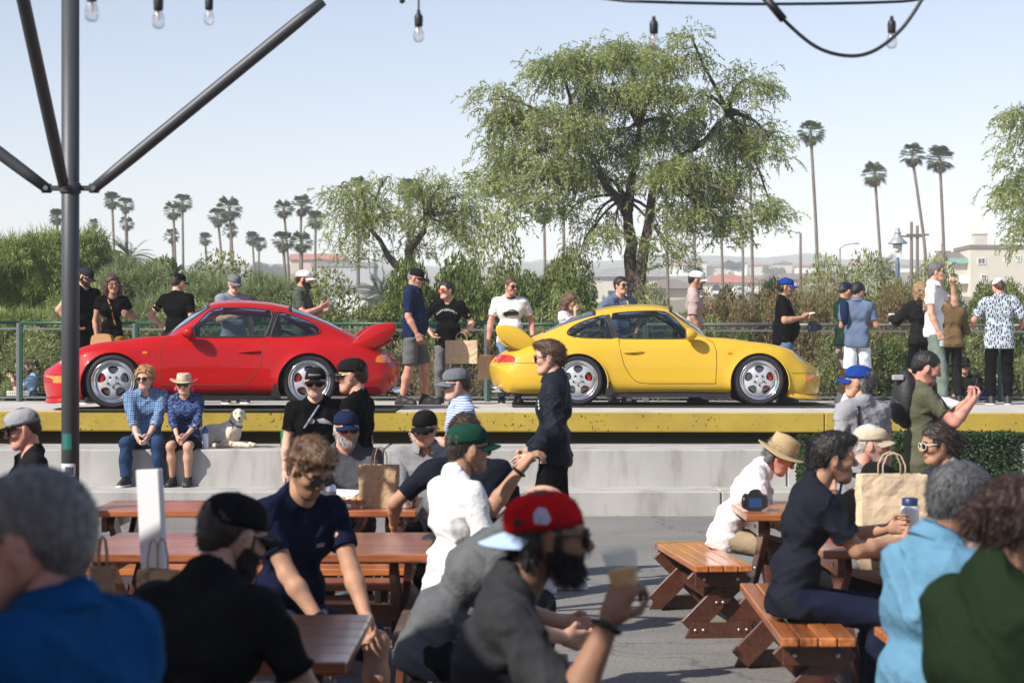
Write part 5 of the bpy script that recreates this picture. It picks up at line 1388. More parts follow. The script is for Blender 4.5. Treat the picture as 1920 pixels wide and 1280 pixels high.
    if SL:
        per = len(SL) // 2
        for q in range(2):
            cs = SL[q * per:(q + 1) * per]
            pr = [cone(c[0], c[1], c[2], c[3], k=.03) for c in cs]
            endp, endn = cs[-1][1], unit(cs[-1][1] - cs[-1][0])
            pr[-1] = cone(cs[-1][0], cs[-1][1] + endn * .03, cs[-1][2], cs[-1][3], k=.03)
            vv, ff = sdf_mesh(pr, res, k=.03, planes=[(endp, endn)], noise=wrinkle(seed + q + 3, wamp * 1.1, 42, (1, 1, 1)))
            pv.append(vv); pf.append(ff + off); off += len(vv)
            e1_ = unit(np.cross(endn, V3(.3, .5, .81))); e2_ = np.cross(endn, e1_); rr_ = cs[-1][3] + .0015
            hb = MB(); hb.tube([endp - endn * .006 + (e1_ * math.cos(a) + e2_ * math.sin(a)) * rr_ for a in np.linspace(0, 6.2832, 25)], .0045, 5, caps=False)
            pv.append(np.array(hb.v)); pf.append(np.array(hb.f) + off); off += len(hb.v)
    # ribbed neckband along the real edge of the neck opening
    nc = nb + neckdir * (.028 * k) + Rc @ V3(.014, 0, .0); nrad = neckline * k
    dist = np.linalg.norm(TV - nc, axis=1); selv = TV[np.abs(dist - nrad) < res * .8]
    if len(selv) > 12 and top in ('tee', 'long', 'tank', 'jacket'):
        ex_ = unit(np.cross(Rc @ V3(0, 1, 0), neckdir)); ey_ = np.cross(neckdir, ex_); an = np.arctan2((selv - nc) @ ey_, (selv - nc) @ ex_)
        hgt = (selv - nc) @ neckdir; ring = []
        for a in np.linspace(-math.pi, math.pi, 25)[:-1]:
            m_ = np.abs(np.angle(np.exp(1j * (an - a)))) < .30
            if m_.sum(): ring.append(selv[m_][hgt[m_] >= np.percentile(hgt[m_], 55)].mean(0))
        if len(ring) > 14:
            ring = np.array(ring); ring = (np.roll(ring, 1, 0) + 2 * ring + np.roll(ring, -1, 0)) / 4
            hb = MB(); hb.tube([tuple(p_) for p_ in ring] + [tuple(ring[0])], .0075 if top != 'jacket' else .014, 6, caps=False)
            pv.append(np.array(hb.v)); pf.append(np.array(hb.f) + off); off += len(hb.v)
    mtop = topm or cloth('black', (.012, .012, .013))
    me = raw_mesh('shirt', np.concatenate(pv), np.concatenate(pf))
    tname = {'jacket': 'jacket', 'tee': 'shirt', 'polo': 'shirt', 'tank': 'top', 'shirt': 'shirt', 'long': 'shirt'}[top]
    shirt = mk(tname, me, mtop, root)
    if collar or top == 'polo':
        # folded collar: a band standing on the neck and falling outwards, open at the front
        V = []; F = []; n = 26
        ex = unit(np.cross(Rc @ V3(0, 1, 0), neckdir)); ey = np.cross(neckdir, ex)
        c0 = nb + neckdir * .016 * k
        for j, (rr, zz) in enumerate(((.066, .020), (.071, .044), (.083, .030), (.100, -.010))):
            for q in range(n):
                a = R(24 + (360 - 48) * q / (n - 1))
                dz = zz - (.020 * max(0, math.cos(a)) if j > 0 else .010 * max(0, math.cos(a)))
                rf = rr * (1 + .10 * max(0, math.cos(a)))
                p = c0 + (ex * math.cos(a) * rf + ey * math.sin(a) * rf * 1.05 + neckdir * dz) * k
                V.append(p)
        for j in range(3):
            for q in range(n - 1): F.append((j * n + q, j * n + q + 1, (j + 1) * n + q + 1, (j + 1) * n + q))
        b = len(V); V = V + [p - neckdir * .004 for p in V]
        F += [tuple(b + i for i in reversed(f)) for f in F]
        mk('collar', raw_mesh('collar', np.array(V), F), mtop if collar in (True, False) else collar, shirt)
    # ------------------------------------------------ bottoms
    if bottom:
        inf = .013 if bottom != 'leggings' else .004
        P = [cone(pel + Rp @ V3(-.015, -.075 * gs, .02), pel + Rp @ V3(-.015, .075 * gs, .02), (.088 if not fem else .096) * gs * (1 if sit is None else .78) + inf * .5, k=.05)]
        lc = legcut if legcut is not None else {'pants': 1.93, 'jeans': 1.93, 'shorts': .93, 'leggings': 1.8}[bottom]
        pv = []; pf = []; off = 0
        for (Hj, K, A, s, yw) in legs:
            pr = list(P); u = min(lc, 1.0)
            end = Hj + (K - Hj) * u
            wide = .020 if bottom == 'shorts' else 0
            pr.append(cone(Hj, end if lc <= 1 else K, .084 * gs + inf * .4, .060 * k * ag + inf + wide, k=.05))
            if lc > 1:
                e2 = K + (A - K) * (lc - 1)
                pr.append(cone(K, K * .6 + A * .4, .060 * k * ag + inf, .060 * k * ag + inf, k=.03)); pr.append(cone(K * .6 + A * .4, e2 + unit(A - K) * .03, .060 * k * ag + inf, .048 * k + inf, k=.03))
                pl = [(e2, unit(A - K))]
            else:
                pr[-1] = cone(Hj, end + unit(K - Hj) * .04, .084 * gs + inf * .4, .060 * k * ag + inf + wide, k=.05); pl = [(end, unit(K - Hj))]
            # each leg keeps its own half of the seat
            pl.append((pel + Rp @ V3(0, -s * .10, 0), Rp @ V3(0, -s, 0)))
            pl.append((pel + Rp @ V3(0, 0, ((hemz + .035) if sit is None else .085) * k), Rp @ V3(0, 0, 1)))
            vv, ff = sdf_mesh(pr, res * 1.1, k=.05, planes=pl, noise=wrinkle(seed + 11 + s, .0042, 26))
            pv.append(vv); pf.append(ff + off); off += len(vv)
        me = raw_mesh('trousers', np.concatenate(pv), np.concatenate(pf))
        mk('shorts' if bottom == 'shorts' else 'trousers', me, botm or cloth('denim', (.03, .045, .09)), root)
    # ------------------------------------------------ shoes
    sm = shoem or mat('shoe_black', (.015, .015, .016), rough=.6); so = solem or mat('sole_white', (.7, .7, .68), rough=.6)
    for (Hj, K, A, s, yw) in legs:
        z0 = A[2] - .085 * k
        vv, ff = shoe_mesh(.010)
        m = rot_axis((0, 0, 1), yw)
        me = raw_mesh('shoe', vv @ m.T * k + V3(A[0], A[1], z0), ff)
        c = vv[ff].mean(1)
        mk('shoe', me, [sm, so], root, None, (c[:, 2] < .026).astype(int))
    # ------------------------------------------------ hair, cap, glasses
    if hair:
        key = ('hair', hair, hres, seed % 3)
        if key not in _heads: _heads[key] = hair_mesh(hair, seed % 3, hres)
        vv, ff = _heads[key]
        nb_h, ln_h = HB[hair]
        bv_, bf_ = blades(vv, ff, int(nb_h * (1.6 if near else .5)), ln_h, seed, jit=.9 if hair in ('curly', 'wave') else .42, lift=.9 if hair in ('curly',) else .45, wid=.0012 if near else .0018)
        mk('hair', raw_mesh('hair', xf(Rh, hc, np.concatenate([vv, bv_]) * hsz), np.concatenate([ff, bf_ + len(vv)])), hair_mat(haircol), root)
    if beard > 1:
        bv_, bf_ = blades(hv_, hf_, 2200 if near else 600, .016, seed + 2, flow=(.3, 0, -.9), lift=.6, jit=.4, wid=.0012 if near else .0018, sel=hm == 1)
        keep = bv_.reshape(-1, 4, 3)[:, 0, 2] < -.02; bv_ = bv_.reshape(-1, 4, 3)[keep].reshape(-1, 3)
        if len(bv_): mk('beard', raw_mesh('beard', xf(Rh, hc, bv_ * hsz), np.arange(len(bv_)).reshape(-1, 4)), hair_mat(beardcol or haircol), root)
    if cap: cap_parts(cap, capm or cloth('capblack', (.012, .012, .013)), brimm, root, Rh, hc, caplet, hsz)
    if hat: hat_parts(*hat[:2], root, Rh, hc, hs=hsz, **(hat[2] if len(hat) > 2 else {}))
    if shades: glasses(root, Rh, hc, hs=hsz, **(shade_kw or {}))
    if watch:
        S, E, W, hd, th_, hp, s = arms[watch]
        mb = MB(); fd = unit(W - E); c = W - fd * .02
        o = unit(np.cross(fd, V3(.3, .2, .9))); o2 = np.cross(fd, o)
        ring = [Vector(c + (o * math.cos(q * .5236) + o2 * math.sin(q * .5236)) * .0335 * k) for q in range(13)]
        mb.tube(ring, .009, 6, caps=False)
        mb.build('watch', M_BLACKPL, root, smooth=True)
    W4 = Matrix.Translation(Vector(pos)) @ Matrix.Rotation(R(face), 4, 'Z')
    info = {'root': root, 'shirt': shirt, 'hc': hc, 'Rh': Rh, 'nb': nb, 'Rc': Rc, 'chest': chest, 'pel': pel, 'k': k, 'W4': W4, 'shc': shc,
            'grip': {a: (W4 @ Vector(grips[a][0]), W4.to_3x3() @ Vector(grips[a][1]), W4.to_3x3() @ Vector(grips[a][2])) for a in grips}, 'waist': waist, 'Rw': Rw}
    return info
_shoe = []
def shoe_mesh(res):
    if not _shoe:
        P = [cone((-.045, 0, .040), (.06, 0, .040), .042, .044, k=.03), cone((.06, 0, .040), (.165, .004, .030), .044, .040, k=.03), cone((-.03, 0, .05), (-.01, 0, .115), .045, .046, k=.03), cone((.0, 0, .09), (.09, 0, .05), .035, .035, k=.03),
             cone((-.05, 0, .014), (.165, 0, .014), .046, .048, k=.01)]
        _shoe.append(sdf_mesh(P, res, k=.02, planes=[(V3(0, 0, .0), V3(0, 0, -1))]))
    return _shoe[0]
# ================================================================ the two sports cars
def pchip(pts, x):
    X = np.array([p[0] for p in pts], float); Y = np.array([p[1] for p in pts], float)
    h = np.diff(X); d = np.diff(Y) / h
    m = np.zeros(len(X)); m[0] = d[0]; m[-1] = d[-1]
    for i in range(1, len(X) - 1):
        if d[i - 1] * d[i] > 0:
            w1 = 2 * h[i] + h[i - 1]; w2 = h[i] + 2 * h[i - 1]; m[i] = (w1 + w2) / (w1 / d[i - 1] + w2 / d[i])
    x = np.clip(np.asarray(x, float), X[0], X[-1]); k = np.clip(np.searchsorted(X, x) - 1, 0, len(h) - 1)
    t = (x - X[k]) / h[k]; t2 = t * t; t3 = t2 * t
    return (2 * t3 - 3 * t2 + 1) * Y[k] + (t3 - 2 * t2 + t) * h[k] * m[k] + (-2 * t3 + 3 * t2) * Y[k + 1] + (t3 - t2) * h[k] * m[k + 1]

CQ = dict(
 zb=[(-1.12, .43), (-1.10, .33), (-1.06, .225), (-.95, .165), (-.6, .148), (0, .150), (2.3, .150), (2.75, .105), (3.0, .095), (3.09, .12), (3.13, .20), (3.147, .30)],
 w=[(-1.12, .66), (-1.06, .76), (-.9, .815), (-.5, .858), (0, .868), (.3, .855), (.7, .822), (1.4, .815), (1.8, .828), (2.27, .850), (2.6, .835), (2.9, .80), (3.05, .76), (3.13, .70), (3.147, .62)],
 zm=[(-1.12, .46), (-1.0, .42), (-.5, .44), (0, .46), (.7, .44), (1.6, .44), (2.27, .46), (2.7, .40), (3.0, .32), (3.147, .34)],
 z4=[(-1.12, .475), (-1.0, .56), (-.8, .635), (-.4, .705), (0, .73), (.4, .725), (.8, .73), (1.4, .745), (1.8, .755), (2.2, .725), (2.6, .672), (2.85, .585), (3.05, .46), (3.147, .36)],
 w4=[(-1.12, .60), (-1.0, .70), (-.8, .755), (-.4, .800), (0, .812), (.4, .790), (.8, .770), (1.4, .768), (1.8, .768), (2.2, .770), (2.6, .750), (2.9, .69), (3.05, .66), (3.147, .54)],
 z5=[(-1.12, .49), (-1.0, .605), (-.85, .685), (-.6, .775), (-.3, .83), (0, .85), (.5, .845), (1.2, .84), (1.6, .848), (1.8, .845), (2.0, .828), (2.2, .800), (2.4, .780), (2.56, .752), (2.78, .690), (2.91, .600), (3.05, .495), (3.12, .43), (3.147, .37)],
 w5=[(-1.12, .45), (-1.0, .53), (-.85, .58), (-.6, .63), (-.3, .665), (0, .69), (.5, .705), (1.2, .705), (1.6, .695), (1.8, .67), (2.0, .64), (2.3, .615), (2.7, .585), (2.95, .53), (3.147, .40)],
 z6=[(-1.12, .497), (-1.0, .622), (-.85, .705), (-.6, .805), (-.43, .875), (-.2, .95), (0, 1.0), (.3, 1.04), (.84, 1.06), (1.16, 1.04), (1.4, .96), (1.6, .868), (1.75, .838), (2.0, .802), (2.3, .758), (2.6, .700), (2.85, .610), (3.05, .50), (3.147, .375)],
 w6=[(-1.12, .32), (-1.0, .42), (-.85, .47), (-.6, .53), (-.3, .59), (0, .625), (.5, .645), (1.2, .64), (1.5, .605), (1.7, .555), (1.9, .50), (2.3, .46), (2.7, .43), (3.147, .28)],
 z7=[(-1.12, .50), (-1.0, .633), (-.85, .718), (-.6, .838), (-.43, .913), (-.2, 1.018), (0, 1.093), (.224, 1.158), (.5, 1.203), (.84, 1.218), (1.05, 1.205), (1.16, 1.178), (1.3, 1.085), (1.5, .955), (1.69, .850), (1.78, .838), (2.0, .800), (2.3, .742), (2.6, .672), (2.85, .580), (3.05, .486), (3.147, .378)],
 w7=[(-1.12, .20), (-1.0, .30), (-.85, .34), (-.6, .40), (-.3, .46), (0, .50), (.5, .525), (1.16, .53), (1.5, .50), (1.7, .42), (1.9, .36), (2.3, .32), (2.7, .30), (3.147, .17)],
 zt=[(-1.12, .502), (-1.08, .57), (-1.0, .64), (-.85, .727), (-.6, .852), (-.43, .932), (-.2, 1.05), (.0, 1.135), (.224, 1.215), (.5, 1.268), (.84, 1.288), (1.05, 1.276), (1.16, 1.248), (1.3, 1.15), (1.5, 1.005), (1.69, .862), (1.78, .845), (1.95, .82), (2.2, .768), (2.5, .694), (2.75, .612), (2.95, .53), (3.08, .478), (3.13, .44), (3.147, .38)])
XS = np.concatenate([np.linspace(-1.12, -.95, 14)[:-1], np.linspace(-.95, 2.85, 190)[:-1], np.linspace(2.85, 3.147, 26)])
def car_grid():
    q = {k: pchip(v, XS) for k, v in CQ.items()}
    n = len(XS)
    zb, w_, zm = q['zb'], q['w'], q['zm']
    zm = np.maximum(zm, zb + .01)
    cp = [(w_ * .90, zb), (w_ * .975, zb + .35 * np.minimum(.16, zm - zb)), (w_, zm), (w_ * .4 + q['w4'] * .6 + .012, zm * .45 + q['z4'] * .55),
          (q['w4'], q['z4']), (q['w5'], q['z5']), (q['w6'], q['z6']), (q['w7'], q['z7']), (q['w7'] * .55, q['z7'] + .75 * (q['zt'] - q['z7'])), (q['w7'] * 0, q['zt'])]
    P = np.stack([np.stack([c[0], c[1]], -1) for c in cp], 1)      # n, 10, 2
    # centripetal-like Catmull-Rom over the section
    out = []; par = []
    first = 2 * P[:, 0] - P[:, 1]; last = P[:, 8] * np.array([-1, 1])
    E = np.concatenate([first[:, None], P, last[:, None]], 1)
    sub_ = [4, 6, 7, 6, 7, 8, 8, 6, 5]
    for i in range(9):
        p0, p1, p2, p3 = E[:, i], E[:, i + 1], E[:, i + 2], E[:, i + 3]
        l = np.linalg.norm(p2 - p1, axis=-1, keepdims=True) + 1e-6; la = np.linalg.norm(p1 - p0, axis=-1, keepdims=True) + 1e-6; lb = np.linalg.norm(p3 - p2, axis=-1, keepdims=True) + 1e-6
        m1 = ((p2 - p1) / l * la + (p1 - p0) / la * l) / (l + la) * l; m2 = ((p3 - p2) / lb * l + (p2 - p1) / l * lb) / (l + lb) * l
        for s in range(sub_[i]):
            t = s / sub_[i]; t2, t3 = t * t, t ** 3
            out.append((2 * t3 - 3 * t2 + 1) * p1 + (t3 - 2 * t2 + t) * m1 + (-2 * t3 + 3 * t2) * p2 + (t3 - t2) * m2); par.append(i + t)
    out.append(P[:, 9]); par.append(9.0)
    S = np.stack(out, 1); y = S[..., 0]; z = S[..., 1]
    bow = np.where(XS > 2.3, .33 * np.clip((XS - 2.3) / .85, 0, 1) ** 1.5, np.where(XS < -.4, -.22 * np.clip((-.4 - XS) / .72, 0, 1) ** 1.6, 0))
    # windshield and rear window bow
    x = XS[:, None] - bow[:, None] * (y / .85) ** 2
    par = np.array(par)
    ws = np.exp(-((XS - 1.42) / .32) ** 2)[:, None] * np.clip((par - 6.2) / 2.8, 0, 1)[None, :] ** 1
    x = x + .055 * ws * (1 - (y / .6) ** 2)
    return np.stack([x, y, z], -1), par

def in_poly(px, pz, poly):
    r = np.zeros(px.shape, bool); n = len(poly)
    for i in range(n):
        x1, z1 = poly[i]; x2, z2 = poly[(i + 1) % n]
        c = ((z1 > pz) != (z2 > pz)) & (px < (x2 - x1) * (pz - z1) / ((z2 - z1) if z2 != z1 else 1e-9) + x1); r ^= c
    return r
def to_poly(p, poly):
    best = None; bd = 1e9
    n = len(poly)
    for i in range(n):
        a = np.array(poly[i]); b = np.array(poly[(i + 1) % n]); d = b - a
        t = np.clip(((p - a) @ d) / (d @ d + 1e-12), 0, 1); c = a + d * t; e = np.linalg.norm(p - c)
        if e < bd: bd = e; best = c
    return best, bd
CIR = lambda cx, cz, r, n=72: [(cx + r * math.cos(2 * math.pi * i / n), cz + r * math.sin(2 * math.pi * i / n)) for i in range(n)]
QUARTER = smooth_poly([(-.135, .905), (-.115, .95), (-.04, 1.005), (.08, 1.06), (.224, 1.107), (.335, 1.135), (.352, 1.135), (.455, .845), (.44, .842), (.1, .850), (-.03, .860), (-.10, .877)], 1)
DOORGL = smooth_poly([(.400, 1.150), (.588, 1.173), (.842, 1.187), (1.03, 1.187), (1.13, 1.172), (1.20, 1.12), (1.30, 1.015), (1.40, .90), (1.435, .848), (1.40, .838), (.53, .842), (.505, .845)], 1)
BPIL = [(.345, 1.137), (.405, 1.152), (.512, .843), (.450, .843)]
TAILR = smooth_poly([(-1.16, .540), (-.96, .538), (-.80, .540), (-.775, .555), (-.785, .590), (-.82, .628), (-.95, .645), (-1.03, .62), (-1.16, .60)], 1)
INDIC = smooth_poly([(2.865, .305), (3.10, .305), (3.10, .385), (2.865, .385)], 0)

def build_car(name, label, paint, paint_dark, loc, rz, scale, cage_m, amber_rear):
    root = thing(name, label, 'car', loc, rz)
    root.scale = (scale,) * 3
    G, par = car_grid()
    ni, nj = G.shape[:2]
    glass = mat('car_glass', (.10, .13, .13), rough=.02, spec=.6)
    if 'setup' not in glass:
        glass['setup'] = 1
        n, L, b = nodes_of(glass)
        tr = n.new('ShaderNodeBsdfTransparent'); tr.inputs[0].default_value = (.56, .63, .63, 1)
        gl = n.new('ShaderNodeBsdfGlossy'); gl.inputs['Roughness'].default_value = .02; gl.inputs[0].default_value = (.9, .95, 1, 1)
        fr = n.new('ShaderNodeFresnel'); fr.inputs[0].default_value = 1.5
        mx = n.new('ShaderNodeMixShader'); o = n['Material Output']
        L.new(fr.outputs[0], mx.inputs[0]); L.new(tr.outputs[0], mx.inputs[1]); L.new(gl.outputs[0], mx.inputs[2]); L.new(mx.outputs[0], o.inputs[0])
    black = mat('car_rubber', (.012, .012, .013), rough=.55); dark = mat('car_underside', (.008, .008, .008), rough=.8)
    red_l = mat('tail_lens_red', (.55, .035, .02), rough=.08, spec=.6, coat=.5); amb = mat('amber_lens', (.85, .22, .02), rough=.08, spec=.6, coat=.5); clear_l = mat('lamp_glass', (.62, .66, .66), rough=.05, metal=.35, coat=1)
    C = (G[:-1, :-1] + G[1:, :-1] + G[:-1, 1:] + G[1:, 1:]) / 4
    cx, cy, cz = C[..., 0], C[..., 1], C[..., 2]
    cpar = (par[:-1] + par[1:]) / 2; CP = np.broadcast_to(cpar[None], cx.shape)
    cxs = np.broadcast_to(((XS[:-1] + XS[1:]) / 2)[:, None], cx.shape)
    owner = np.zeros(cx.shape, int)       # 0 body, -1 removed
    regs = []
    def reg(mask, poly, nm, m, seal=None):
        regs.append((nm, m, poly, seal)); owner[mask & (owner == 0)] = len(regs)
    for wxc in (0.0, 2.272):
        arch = CIR(wxc, .285, .372 if wxc == 0 else .378)
        owner[in_poly(cx, cz, arch) & (cy > .45)] = -1
    sideup = (CP > 4.2) & (CP < 8.2)
    reg(in_poly(cx, cz, QUARTER) & sideup & (cy > .3), QUARTER, 'quarter_window', glass, .011)
    reg(in_poly(cx, cz, DOORGL) & sideup & (cy > .3), DOORGL, 'door_window', glass, .011)
    reg(in_poly(cx, cz, BPIL) & sideup & (cy > .3), BPIL, 'door_pillar', black)
    reg((cxs > 1.20) & (cxs < 1.675) & (CP > 7.25), None, 'windscreen', glass)
    reg((cxs > -.40) & (cxs < .205) & (CP > 6.9), None, 'rear_window', glass)
    reg(((cxs > 1.165) & (cxs < 1.72) & (CP > 7.05)), None, 'windscreen_seal', black)
    reg(((cxs > -.425) & (cxs < .23) & (CP > 6.7)), None, 'rear_window_seal', black)
    reg(in_poly(cx, cz, TAILR) & (cy > .2), TAILR, 'tail_light', red_l)
    reg(in_poly(cx, cz, INDIC) & (cy > .28), INDIC, 'indicator', amb)
    hl = ((cxs - 2.875) / .135) ** 2 + ((cy - .545) / .105) ** 2 < 1
    reg(hl & (CP > 3.6), None, 'headlight', clear_l)
    VV = G.reshape(-1, 3).copy()
    vid = np.arange(ni * nj).reshape(ni, nj)
    Q = np.stack([vid[:-1, :-1], vid[1:, :-1], vid[1:, 1:], vid[:-1, 1:]], -1)
    # snap the borders of cut regions to their true outlines
    def border(oid):
        m = owner == oid
        touch_in = np.zeros(ni * nj, bool); touch_out = np.zeros(ni * nj, bool)
        touch_in[Q[m].ravel()] = True; touch_out[Q[~m].ravel()] = True
        return np.nonzero(touch_in & touch_out)[0]
    for wxc in (0.0, 2.272):
        rr = .372 if wxc == 0 else .378
        for b in border(-1):
            v = VV[b]
            if abs(v[0] - wxc) < .5 and v[1] > .45 and v[2] > .16:
                d = np.array([v[0] - wxc, v[2] - .285]); L_ = np.linalg.norm(d)
                if abs(L_ - rr) < .03: d = d / L_ * rr; v[0] = wxc + d[0]; v[2] = .285 + d[1]
    for k, (nm, m, poly, seal) in enumerate(regs):
        if poly is None: continue
        for b in border(k + 1):
            v = VV[b]; c, d = to_poly(np.array([v[0], v[2]]), poly)
            if d < .022: v[0], v[2] = c
    # a lip flare round the arches
    for wxc in (0.0, 2.272):
        d = np.hypot(VV[:, 0] - wxc, VV[:, 2] - .285); m = (VV[:, 1] > .5) & (d < .46)
        VV[m, 1] += .014 * np.clip(1 - (d[m] - .37) / .09, 0, 1) ** 1.5
    def emit(mask, nm, m, side, off=0.0):
        q = Q[mask]
        if len(q) == 0: return None
        used, inv = np.unique(q, return_inverse=True)
        v = VV[used].copy(); f = inv.reshape(q.shape)
        if off: v[:, 1] += off
        if side < 0: v[:, 1] *= -1; f = f[:, ::-1]
        return v, f
    def joined(mask, nm, m, both=True, off=0):
        a = emit(mask, nm, m, 1, off); b = emit(mask, nm, m, -1, -0 if not off else off)
        if a is None: return None
        v = np.concatenate([a[0], b[0]]); f = np.concatenate([a[1], b[1] + len(a[0])])
        me = raw_mesh(nm, v, f)
        bm = bmesh.new(); bm.from_mesh(me); bmesh.ops.remove_doubles(bm, verts=bm.verts, dist=.0006); bm.to_mesh(me); bm.free()
        me.polygons.foreach_set('use_smooth', np.ones(len(me.polygons), bool))
        return mk(nm, me, m, root)
    body = joined(owner == 0, 'body', paint)
    # nose and tail caps
    for ii in (0, ni - 1):
        V = []; fr = np.linspace(1, -1, 25)
        for j in range(nj):
            p = VV[vid[ii, j]]; bw = XS[ii] - p[0]
            for t in fr: V.append((XS[ii] - bw * t * t, p[1] * t, p[2]))
        F = [(a_ * 25 + q, a_ * 25 + q + 1, (a_ + 1) * 25 + q + 1, (a_ + 1) * 25 + q) for a_ in range(nj - 1) for q in range(24)]
        mb = MB(); mb.add(V, F); mb.build('bumper_face', paint, body, smooth=True)
    # belly pan and valances: closes the shell from edge to edge
    for nm, sel, m in (('front_valance', XS > 2.64, paint), ('rear_valance', XS < -.55, paint)):
        ii = np.nonzero(sel)[0]; fr = np.linspace(1, -1, 25); V = []
        for i in ii:
            p = VV[vid[i, 0]]; bw = XS[i] - p[0]
            for t in fr: V.append((XS[i] - bw * t * t, p[1] * t, p[2]))
        F = [(a * 25 + q, a * 25 + q + 1, (a + 1) * 25 + q + 1, (a + 1) * 25 + q) for a in range(len(ii) - 1) for q in range(24)]
        b = MB(); b.add(V, F); b.build(nm, m, root, smooth=True)
    for k, (nm, m, poly, seal) in enumerate(regs):
        mask = owner == k + 1
        if nm in ('windscreen', 'rear_window', 'windscreen_seal', 'rear_window_seal'): joined(mask, nm, m)
        else:
            for s in (1, -1):
                e = emit(mask, nm, m, s, .0)
                if e is None: continue
                mm = m
                o = mk(nm, raw_mesh(nm, *e), mm, root)
                if nm == 'tail_light' and amber_rear: 
                    cc = e[0][e[1]].mean(1); o.data.materials.append(amb); o.data.polygons.foreach_set('material_index', ((cc[:, 0] > -.90)).astype(np.int32))
    # side surface lookup
    half = VV.reshape(ni, nj, 3)
    jmax = int(np.argmax(par > 8.3))
    lower = half[:, :jmax].reshape(-1, 3)
    def ysurf(x, z):
        d = (lower[:, 0] - x) ** 2 + (lower[:, 2] - z) ** 2; i = np.argsort(d)[:6]; w_ = 1 / (d[i] + 1e-6)
        c = lower[i]; top = c[:, 1].max(); ok = c[:, 1] > top - .12
        return float((c[ok, 1] * w_[ok]).sum() / w_[ok].sum())
    def line(pts, r, nm, m, n=40, close=False, off=0.0, sides=(1, -1), parent=None, flat=None):
        P = [np.array(p) for p in pts]
        if close: P.append(P[0])
        L_ = np.cumsum([0] + [np.linalg.norm(P[i + 1] - P[i]) for i in range(len(P) - 1)])
        tt = np.linspace(0, L_[-1], n); xs = np.interp(tt, L_, [p[0] for p in P]); zs = np.interp(tt, L_, [p[1] for p in P])
        ys = np.array([ysurf(x, z) for x, z in zip(xs, zs)])
        if n > 8: ys = np.convolve(np.pad(ys, 2, mode='edge'), np.ones(5) / 5, 'valid')
        for s in sides:
            b = MB(); b.tube([(x, s * (y + off), z) for x, y, z in zip(xs, ys, zs)], r, 6, caps=not close); b.build(nm, m, parent or root, smooth=True)
    line(QUARTER, .010, 'window_trim', black, 60, True); line(DOORGL, .010, 'window_trim', black, 80, True)
    gap = mat('panel_gap', tuple(c * .12 for c in paint_dark), rough=.8)
    line([(.515, .835), (.53, .70), (.545, .62), (.58, .50), (.65, .38), (.71, .315), (.78, .285), (.90, .277), (1.72, .277)], .0042, 'door_gap', gap, 70)
    line([(1.72, .277), (1.735, .5), (1.735, .68), (1.70, .79), (1.62, .838)], .0042, 'door_gap', gap, 40)
    line([(2.665, .405), (2.80, .405), (2.98, .40)], .004, 'bumper_gap', gap, 20)
    line([(-.40, .532), (-.60, .532), (-1.0, .53)], .004, 'bumper_gap', gap, 24)
    line([(1.74, .19), (1.6, .192), (.6, .192)], .003, 'sill_gap', gap, 30)
    # lower rubbing strip between the arches
    for s in (1, -1):
        b = MB(); b.box((1.13, s * .785, .128), (1.56, .06, .045)); b.build('sill_strip', black, root)
        b = MB(); b.tube([(2.272 + .372 * math.cos(a), s * (ysurf(2.272 + .374 * math.cos(a), .285 + .376 * math.sin(a)) + .012), .285 + .378 * math.sin(a)) for a in np.linspace(-.25, math.pi + .25, 40)], .009, 6); b.build('arch_lip', paint, body, smooth=True)
        b = MB(); b.tube([(.374 * math.cos(a), s * (ysurf(.376 * math.cos(a), .285 + .372 * math.sin(a)) + .012), .285 + .372 * math.sin(a)) for a in np.linspace(-.25, math.pi + .25, 40)], .009, 6); b.build('arch_lip', paint, body, smooth=True)
        # wheel wells
        for wxc in (0, 2.272):
            b = MB(); V = []; F = []; n = 26
            for j, (yy, rr) in enumerate(((.80, .385), (.42, .385), (.42, .0))):
                for q in range(n):
                    a = -.36 + (math.pi + .72) * q / (n - 1); V.append((wxc + rr * math.cos(a), s * yy, .285 + rr * math.sin(a)))
            for j in range(2):
                for q in range(n - 1): F.append((j * n + q, j * n + q + 1, (j + 1) * n + q + 1, (j + 1) * n + q))
            b.add(V, F); b.build('wheel_well', dark, root)
        # flap behind the rear arch front edge
        b = MB(); b.prism([(.33, .12), (.40, .12), (.45, .16), (.405, .30), (.375, .30)], 'Y', s * .79, s * .868); b.build('stone_guard', black, root)
        # mirror
        mpos = Vector((1.375, s * .875, .892))
        b = MB(); b.ellipsoid(mpos, (.115, .095, .076), 16, 10); 
        for i, p in enumerate(b.v):
            x, y, z = p
            if x < mpos.x - .01: x = mpos.x - .01 - (mpos.x - .01 - x) * .25
            b.v[i] = (x, y, z)
        mir = b.build('mirror', paint, root, smooth=True)
        b = MB(); b.tube([(1.40, s * .735, .842), (1.40, s * .80, .862), (1.395, s * .85, .885)], [.035, .030, .032], 8); b.build('mirror_arm', paint, mir, smooth=True)
        b = MB(); b.ellipsoid(mpos + Vector((-.037, 0, 0)), (.004, .08, .062), 12, 6); b.build('mirror_glass', mat('mirror_face', (.7, .72, .75), rough=.03, metal=1), mir, smooth=True)
        # door handle; shade of its recess painted as a dark patch
        hy = ysurf(.70, .665)
        b = MB(); b.tube([(.575, s * (hy + .004), .670), (.60, s * (hy + .020), .670), (.72, s * (hy + .020), .670), (.83, s * (hy + .002), .668)], [.014, .014, .013, .008], 8); b.build('door_handle', paint, root, smooth=True)
        b = MB(); b.ellipsoid((.69, s * (hy - .002), .652), (.055, .008, .026), 12, 8); b.build('recess_shade', gap, root, smooth=True)
        b = MB(); b.lathe([(.011, -.004), (.011, .006), (.004, .008)], 10, 'Y', (.597, s * (hy + .018 if s > 0 else hy + .018), .670)); b.build('door_lock', mat('chrome', (.8, .8, .8), rough=.15, metal=1), root)
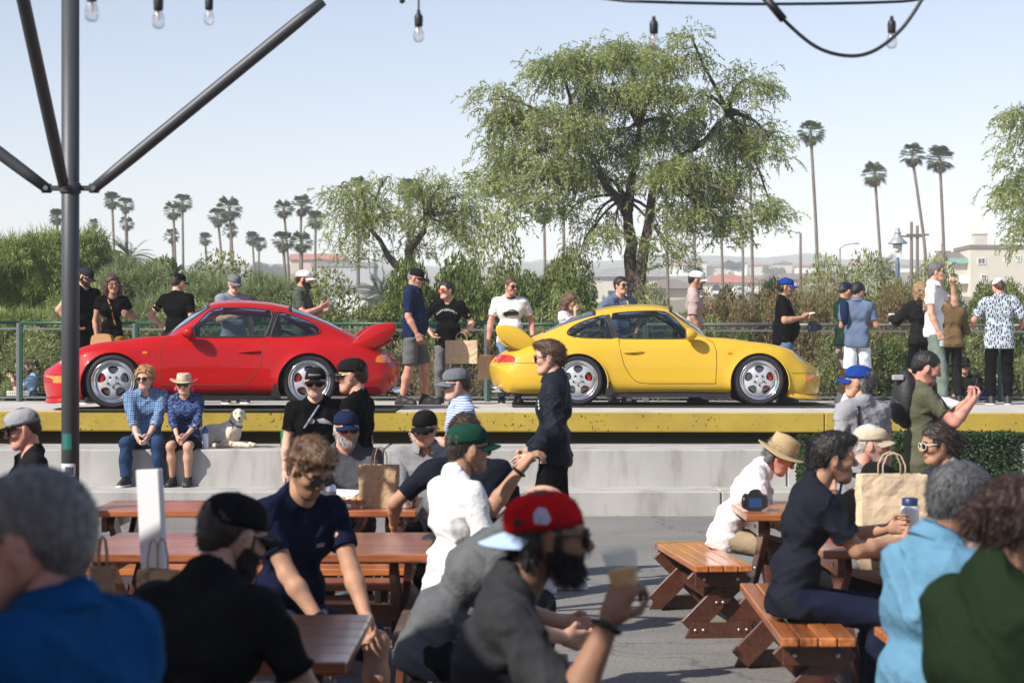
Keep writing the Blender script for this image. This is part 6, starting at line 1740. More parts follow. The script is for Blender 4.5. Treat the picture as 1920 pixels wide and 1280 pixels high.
        # side repeater
        ry = ysurf(1.905, .655)
        b = MB(); b.box((1.905, s * (ry + .002), .655), (.055, .016, .032), bev=.006); b.build('side_repeater', amb, root)
    b = MB(); V = []; F = []; n = 40
    for q in range(n + 1):
        a = -1 + 2 * q / n; yy = .80 * math.sin(a * math.pi / 2)
        xx = 2.70 + .365 * (1 - (abs(a)) ** 2.6)
        for (o, zz) in ((-.05, .125), (.03, .118), (.055, .075), (.035, .062), (-.06, .080)): V.append((xx + o, yy * (1 + o * .25), zz + .035 * abs(a) ** 6))
    for q in range(n):
        for j in range(5): F.append((q * 5 + j, q * 5 + (j + 1) % 5, (q + 1) * 5 + (j + 1) % 5, (q + 1) * 5 + j))
    F += [(0, 1, 2, 3, 4), tuple(n * 5 + j for j in (4, 3, 2, 1, 0))]
    b.add(V, F); sharp(b.build('lip_spoiler', paint, root), 40)
    # wing
    BL = smooth_poly([(-.45, .715), (-.50, .77), (-.58, .85), (-.69, .945), (-.79, .998), (-.97, 1.015), (-1.03, 1.005), (-1.035, .93), (-.995, .84), (-.80, .71), (-.66, .685), (-.50, .695)], 2)
    wing = thing('rear_wing', '', '', (0, 0, 0)); del wing['label']; del wing['category']; wing.parent = root
    for s in (1, -1):
        b = MB(); cxm, czm = -.77, .84
        n = len(BL); V = []; F = []
        for (yy, sc_) in ((.56, .97), (.575, 1.0), (.655, 1.0), (.685, .96), (.695, .88)):
            for (x, z) in BL: V.append((cxm + (x - cxm) * sc_, s * (yy - .10 * max(0, .84 - z)), czm + (z - czm) * sc_))
        for j in range(4):
            for q in range(n): F.append((j * n + q, j * n + (q + 1) % n, (j + 1) * n + (q + 1) % n, (j + 1) * n + q))
        F += [tuple(range(n)), tuple(4 * n + q for q in range(n))]
        b.add(V, F); sharp(b.build('end_plate', paint, wing), 50)
    b = MB(); b.prism(smooth_poly([(-1.03, .985), (-1.03, 1.003), (-.90, 1.008), (-.80, .985), (-.77, .965), (-.80, .955), (-.92, .968)], 1), 'Y', -.60, .60); sharp(b.build('upper_blade', paint, wing), 50)
    b = MB(); b.prism(smooth_poly([(-1.0, .80), (-1.0, .825), (-.80, .80), (-.55, .80), (-.46, .76), (-.48, .70), (-.70, .66), (-.82, .70)], 1), 'Y', -.60, .60); sharp(b.build('lower_blade', paint, wing), 50)
    # rear number plate panel, exhaust
    for s in (1, -1):
        b = MB(); b.lathe([(.040, -.06), (.044, -.06), (.044, .10), (.038, .10), (.034, .02)], 18, 'X', (-1.03, s * .50, .205)); b.build('exhaust_tip', mat('chrome', (.8, .8, .8)), root, smooth=True)
    # underside and cabin
    b = MB(); b.box((1.0, 0, .17), (3.6, 1.16, .06)); b.box((1.13, 0, .16), (1.5, 1.52, .05)); b.build('underside', dark, root)
    inte = mat('car_interior', (.025, .025, .027), rough=.7)
    b = MB(); b.box((.65, 0, .26), (2.0, 1.40, .04)); b.box((1.62, 0, .72), (.28, 1.30, .20), bev=.05)
    for s in (1, -1): b.box((.95, s * .66, .60), (1.05, .03, .40), bev=.01)
    b.box((-.15, 0, .66), (.5, 1.2, .3), bev=.05)
    b.build('interior', inte, root)
    for s in (1, -1):
        b = MB(); b.prism(smooth_poly([(.30, .95), (.40, 1.04), (.47, .98), (.50, .75), (.56, .55), (.95, .50), (1.0, .44), (.95, .34), (.45, .34), (.36, .5)], 1), 'Y', s * .18, s * .60); sharp(b.build('bucket_seat', inte, root), 40)
    b = MB(); b.tube([(1.30 + .05 * math.cos(a), .37 + .18 * math.sin(a), .80 + .18 * math.cos(a)) for a in np.linspace(0, 2 * math.pi, 25)], .014, 8, caps=False); b.tube([(1.30, .37, .62), (1.30, .37, .98)], .012, 6); b.tube([(1.31, .37, .80), (1.6, .37, .74)], .02, 6); b.build('steering_wheel', inte, root, smooth=True)
    b = MB()
    hoop = [(.36, -.60, .30), (.36, -.60, .85), (.36, -.55, 1.08), (.36, -.44, 1.16), (.36, .44, 1.16), (.36, .55, 1.08), (.36, .60, .85), (.36, .60, .30)]
    b.tube(hoop, .020, 8)
    for s in (1, -1):
        b.tube([(.36, s * .42, 1.14), (-.35, s * .45, .72)], .018, 8); b.tube([(.36, s * .50, 1.10), (1.05, s * .49, 1.15), (1.28, s * .52, 1.02), (1.52, s * .58, .80), (1.55, s * .60, .35)], .018, 8)
        b.tube([(.36, s * .60, .80), (1.40, s * .60, .42)], .016, 8)
    b.tube([(.36, -.55, .95), (-.30, .40, .70)], .016, 8); b.tube([(1.05, -.49, 1.15), (1.05, .49, 1.15)], .016, 8)
    b.build('roll_cage', cage_m, root, smooth=True)
    # wipers
    b = MB(); b.tube([(1.74, .30, .868), (1.70, .05, .885), (1.66, -.25, .905)], .007, 5); b.tube([(1.76, -.15, .862), (1.72, -.38, .878)], .007, 5); b.build('wiper', black, root)
    for (wxc, wy, hw) in ((0.0, .845, .265), (2.272, .822, .235)):
        for s in (1, -1): wheel(root, wxc, s * wy, s, hw)
    return root

_wh = {}
def wheel_face():
    """five-spoke cast face with five oval openings, in the XZ plane, outer side +Y"""
    if 'v' in _wh: return _wh['v']
    nr, na = 26, 180
    rr = np.linspace(.0, .207, nr); V = []; F = []
    hole = []
    for i in range(5):
        a = math.pi / 2 + i * 2 * math.pi / 5
        hole.append((a, .137, .046, .058))
    for r in rr:
        for q in range(na):
            a = 2 * math.pi * q / na
            yy = .010 + .030 * (1 - (r / .207) ** 2) * .6 - .028 * (r / .207) ** 4 + (.010 if r < .04 else 0)
            V.append((r * math.cos(a), yy, r * math.sin(a)))
    V = np.array(V)
    Vi = np.arange(nr * na).reshape(nr, na)
    Qf = []
    for i in range(nr - 1):
        for q in range(na):
            f = (Vi[i, q], Vi[i + 1, q], Vi[i + 1, (q + 1) % na], Vi[i, (q + 1) % na])
            c = V[list(f)].mean(0); ok = True
            for (a, rc, er, et) in hole:
                u = c[0] * math.cos(a) + c[2] * math.sin(a) - rc; v = -c[0] * math.sin(a) + c[2] * math.cos(a)
                et2 = et * (1 + .25 * u / er)
                if (u / er) ** 2 + (v / et2) ** 2 < 1: ok = False
            if ok: Qf.append(f)
    Qf = np.array(Qf)
    # walls of the openings: extrude border edges inward
    from collections import Counter
    ec = Counter()
    for f in Qf:
        for a, b in zip(f, np.roll(f, -1)): ec[(min(a, b), max(a, b))] += 1
    nV = len(V); back = V - np.array([0, .030, 0])
    W = []
    for f in Qf:
        for a, b in zip(f, np.roll(f, -1)):
            if ec[(min(a, b), max(a, b))] == 1: W.append((a, b, b + nV, a + nV))
    V2 = np.concatenate([V, back]); F2 = np.concatenate([Qf, np.array(W)])
    _wh['v'] = (V2, F2)
    return _wh['v']
def wheel(root, x, y, s, width):
    tyre_m = mat('tyre_rubber', (.014, .014, .015), rough=.75, bump=.1, bscale=90)
    alloy = mat('alloy_silver', (.66, .67, .69), rough=.35, metal=.55); polish = mat('alloy_polished', (.78, .78, .80), rough=.14, metal=1)
    wheel_o = thing('wheel', '', '', (x, y, .320)); del wheel_o['label']; del wheel_o['category']; wheel_o.parent = root
    flip = lambda b: [(px, s * py, pz) for px, py, pz in b.v]
    h = width / 2
    b = MB(); b.lathe([(.245, -.02), (.262, 0), (.290, .002), (.308, -.012), (.319, -.04), (.320, -.09), (.320, -width + .04), (.30, -width), (.24, -width)], 64, 'Y', caps=False); b.v = flip(b); b.build('tyre', tyre_m, wheel_o, smooth=True)
    b = MB(); b.lathe([(.206, -.045), (.214, -.040), (.226, -.030), (.236, -.006), (.243, .004), (.250, .002), (.250, -.012), (.235, -.03), (.225, -.12), (.215, -width)], 64, 'Y', caps=False); b.v = flip(b); rim = b.build('rim', polish, wheel_o, smooth=True)
    V, F = wheel_face(); V = V.copy(); V[:, 1] = V[:, 1] - .035
    if s < 0: V[:, 1] *= -1; F = F[:, ::-1]
    me = raw_mesh('rim_face', V, F); o = mk('rim_face', me, alloy, rim); sharp(o, 45)
    for i in range(5):
        a = -math.pi / 2 + i * 2 * math.pi / 5
        if 'nut' not in _wh:
            b = MB(); b.lathe([(.0125, -.03), (.0125, .013), (.008, .016)], 10, 'Y'); _wh['nut'] = b.mesh('lug_nut')
        o = mk('lug_nut', _wh['nut'], M_BLACKPL, rim, (.062 * math.cos(a), -s * .008, .062 * math.sin(a)))
        if s < 0: o.rotation_euler = (0, 0, math.pi)
    b = MB(); b.lathe([(.160, -.085), (.160, -.105), (.05, -.105), (.05, -.085)], 40, 'Y'); b.v = flip(b); b.build('brake_disc', mat('brake_steel', (.30, .30, .31), rough=.4, metal=.8), wheel_o, smooth=False)
    b = MB()
    sx = 1
    for a0 in (-.75,):
        pts = [(.135 * math.cos(a0 + t), -.080, .135 * math.sin(a0 + t)) for t in np.linspace(-.1, 1.5, 10)]
        b.tube(pts, .036, 8)
    b.v = [(px, s * py, pz) for px, py, pz in b.v]; b.build('brake_caliper', mat('caliper_red', (.55, .02, .015), rough=.3), wheel_o, smooth=True)
    b = MB(); b.lathe([(.236, -.125), (.01, -.125)], 32, 'Y'); b.v = flip(b); b.build('wheel_back', mat('car_underside', (.008, .008, .008)), wheel_o)
def paint_mat(name, col):
    m = mat(name, col, rough=.4, spec=.08, coat=.55)
    n, L, b = nodes_of(m); b.inputs['Coat Roughness'].default_value = .03
    return m
yel = paint_mat('paint_yellow', (.58, .365, .030)); redp = paint_mat('paint_red', (.40, .006, .006))
# yellow car: rear axle at pixel 1084, front axle at 1424 ; red car faces left: front axle 213, rear axle 580
YD = 25.75; ys_ = FPX / YD
build_car('sports_car', 'yellow classic rear-engined sports coupe with tall rear wing, facing right', yel, (.80, .43, .035), (wx(1084, YD - .85), YD, PL_Z1 + .0205 - .0017 * 2), 0, 1.0, mat('cage_black', (.02, .02, .022), rough=.4), False)
# the red car stands slightly askew, its nose towards the photographer
RN = 23.40; ya = R(187)
build_car('sports_car', 'red classic rear-engined sports coupe with tall rear wing, facing left', redp, (.40, .006, .006), (wx(580, RN) + .85 * math.sin(ya), RN - .85 * math.cos(ya), PL_Z1 + .0205 + .0017 * 3.3), ya, 1.0, redp, True)
# ================================================================ tables and benches of varnished redwood
def woodmat(name, c1, c2, rough=.28, coat=.5):
    if name in _M: return _M[name]
    m = mat(name, c1, rough=rough, coat=coat, bump=.08, bscale=40)
    n, L, b = nodes_of(m); b.inputs['Coat Roughness'].default_value = .12
    tc = n.new('ShaderNodeTexCoord'); mp = n.new('ShaderNodeMapping'); mp.inputs['Scale'].default_value = (1.2, 16, 16)
    ob = n.new('ShaderNodeObjectInfo'); ad = n.new('ShaderNodeVectorMath'); ad.operation = 'ADD'
    cm = n.new('ShaderNodeCombineXYZ'); mu = n.new('ShaderNodeMath'); mu.operation = 'MULTIPLY'; mu.inputs[1].default_value = 37
    L.new(ob.outputs['Random'], mu.inputs[0]); L.new(mu.outputs[0], cm.inputs[0]); L.new(mu.outputs[0], cm.inputs[1]); L.new(tc.outputs['Object'], ad.inputs[0]); L.new(cm.outputs[0], ad.inputs[1])
    L.new(ad.outputs[0], mp.inputs[0])
    ns = n.new('ShaderNodeTexNoise'); ns.inputs['Scale'].default_value = 1.6; ns.inputs['Detail'].default_value = 8; ns.inputs['Distortion'].default_value = 1.2; L.new(mp.outputs[0], ns.inputs['Vector'])
    cr = n.new('ShaderNodeValToRGB'); cr.color_ramp.elements[0].position = .32; cr.color_ramp.elements[1].position = .68; cr.color_ramp.elements[0].color = (*c1, 1); cr.color_ramp.elements[1].color = (*c2, 1); L.new(ns.outputs[0], cr.inputs[0])
    hv = n.new('ShaderNodeHueSaturation'); v2 = n.new('ShaderNodeMath'); v2.operation = 'MULTIPLY_ADD'; v2.inputs[1].default_value = .45; v2.inputs[2].default_value = .78; L.new(ob.outputs['Random'], v2.inputs[0]); L.new(v2.outputs[0], hv.inputs['Value']); L.new(cr.outputs[0], hv.inputs['Color'])
    L.new(hv.outputs[0], b.inputs['Base Color'])
    return m
w_orange = woodmat('redwood_orange', (.30, .085, .022), (.52, .185, .055)); w_red = woodmat('redwood_red', (.22, .062, .026), (.42, .145, .055)); w_dark = woodmat('redwood_dark', (.045, .022, .014), (.11, .05, .03), rough=.45); w_worn = woodmat('redwood_worn', (.07, .045, .032), (.15, .10, .075), rough=.6, coat=.1); w_leg = woodmat('redwood_leg', (.055, .017, .010), (.11, .036, .02), rough=.4)
m_bolt = mat('bolt_zinc', (.55, .55, .53), rough=.3, metal=.9)
def trestle(t, xe, h, wtop, wbot, m, sgn):
    """end frame in the plane x = xe: crossed boards, base board, top cleat, bolts"""
    th = .038; bw = .125
    for s in (-1, 1):
        b = MB(); a = (s * wtop / 2 * .78, h - .03); c = (-s * wbot / 2 * .80, .07)
        d = Vector((0, c[0] - a[0], c[1] - a[1])); ang = math.atan2(d.y, -d.z)
        b.box((xe + s * .0195, (a[0] + c[0]) / 2, (a[1] + c[1]) / 2), (th, bw, d.length + .05), rot=Matrix.Rotation(ang, 3, 'X'), bev=.004); b.build('leg', m, t)
    b = MB(); b.prism([(-wbot / 2, .0), (wbot / 2, .0), (wbot / 2 - .05, .095), (-wbot / 2 + .05, .095)], 'X', xe + sgn * .040, xe + sgn * .078); b.build('foot_board', m, t)
    b = MB(); b.box((xe + sgn * .059, 0, h - .05), (.038, wtop * .92, .095), bev=.004); b.build('cleat', m, t)
    for (y, z) in ((-wbot * .36, .05), (-wbot * .25, .05), (wbot * .36, .05), (wbot * .25, .05), (-wtop * .3, h - .05), (wtop * .3, h - .05), (-.02, h * .52), (.02, h * .52)):
        if 'bolt' not in _wh2: bb = MB(); bb.lathe([(.011, 0), (.010, .005), (.005, .009)], 8, 'X'); _wh2['bolt'] = bb.mesh('bolt', True)
        o = mk('bolt', _wh2['bolt'], m_bolt, t, (xe + sgn * (.078 if z < .1 or z > h - .1 else .040), y, z)); o.rotation_euler = (0, 0, 0 if sgn > 0 else math.pi)
_wh2 = {}
def bench(label, c, length, yaw, width=.36, h=.45, top=w_orange, leg=w_leg, planks=4, name='bench', cat='bench', group=None):
    t = thing(name, label, cat, (c[0], c[1], 0), R(yaw), group)
    pw = width / planks
    key = (round(length, 3), round(pw, 4))
    for i in range(planks):
        if key not in _wh2: b = MB(); b.box((0, 0, 0), (length, pw - .006, .042), bev=.006); _wh2[key] = b.mesh('plank')
        me = _wh2[key] if not _wh2[key].materials or _wh2[key].materials[0] == top else _wh2[key].copy()
        if me.materials and me.materials[0] != top: me.materials.clear()
        mk('plank', me, top, t, (0, -width / 2 + pw * (i + .5), h - .021))
    ie = length / 2 - .16
    for s in (-1, 1): trestle(t, s * ie, h - .042, width * .95, width * 1.22, leg, s)
    b = MB(); b.box((0, 0, h * .52), (2 * ie - .06, .038, .085), bev=.004); b.build('stretcher', leg, t)
    return t
def table(label, c, length, yaw, width, top=w_orange, leg=w_leg, h=.75, planks=5): return bench(label, c, length, yaw, width, h, top, leg, planks, 'picnic_table', 'table')
def bench2pt(label, a, b, width, **k):
    d = Vector(b) - Vector(a); return bench(label, ((a[0] + b[0]) / 2, (a[1] + b[1]) / 2), d.length, math.degrees(math.atan2(d.y, d.x)), width, **k)
table('far left redwood picnic table with the paper bag and cans', (-1.62, 12.80), 2.05, 0, .86, top=w_red)
table('middle left redwood picnic table with a wide glossy top', (-1.28, 10.32), 1.74, 0, 1.16, top=w_red, planks=6)
table('nearest left picnic table with greyish sunlit top under the black cap man', (-1.46, 6.95), 1.86, 0, 1.15, top=w_red, planks=6)
bench2pt('bench on the near side of the far left table', (-2.55, 11.95), (-.62, 11.95), .30)
bench2pt('bench on the far side of the middle left table', (-2.12, 11.22), (-.48, 11.22), .30, top=w_red)
bench2pt('dark worn bench under the white shirt man', (-.36, 9.08), (-.36, 11.0), .38, top=w_worn, leg=w_dark)
bench2pt('bench behind the nearest left table under the curly haired man', (-2.2, 8.75), (-.72, 8.75), .34, top=w_red)
bench2pt('empty orange bench with bolted cross legs in the right centre', (1.277, 12.0), (1.133, 13.55), .36)
bench2pt('orange bench under the man in black and navy at the right', (1.383, 8.98), (1.44, 11.1), .345)
bench2pt('orange bench between the two right tables', (1.72, 11.85), (3.3, 11.85), .32)
bench2pt('orange bench at the near side of the right table', (1.70, 9.20), (3.2, 9.20), .32)
table('far right orange picnic table with the black camera on it', (2.38, 12.62), 1.92, 0, 1.10)
table('near right orange picnic table with the white flask on it', (2.48, 10.40), 1.86, 0, .98)
bench2pt('grey bench at the bottom right edge beside the blue denim shirt', (.95, 5.62), (2.6, 5.62), .34, top=w_worn, leg=w_dark)
bench2pt('bench far behind the hat man at the far right table', (1.75, 13.62), (3.2, 13.62), .30)
bench2pt('worn bench under the man in the red cap', (-.55, 5.9), (1.05, 5.9), .36, top=w_worn, leg=w_dark)
bench2pt('worn bench under the man in the black cap and black shirt', (-1.75, 5.45), (-.3, 5.45), .36, top=w_worn, leg=w_dark)
# ================================================================ the crowd
from mathutils.bvhtree import BVHTree
def pattern(name, build):
    if name in _M: return _M[name]
    m = mat(name, (.5, .5, .5), rough=.9, spec=.2); n, L, b = nodes_of(m); tc = n.new('ShaderNodeTexCoord'); build(n, L, b, tc); return m
def ramp(n, L, src, stops, interp='LINEAR'):
    cr = n.new('ShaderNodeValToRGB'); cr.color_ramp.interpolation = interp
    while len(cr.color_ramp.elements) < len(stops): cr.color_ramp.elements.new(.5)
    for e, (p, c) in zip(cr.color_ramp.elements, stops): e.position = p; e.color = (*c, 1)
    L.new(src, cr.inputs[0]); return cr.outputs[0]
def waves(n, L, tc, d, scale, prof='SIN'):
    w = n.new('ShaderNodeTexWave'); w.bands_direction = d; w.inputs['Scale'].default_value = scale; w.inputs['Distortion'].default_value = .6; w.inputs['Detail'].default_value = 1; L.new(tc.outputs['Object'], w.inputs['Vector']); return w.outputs['Fac']
def _plaid(n, L, b, tc):
    a = ramp(n, L, waves(n, L, tc, 'Z', 6.5), [(0, (.10, .17, .30)), (.45, (.22, .34, .48)), (.62, (.62, .68, .72)), (.8, (.12, .20, .36))]); c = ramp(n, L, waves(n, L, tc, 'Y', 6.5), [(0, (.35, .45, .6)), (.5, (.8, .85, .9)), (.7, (1, 1, 1)), (1, (.4, .5, .62))])
    mx = n.new('ShaderNodeMix'); mx.data_type = 'RGBA'; mx.blend_type = 'MULTIPLY'; mx.inputs[0].default_value = 1; L.new(a, mx.inputs[6]); L.new(c, mx.inputs[7]); L.new(mx.outputs[2], b.inputs['Base Color'])
def _stripe(n, L, b, tc): L.new(ramp(n, L, waves(n, L, tc, 'Z', 17), [(0, (.10, .20, .42)), (.45, (.16, .28, .52)), (.6, (.62, .68, .76))]), b.inputs['Base Color'])
def _leafprint(n, L, b, tc):
    v = n.new('ShaderNodeTexVoronoi'); v.feature = 'DISTANCE_TO_EDGE'; v.inputs['Scale'].default_value = 17
    mp = n.new('ShaderNodeMapping'); mp.inputs['Rotation'].default_value = (.4, .9, .6); mp.inputs['Scale'].default_value = (1, 2.2, .8); L.new(tc.outputs['Object'], mp.inputs[0]); L.new(mp.outputs[0], v.inputs['Vector'])
    L.new(ramp(n, L, v.outputs['Distance'], [(0, (.55, .60, .64)), (.09, (.42, .48, .54)), (.16, (.07, .09, .12)), (.5, (.05, .065, .09))]), b.inputs['Base Color'])
def _paisley(n, L, b, tc):
    w = n.new('ShaderNodeTexWave'); w.wave_type = 'RINGS'; w.inputs['Scale'].default_value = 7; w.inputs['Distortion'].default_value = 9; w.inputs['Detail'].default_value = 1.5; w.inputs['Detail Scale'].default_value = 2.2; L.new(tc.outputs['Object'], w.inputs['Vector'])
    L.new(ramp(n, L, w.outputs['Fac'], [(0, (.012, .025, .10)), (.62, (.015, .035, .13)), (.74, (.30, .38, .52)), (.86, (.02, .04, .14))]), b.inputs['Base Color'])
plaid = pattern('fabric_plaid', _plaid); stripe = pattern('fabric_stripe', _stripe); leafp = pattern('fabric_leaf_print', _leafprint); paisley = pattern('fabric_paisley', _paisley)
BLK = cloth('black', (.0055, .0055, .006)); BLK2 = cloth('washed_black', (.013, .013, .014)); NAVY = cloth('navy', (.012, .022, .060)); GREY = cloth('grey', (.11, .115, .12)); LGREY = cloth('light_grey', (.24, .24, .25)); WHITE = cloth('white', (.72, .72, .72)); LAV = cloth('lavender_grey', (.24, .25, .31)); OLIVE = cloth('olive', (.075, .085, .06)); OLIVE2 = cloth('olive_green', (.095, .10, .062)); MAUVE = cloth('mauve', (.42, .32, .31)); SLATE = cloth('slate_blue', (.11, .15, .23)); DGREEN = cloth('dark_green', (.012, .035, .022)); LBLUE = cloth('light_blue', (.30, .47, .70)); DENIMSH = cloth('denim_shirt', (.11, .24, .35)); JEANS = cloth('jeans', (.025, .05, .11), bump=.4); LJEANS = cloth('light_jeans', (.13, .21, .34)); KHAKI = cloth('khaki', (.34, .26, .17)); KHAKI2 = cloth('stone_khaki', (.30, .26, .21)); MUST = cloth('mustard', (.42, .19, .03)); GPANT = cloth('grey_trousers', (.13, .13, .135)); WSH = cloth('white_shorts', (.66, .70, .76)); SAGE = cloth('sage', (.16, .20, .17)); ROYAL = cloth('royal_blue', (.01, .045, .24)); BLUESH = cloth('bright_blue', (.006, .065, .19)); CREAM = cloth('cream', (.60, .55, .44)); TAN = cloth('tan_cap', (.50, .43, .31)); CAPG = cloth('cap_grey', (.14, .15, .17)); CAPNAVY = cloth('cap_navy', (.012, .018, .05)); CAPGREEN = cloth('cap_green', (.012, .055, .035)); CAPRED = cloth('cap_red', (.55, .008, .012)); CAPW = cloth('cap_white', (.70, .69, .66)); PALEBL = cloth('pale_blue_brim', (.38, .50, .66)); BOMB = cloth('bomber_navy', (.014, .017, .026), rough=.55); FGREEN = cloth('forest_jacket', (.012, .022, .010)); PINK = cloth('pink', (.6, .2, .26)); DBLUE = cloth('dark_shorts', (.02, .03, .05)); SILVERG = cloth('silver_grey', (.30, .305, .32))
WHSHOE = mat('shoe_white', (.68, .68, .66), rough=.6); BKSHOE = mat('shoe_black', (.015, .015, .016), rough=.6); TANSHOE = mat('shoe_tan', (.25, .15, .08), rough=.7)
PRINTW = mat('print_white', (.62, .62, .62), rough=.8); PRINTK = mat('print_black', (.012, .012, .014), rough=.8); PRINTG = mat('print_grey', (.25, .25, .26), rough=.8)
BROWN = (.07, .035, .018); DBROWN = (.030, .018, .011); BLACKH = (.012, .010, .009); GINGER = (.42, .22, .08); GREYH = (.22, .21, .20); SALT = (.13, .125, .12); BLOND = (.32, .20, .10); WHITEH = (.55, .53, .50)
def stand(px, pytop, D, ground=0.0, capadd=.0, dh=0.0):
    s = FPX / D; return dict(pos=(wx(px, D), D, ground), h=(wz(pytop, D) - ground - capadd) + dh)
def seat(px, pytop, D, sit=.46, ground=0.0, capadd=.0, lean=0, kmin=.90, kmax=1.10):
    zt = wz(pytop, D) - ground - capadd; c = .945 * (1 - .62 * (1 - math.cos(R(lean))))
    k = min(kmax, max(kmin, (zt - sit) / c)); sit2 = zt - c * k
    return dict(pos=(wx(px, D), D, ground), h=1.78 * k, sit=sit2, lean=lean)
def decal_bvh(info, key='shirt'):
    if '_bvh' + key not in info:
        me = info[key].data; info['_bvh' + key] = BVHTree.FromPolygons([v.co.copy() for v in me.vertices], [tuple(p.vertices) for p in me.polygons])
    return info['_bvh' + key]
def proj(info, base, right, up, direction, lift=.004):
    bv = decal_bvh(info); base = Vector(base); right = Vector(right); up = Vector(up); d = Vector(direction)
    def f(u, v):
        o = base + right * u + up * v - d * .6
        hit = bv.ray_cast(o, d)
        return (hit[0] - d * lift) if hit[0] is not None else base + right * u + up * v
    return f
def chest_text(info, txt, size, lat=0.0, upz=.05, m=None, back=False, arch=0.0):
    Rc = info['Rc']; s = -1 if back else 1
    base = info['chest'] + Rc @ V3(0, 0, upz); right = Rc @ V3(0, s, 0); up = Rc @ V3(0, 0, 1); d = Rc @ V3(-s, 0, 0)
    f = proj(info, base, right, up, d)
    return decal_text(txt, size, m or PRINTW, info['shirt'], (lambda u, v: f(u + lat, v - arch * u * u)))
def chest_poly(info, poly, m, lat=0.0, upz=.0, back=False, name='print', lift=.004):
    Rc = info['Rc']; s = -1 if back else 1
    f = proj(info, info['chest'] + Rc @ V3(0, 0, upz), Rc @ V3(0, s, 0), Rc @ V3(0, 0, 1), Rc @ V3(-s, 0, 0), lift)
    bm = bmesh.new(); vs = [bm.verts.new((x, y, 0)) for x, y in poly]; bm.faces.new(vs); bmesh.ops.triangulate(bm, faces=bm.faces); bmesh.ops.subdivide_edges(bm, edges=bm.edges, cuts=2, use_grid_fill=True)
    me = bpy.data.meshes.new(name); bm.to_mesh(me); bm.free()
    for v in me.vertices: v.co = f(v.co.x + lat, v.co.y)
    return mk(name, me, m, info['shirt'])
W_ = WALK; W2 = PL_Z1
# ---------------------------------------------------------------- behind the cars
GB = 'spectators standing behind the cars'
b1 = person('bearded man in black with a dark cap behind the light pole, hand on hip', **stand(158, 496, 26.2, W2, .02), face=-35, g=1.04, head=(5, 28, 0), Rr='hip', L='down', cap='fwd', capm=cloth('cap_charcoal', (.025, .027, .033)), beard=2, haircol=DBROWN, hair='capfull', topm=BLK, botm=BLK, sleeve=.5, group=GB)
b2 = person('long haired woman in black top and mustard trousers behind the red car', **stand(210, 516, 26.0, W2), face=-72, fem=True, g=.92, head=(8, 4, 6), Rr=(.10, -.04, -.53), L=(.12, .02, -.20), handL='grip', hair='long', haircol=BROWN, shades=True, shade_kw=dict(clear=True), skin='tan', topm=BLK, hem=-.02, sleeve=.45, botm=MUST, neckline=.095, group=GB)
b3 = person('man in black tee and cap seen from behind over the red bonnet', **stand(332, 509, 26.2, W2, .02), face=68, g=1.02, head=(-18, 10, 0), L='hip', Rr='down', cap='fwd', hair='cap', haircol=DBROWN, skin='fair', topm=BLK, botm=BLK2, shades=False, group=GB)
b4 = person('man in lavender grey tee and grey cap behind the red car roof', **stand(438, 510, 26.3, W2, .02), face=-62, g=1.02, head=(0, 18, 0), Rr='hold', L='down', cap='fwd', capm=CAPG, hair='cap', haircol=BROWN, skin='fair', topm=LAV, botm=JEANS, group=GB)
b5 = person('man in olive polo and white cap looking right behind the red car', **stand(566, 503, 26.4, W2, .02), face=-8, g=1.06, head=(0, 4, 0), Rr=(.30, .02, -.16), L=(.30, -.06, -.18), handL='grip', cap='fwd', capm=CAPW, hair='cap', haircol=DBROWN, beard=2, shades=False, skin='ruddy', top='polo', topm=OLIVE, botm=KHAKI, group=GB)
b6 = person('heavy man in navy polo, grey shorts and black cap between the cars', **stand(776, 499, 25.9, W2, .02), face=-14, g=1.14, belly=.05, head=(-4, 16, 0), Rr=(.12, -.04, -.52), L='down', cap='fwd', hair='cap', haircol=GREYH, beard=1, skin='ruddy', top='polo', topm=NAVY, bottom='shorts', botm=GPANT, sleeve=.85, feet=((.16, .10, 10), (-.10, -.12, -6)), solem=BKSHOE, group=GB)
b7 = person('man in black print tee and red sunglasses holding a paper bag', **stand(840, 528, 26.6, W_), face=-98, g=1.06, head=(-42, 0, 0), Rr='hip', L=(.20, .13, -.36), handL='grip', hair='short', haircol=BLACKH, skin='fair', topm=BLK, botm=GPANT, hem=-.11, sleeve=.75, shade_kw=dict(mlens=M_LENSR, mframe=mat('frame_red', (.4, .03, .02), rough=.3)), group=GB)
chest_text(b7, 'LUFTGEKUHLT', .042, 0, .085, PRINTW, arch=3.0)
b8 = person('man in white ringer tee with a car print behind the yellow wing', **stand(956, 520, 26.7, W_), face=-82, g=1.05, head=(28, 6, 0), Rr=(.02, -.11, -.54), L=(.04, .13, -.50), handR='grip', hair='crop', haircol=BROWN, beard=1, skin='ruddy', topm=WHITE, botm=LJEANS, watch='L', group=GB)
car_poly = [(-.105, -.030), (-.10, .005), (-.075, .016), (-.05, .022), (-.022, .050), (.03, .052), (.065, .034), (.09, .020), (.105, .004), (.106, -.022), (.085, -.030), (.078, -.044), (.055, -.044), (.048, -.032), (-.045, -.038), (-.052, -.050), (-.078, -.048), (-.085, -.034)]
chest_poly(b8, car_poly, PRINTK, 0, .0); chest_poly(b8, [(-.045, .022), (-.02, .042), (.022, .044), (.045, .028)], PRINTG, 0, .0, lift=.007, name='print'); chest_poly(b8, [(.05, -.036), (.058, -.022), (.075, -.022), (.080, -.036), (.065, -.042)], PRINTG, 0, 0, lift=.007, name='print')
b9 = person('woman in white with long brown hair touching her face behind the yellow car', **stand(1066, 551, 27.0, W_), face=-35, fem=True, head=(5, 12, 0), Rr=(.17, .12, .06), L='cross', handR='fist', hair='long', haircol=(.14, .075, .04), shades=False, skin='light', topm=WHITE, botm=JEANS, neckline=.09, group=GB)
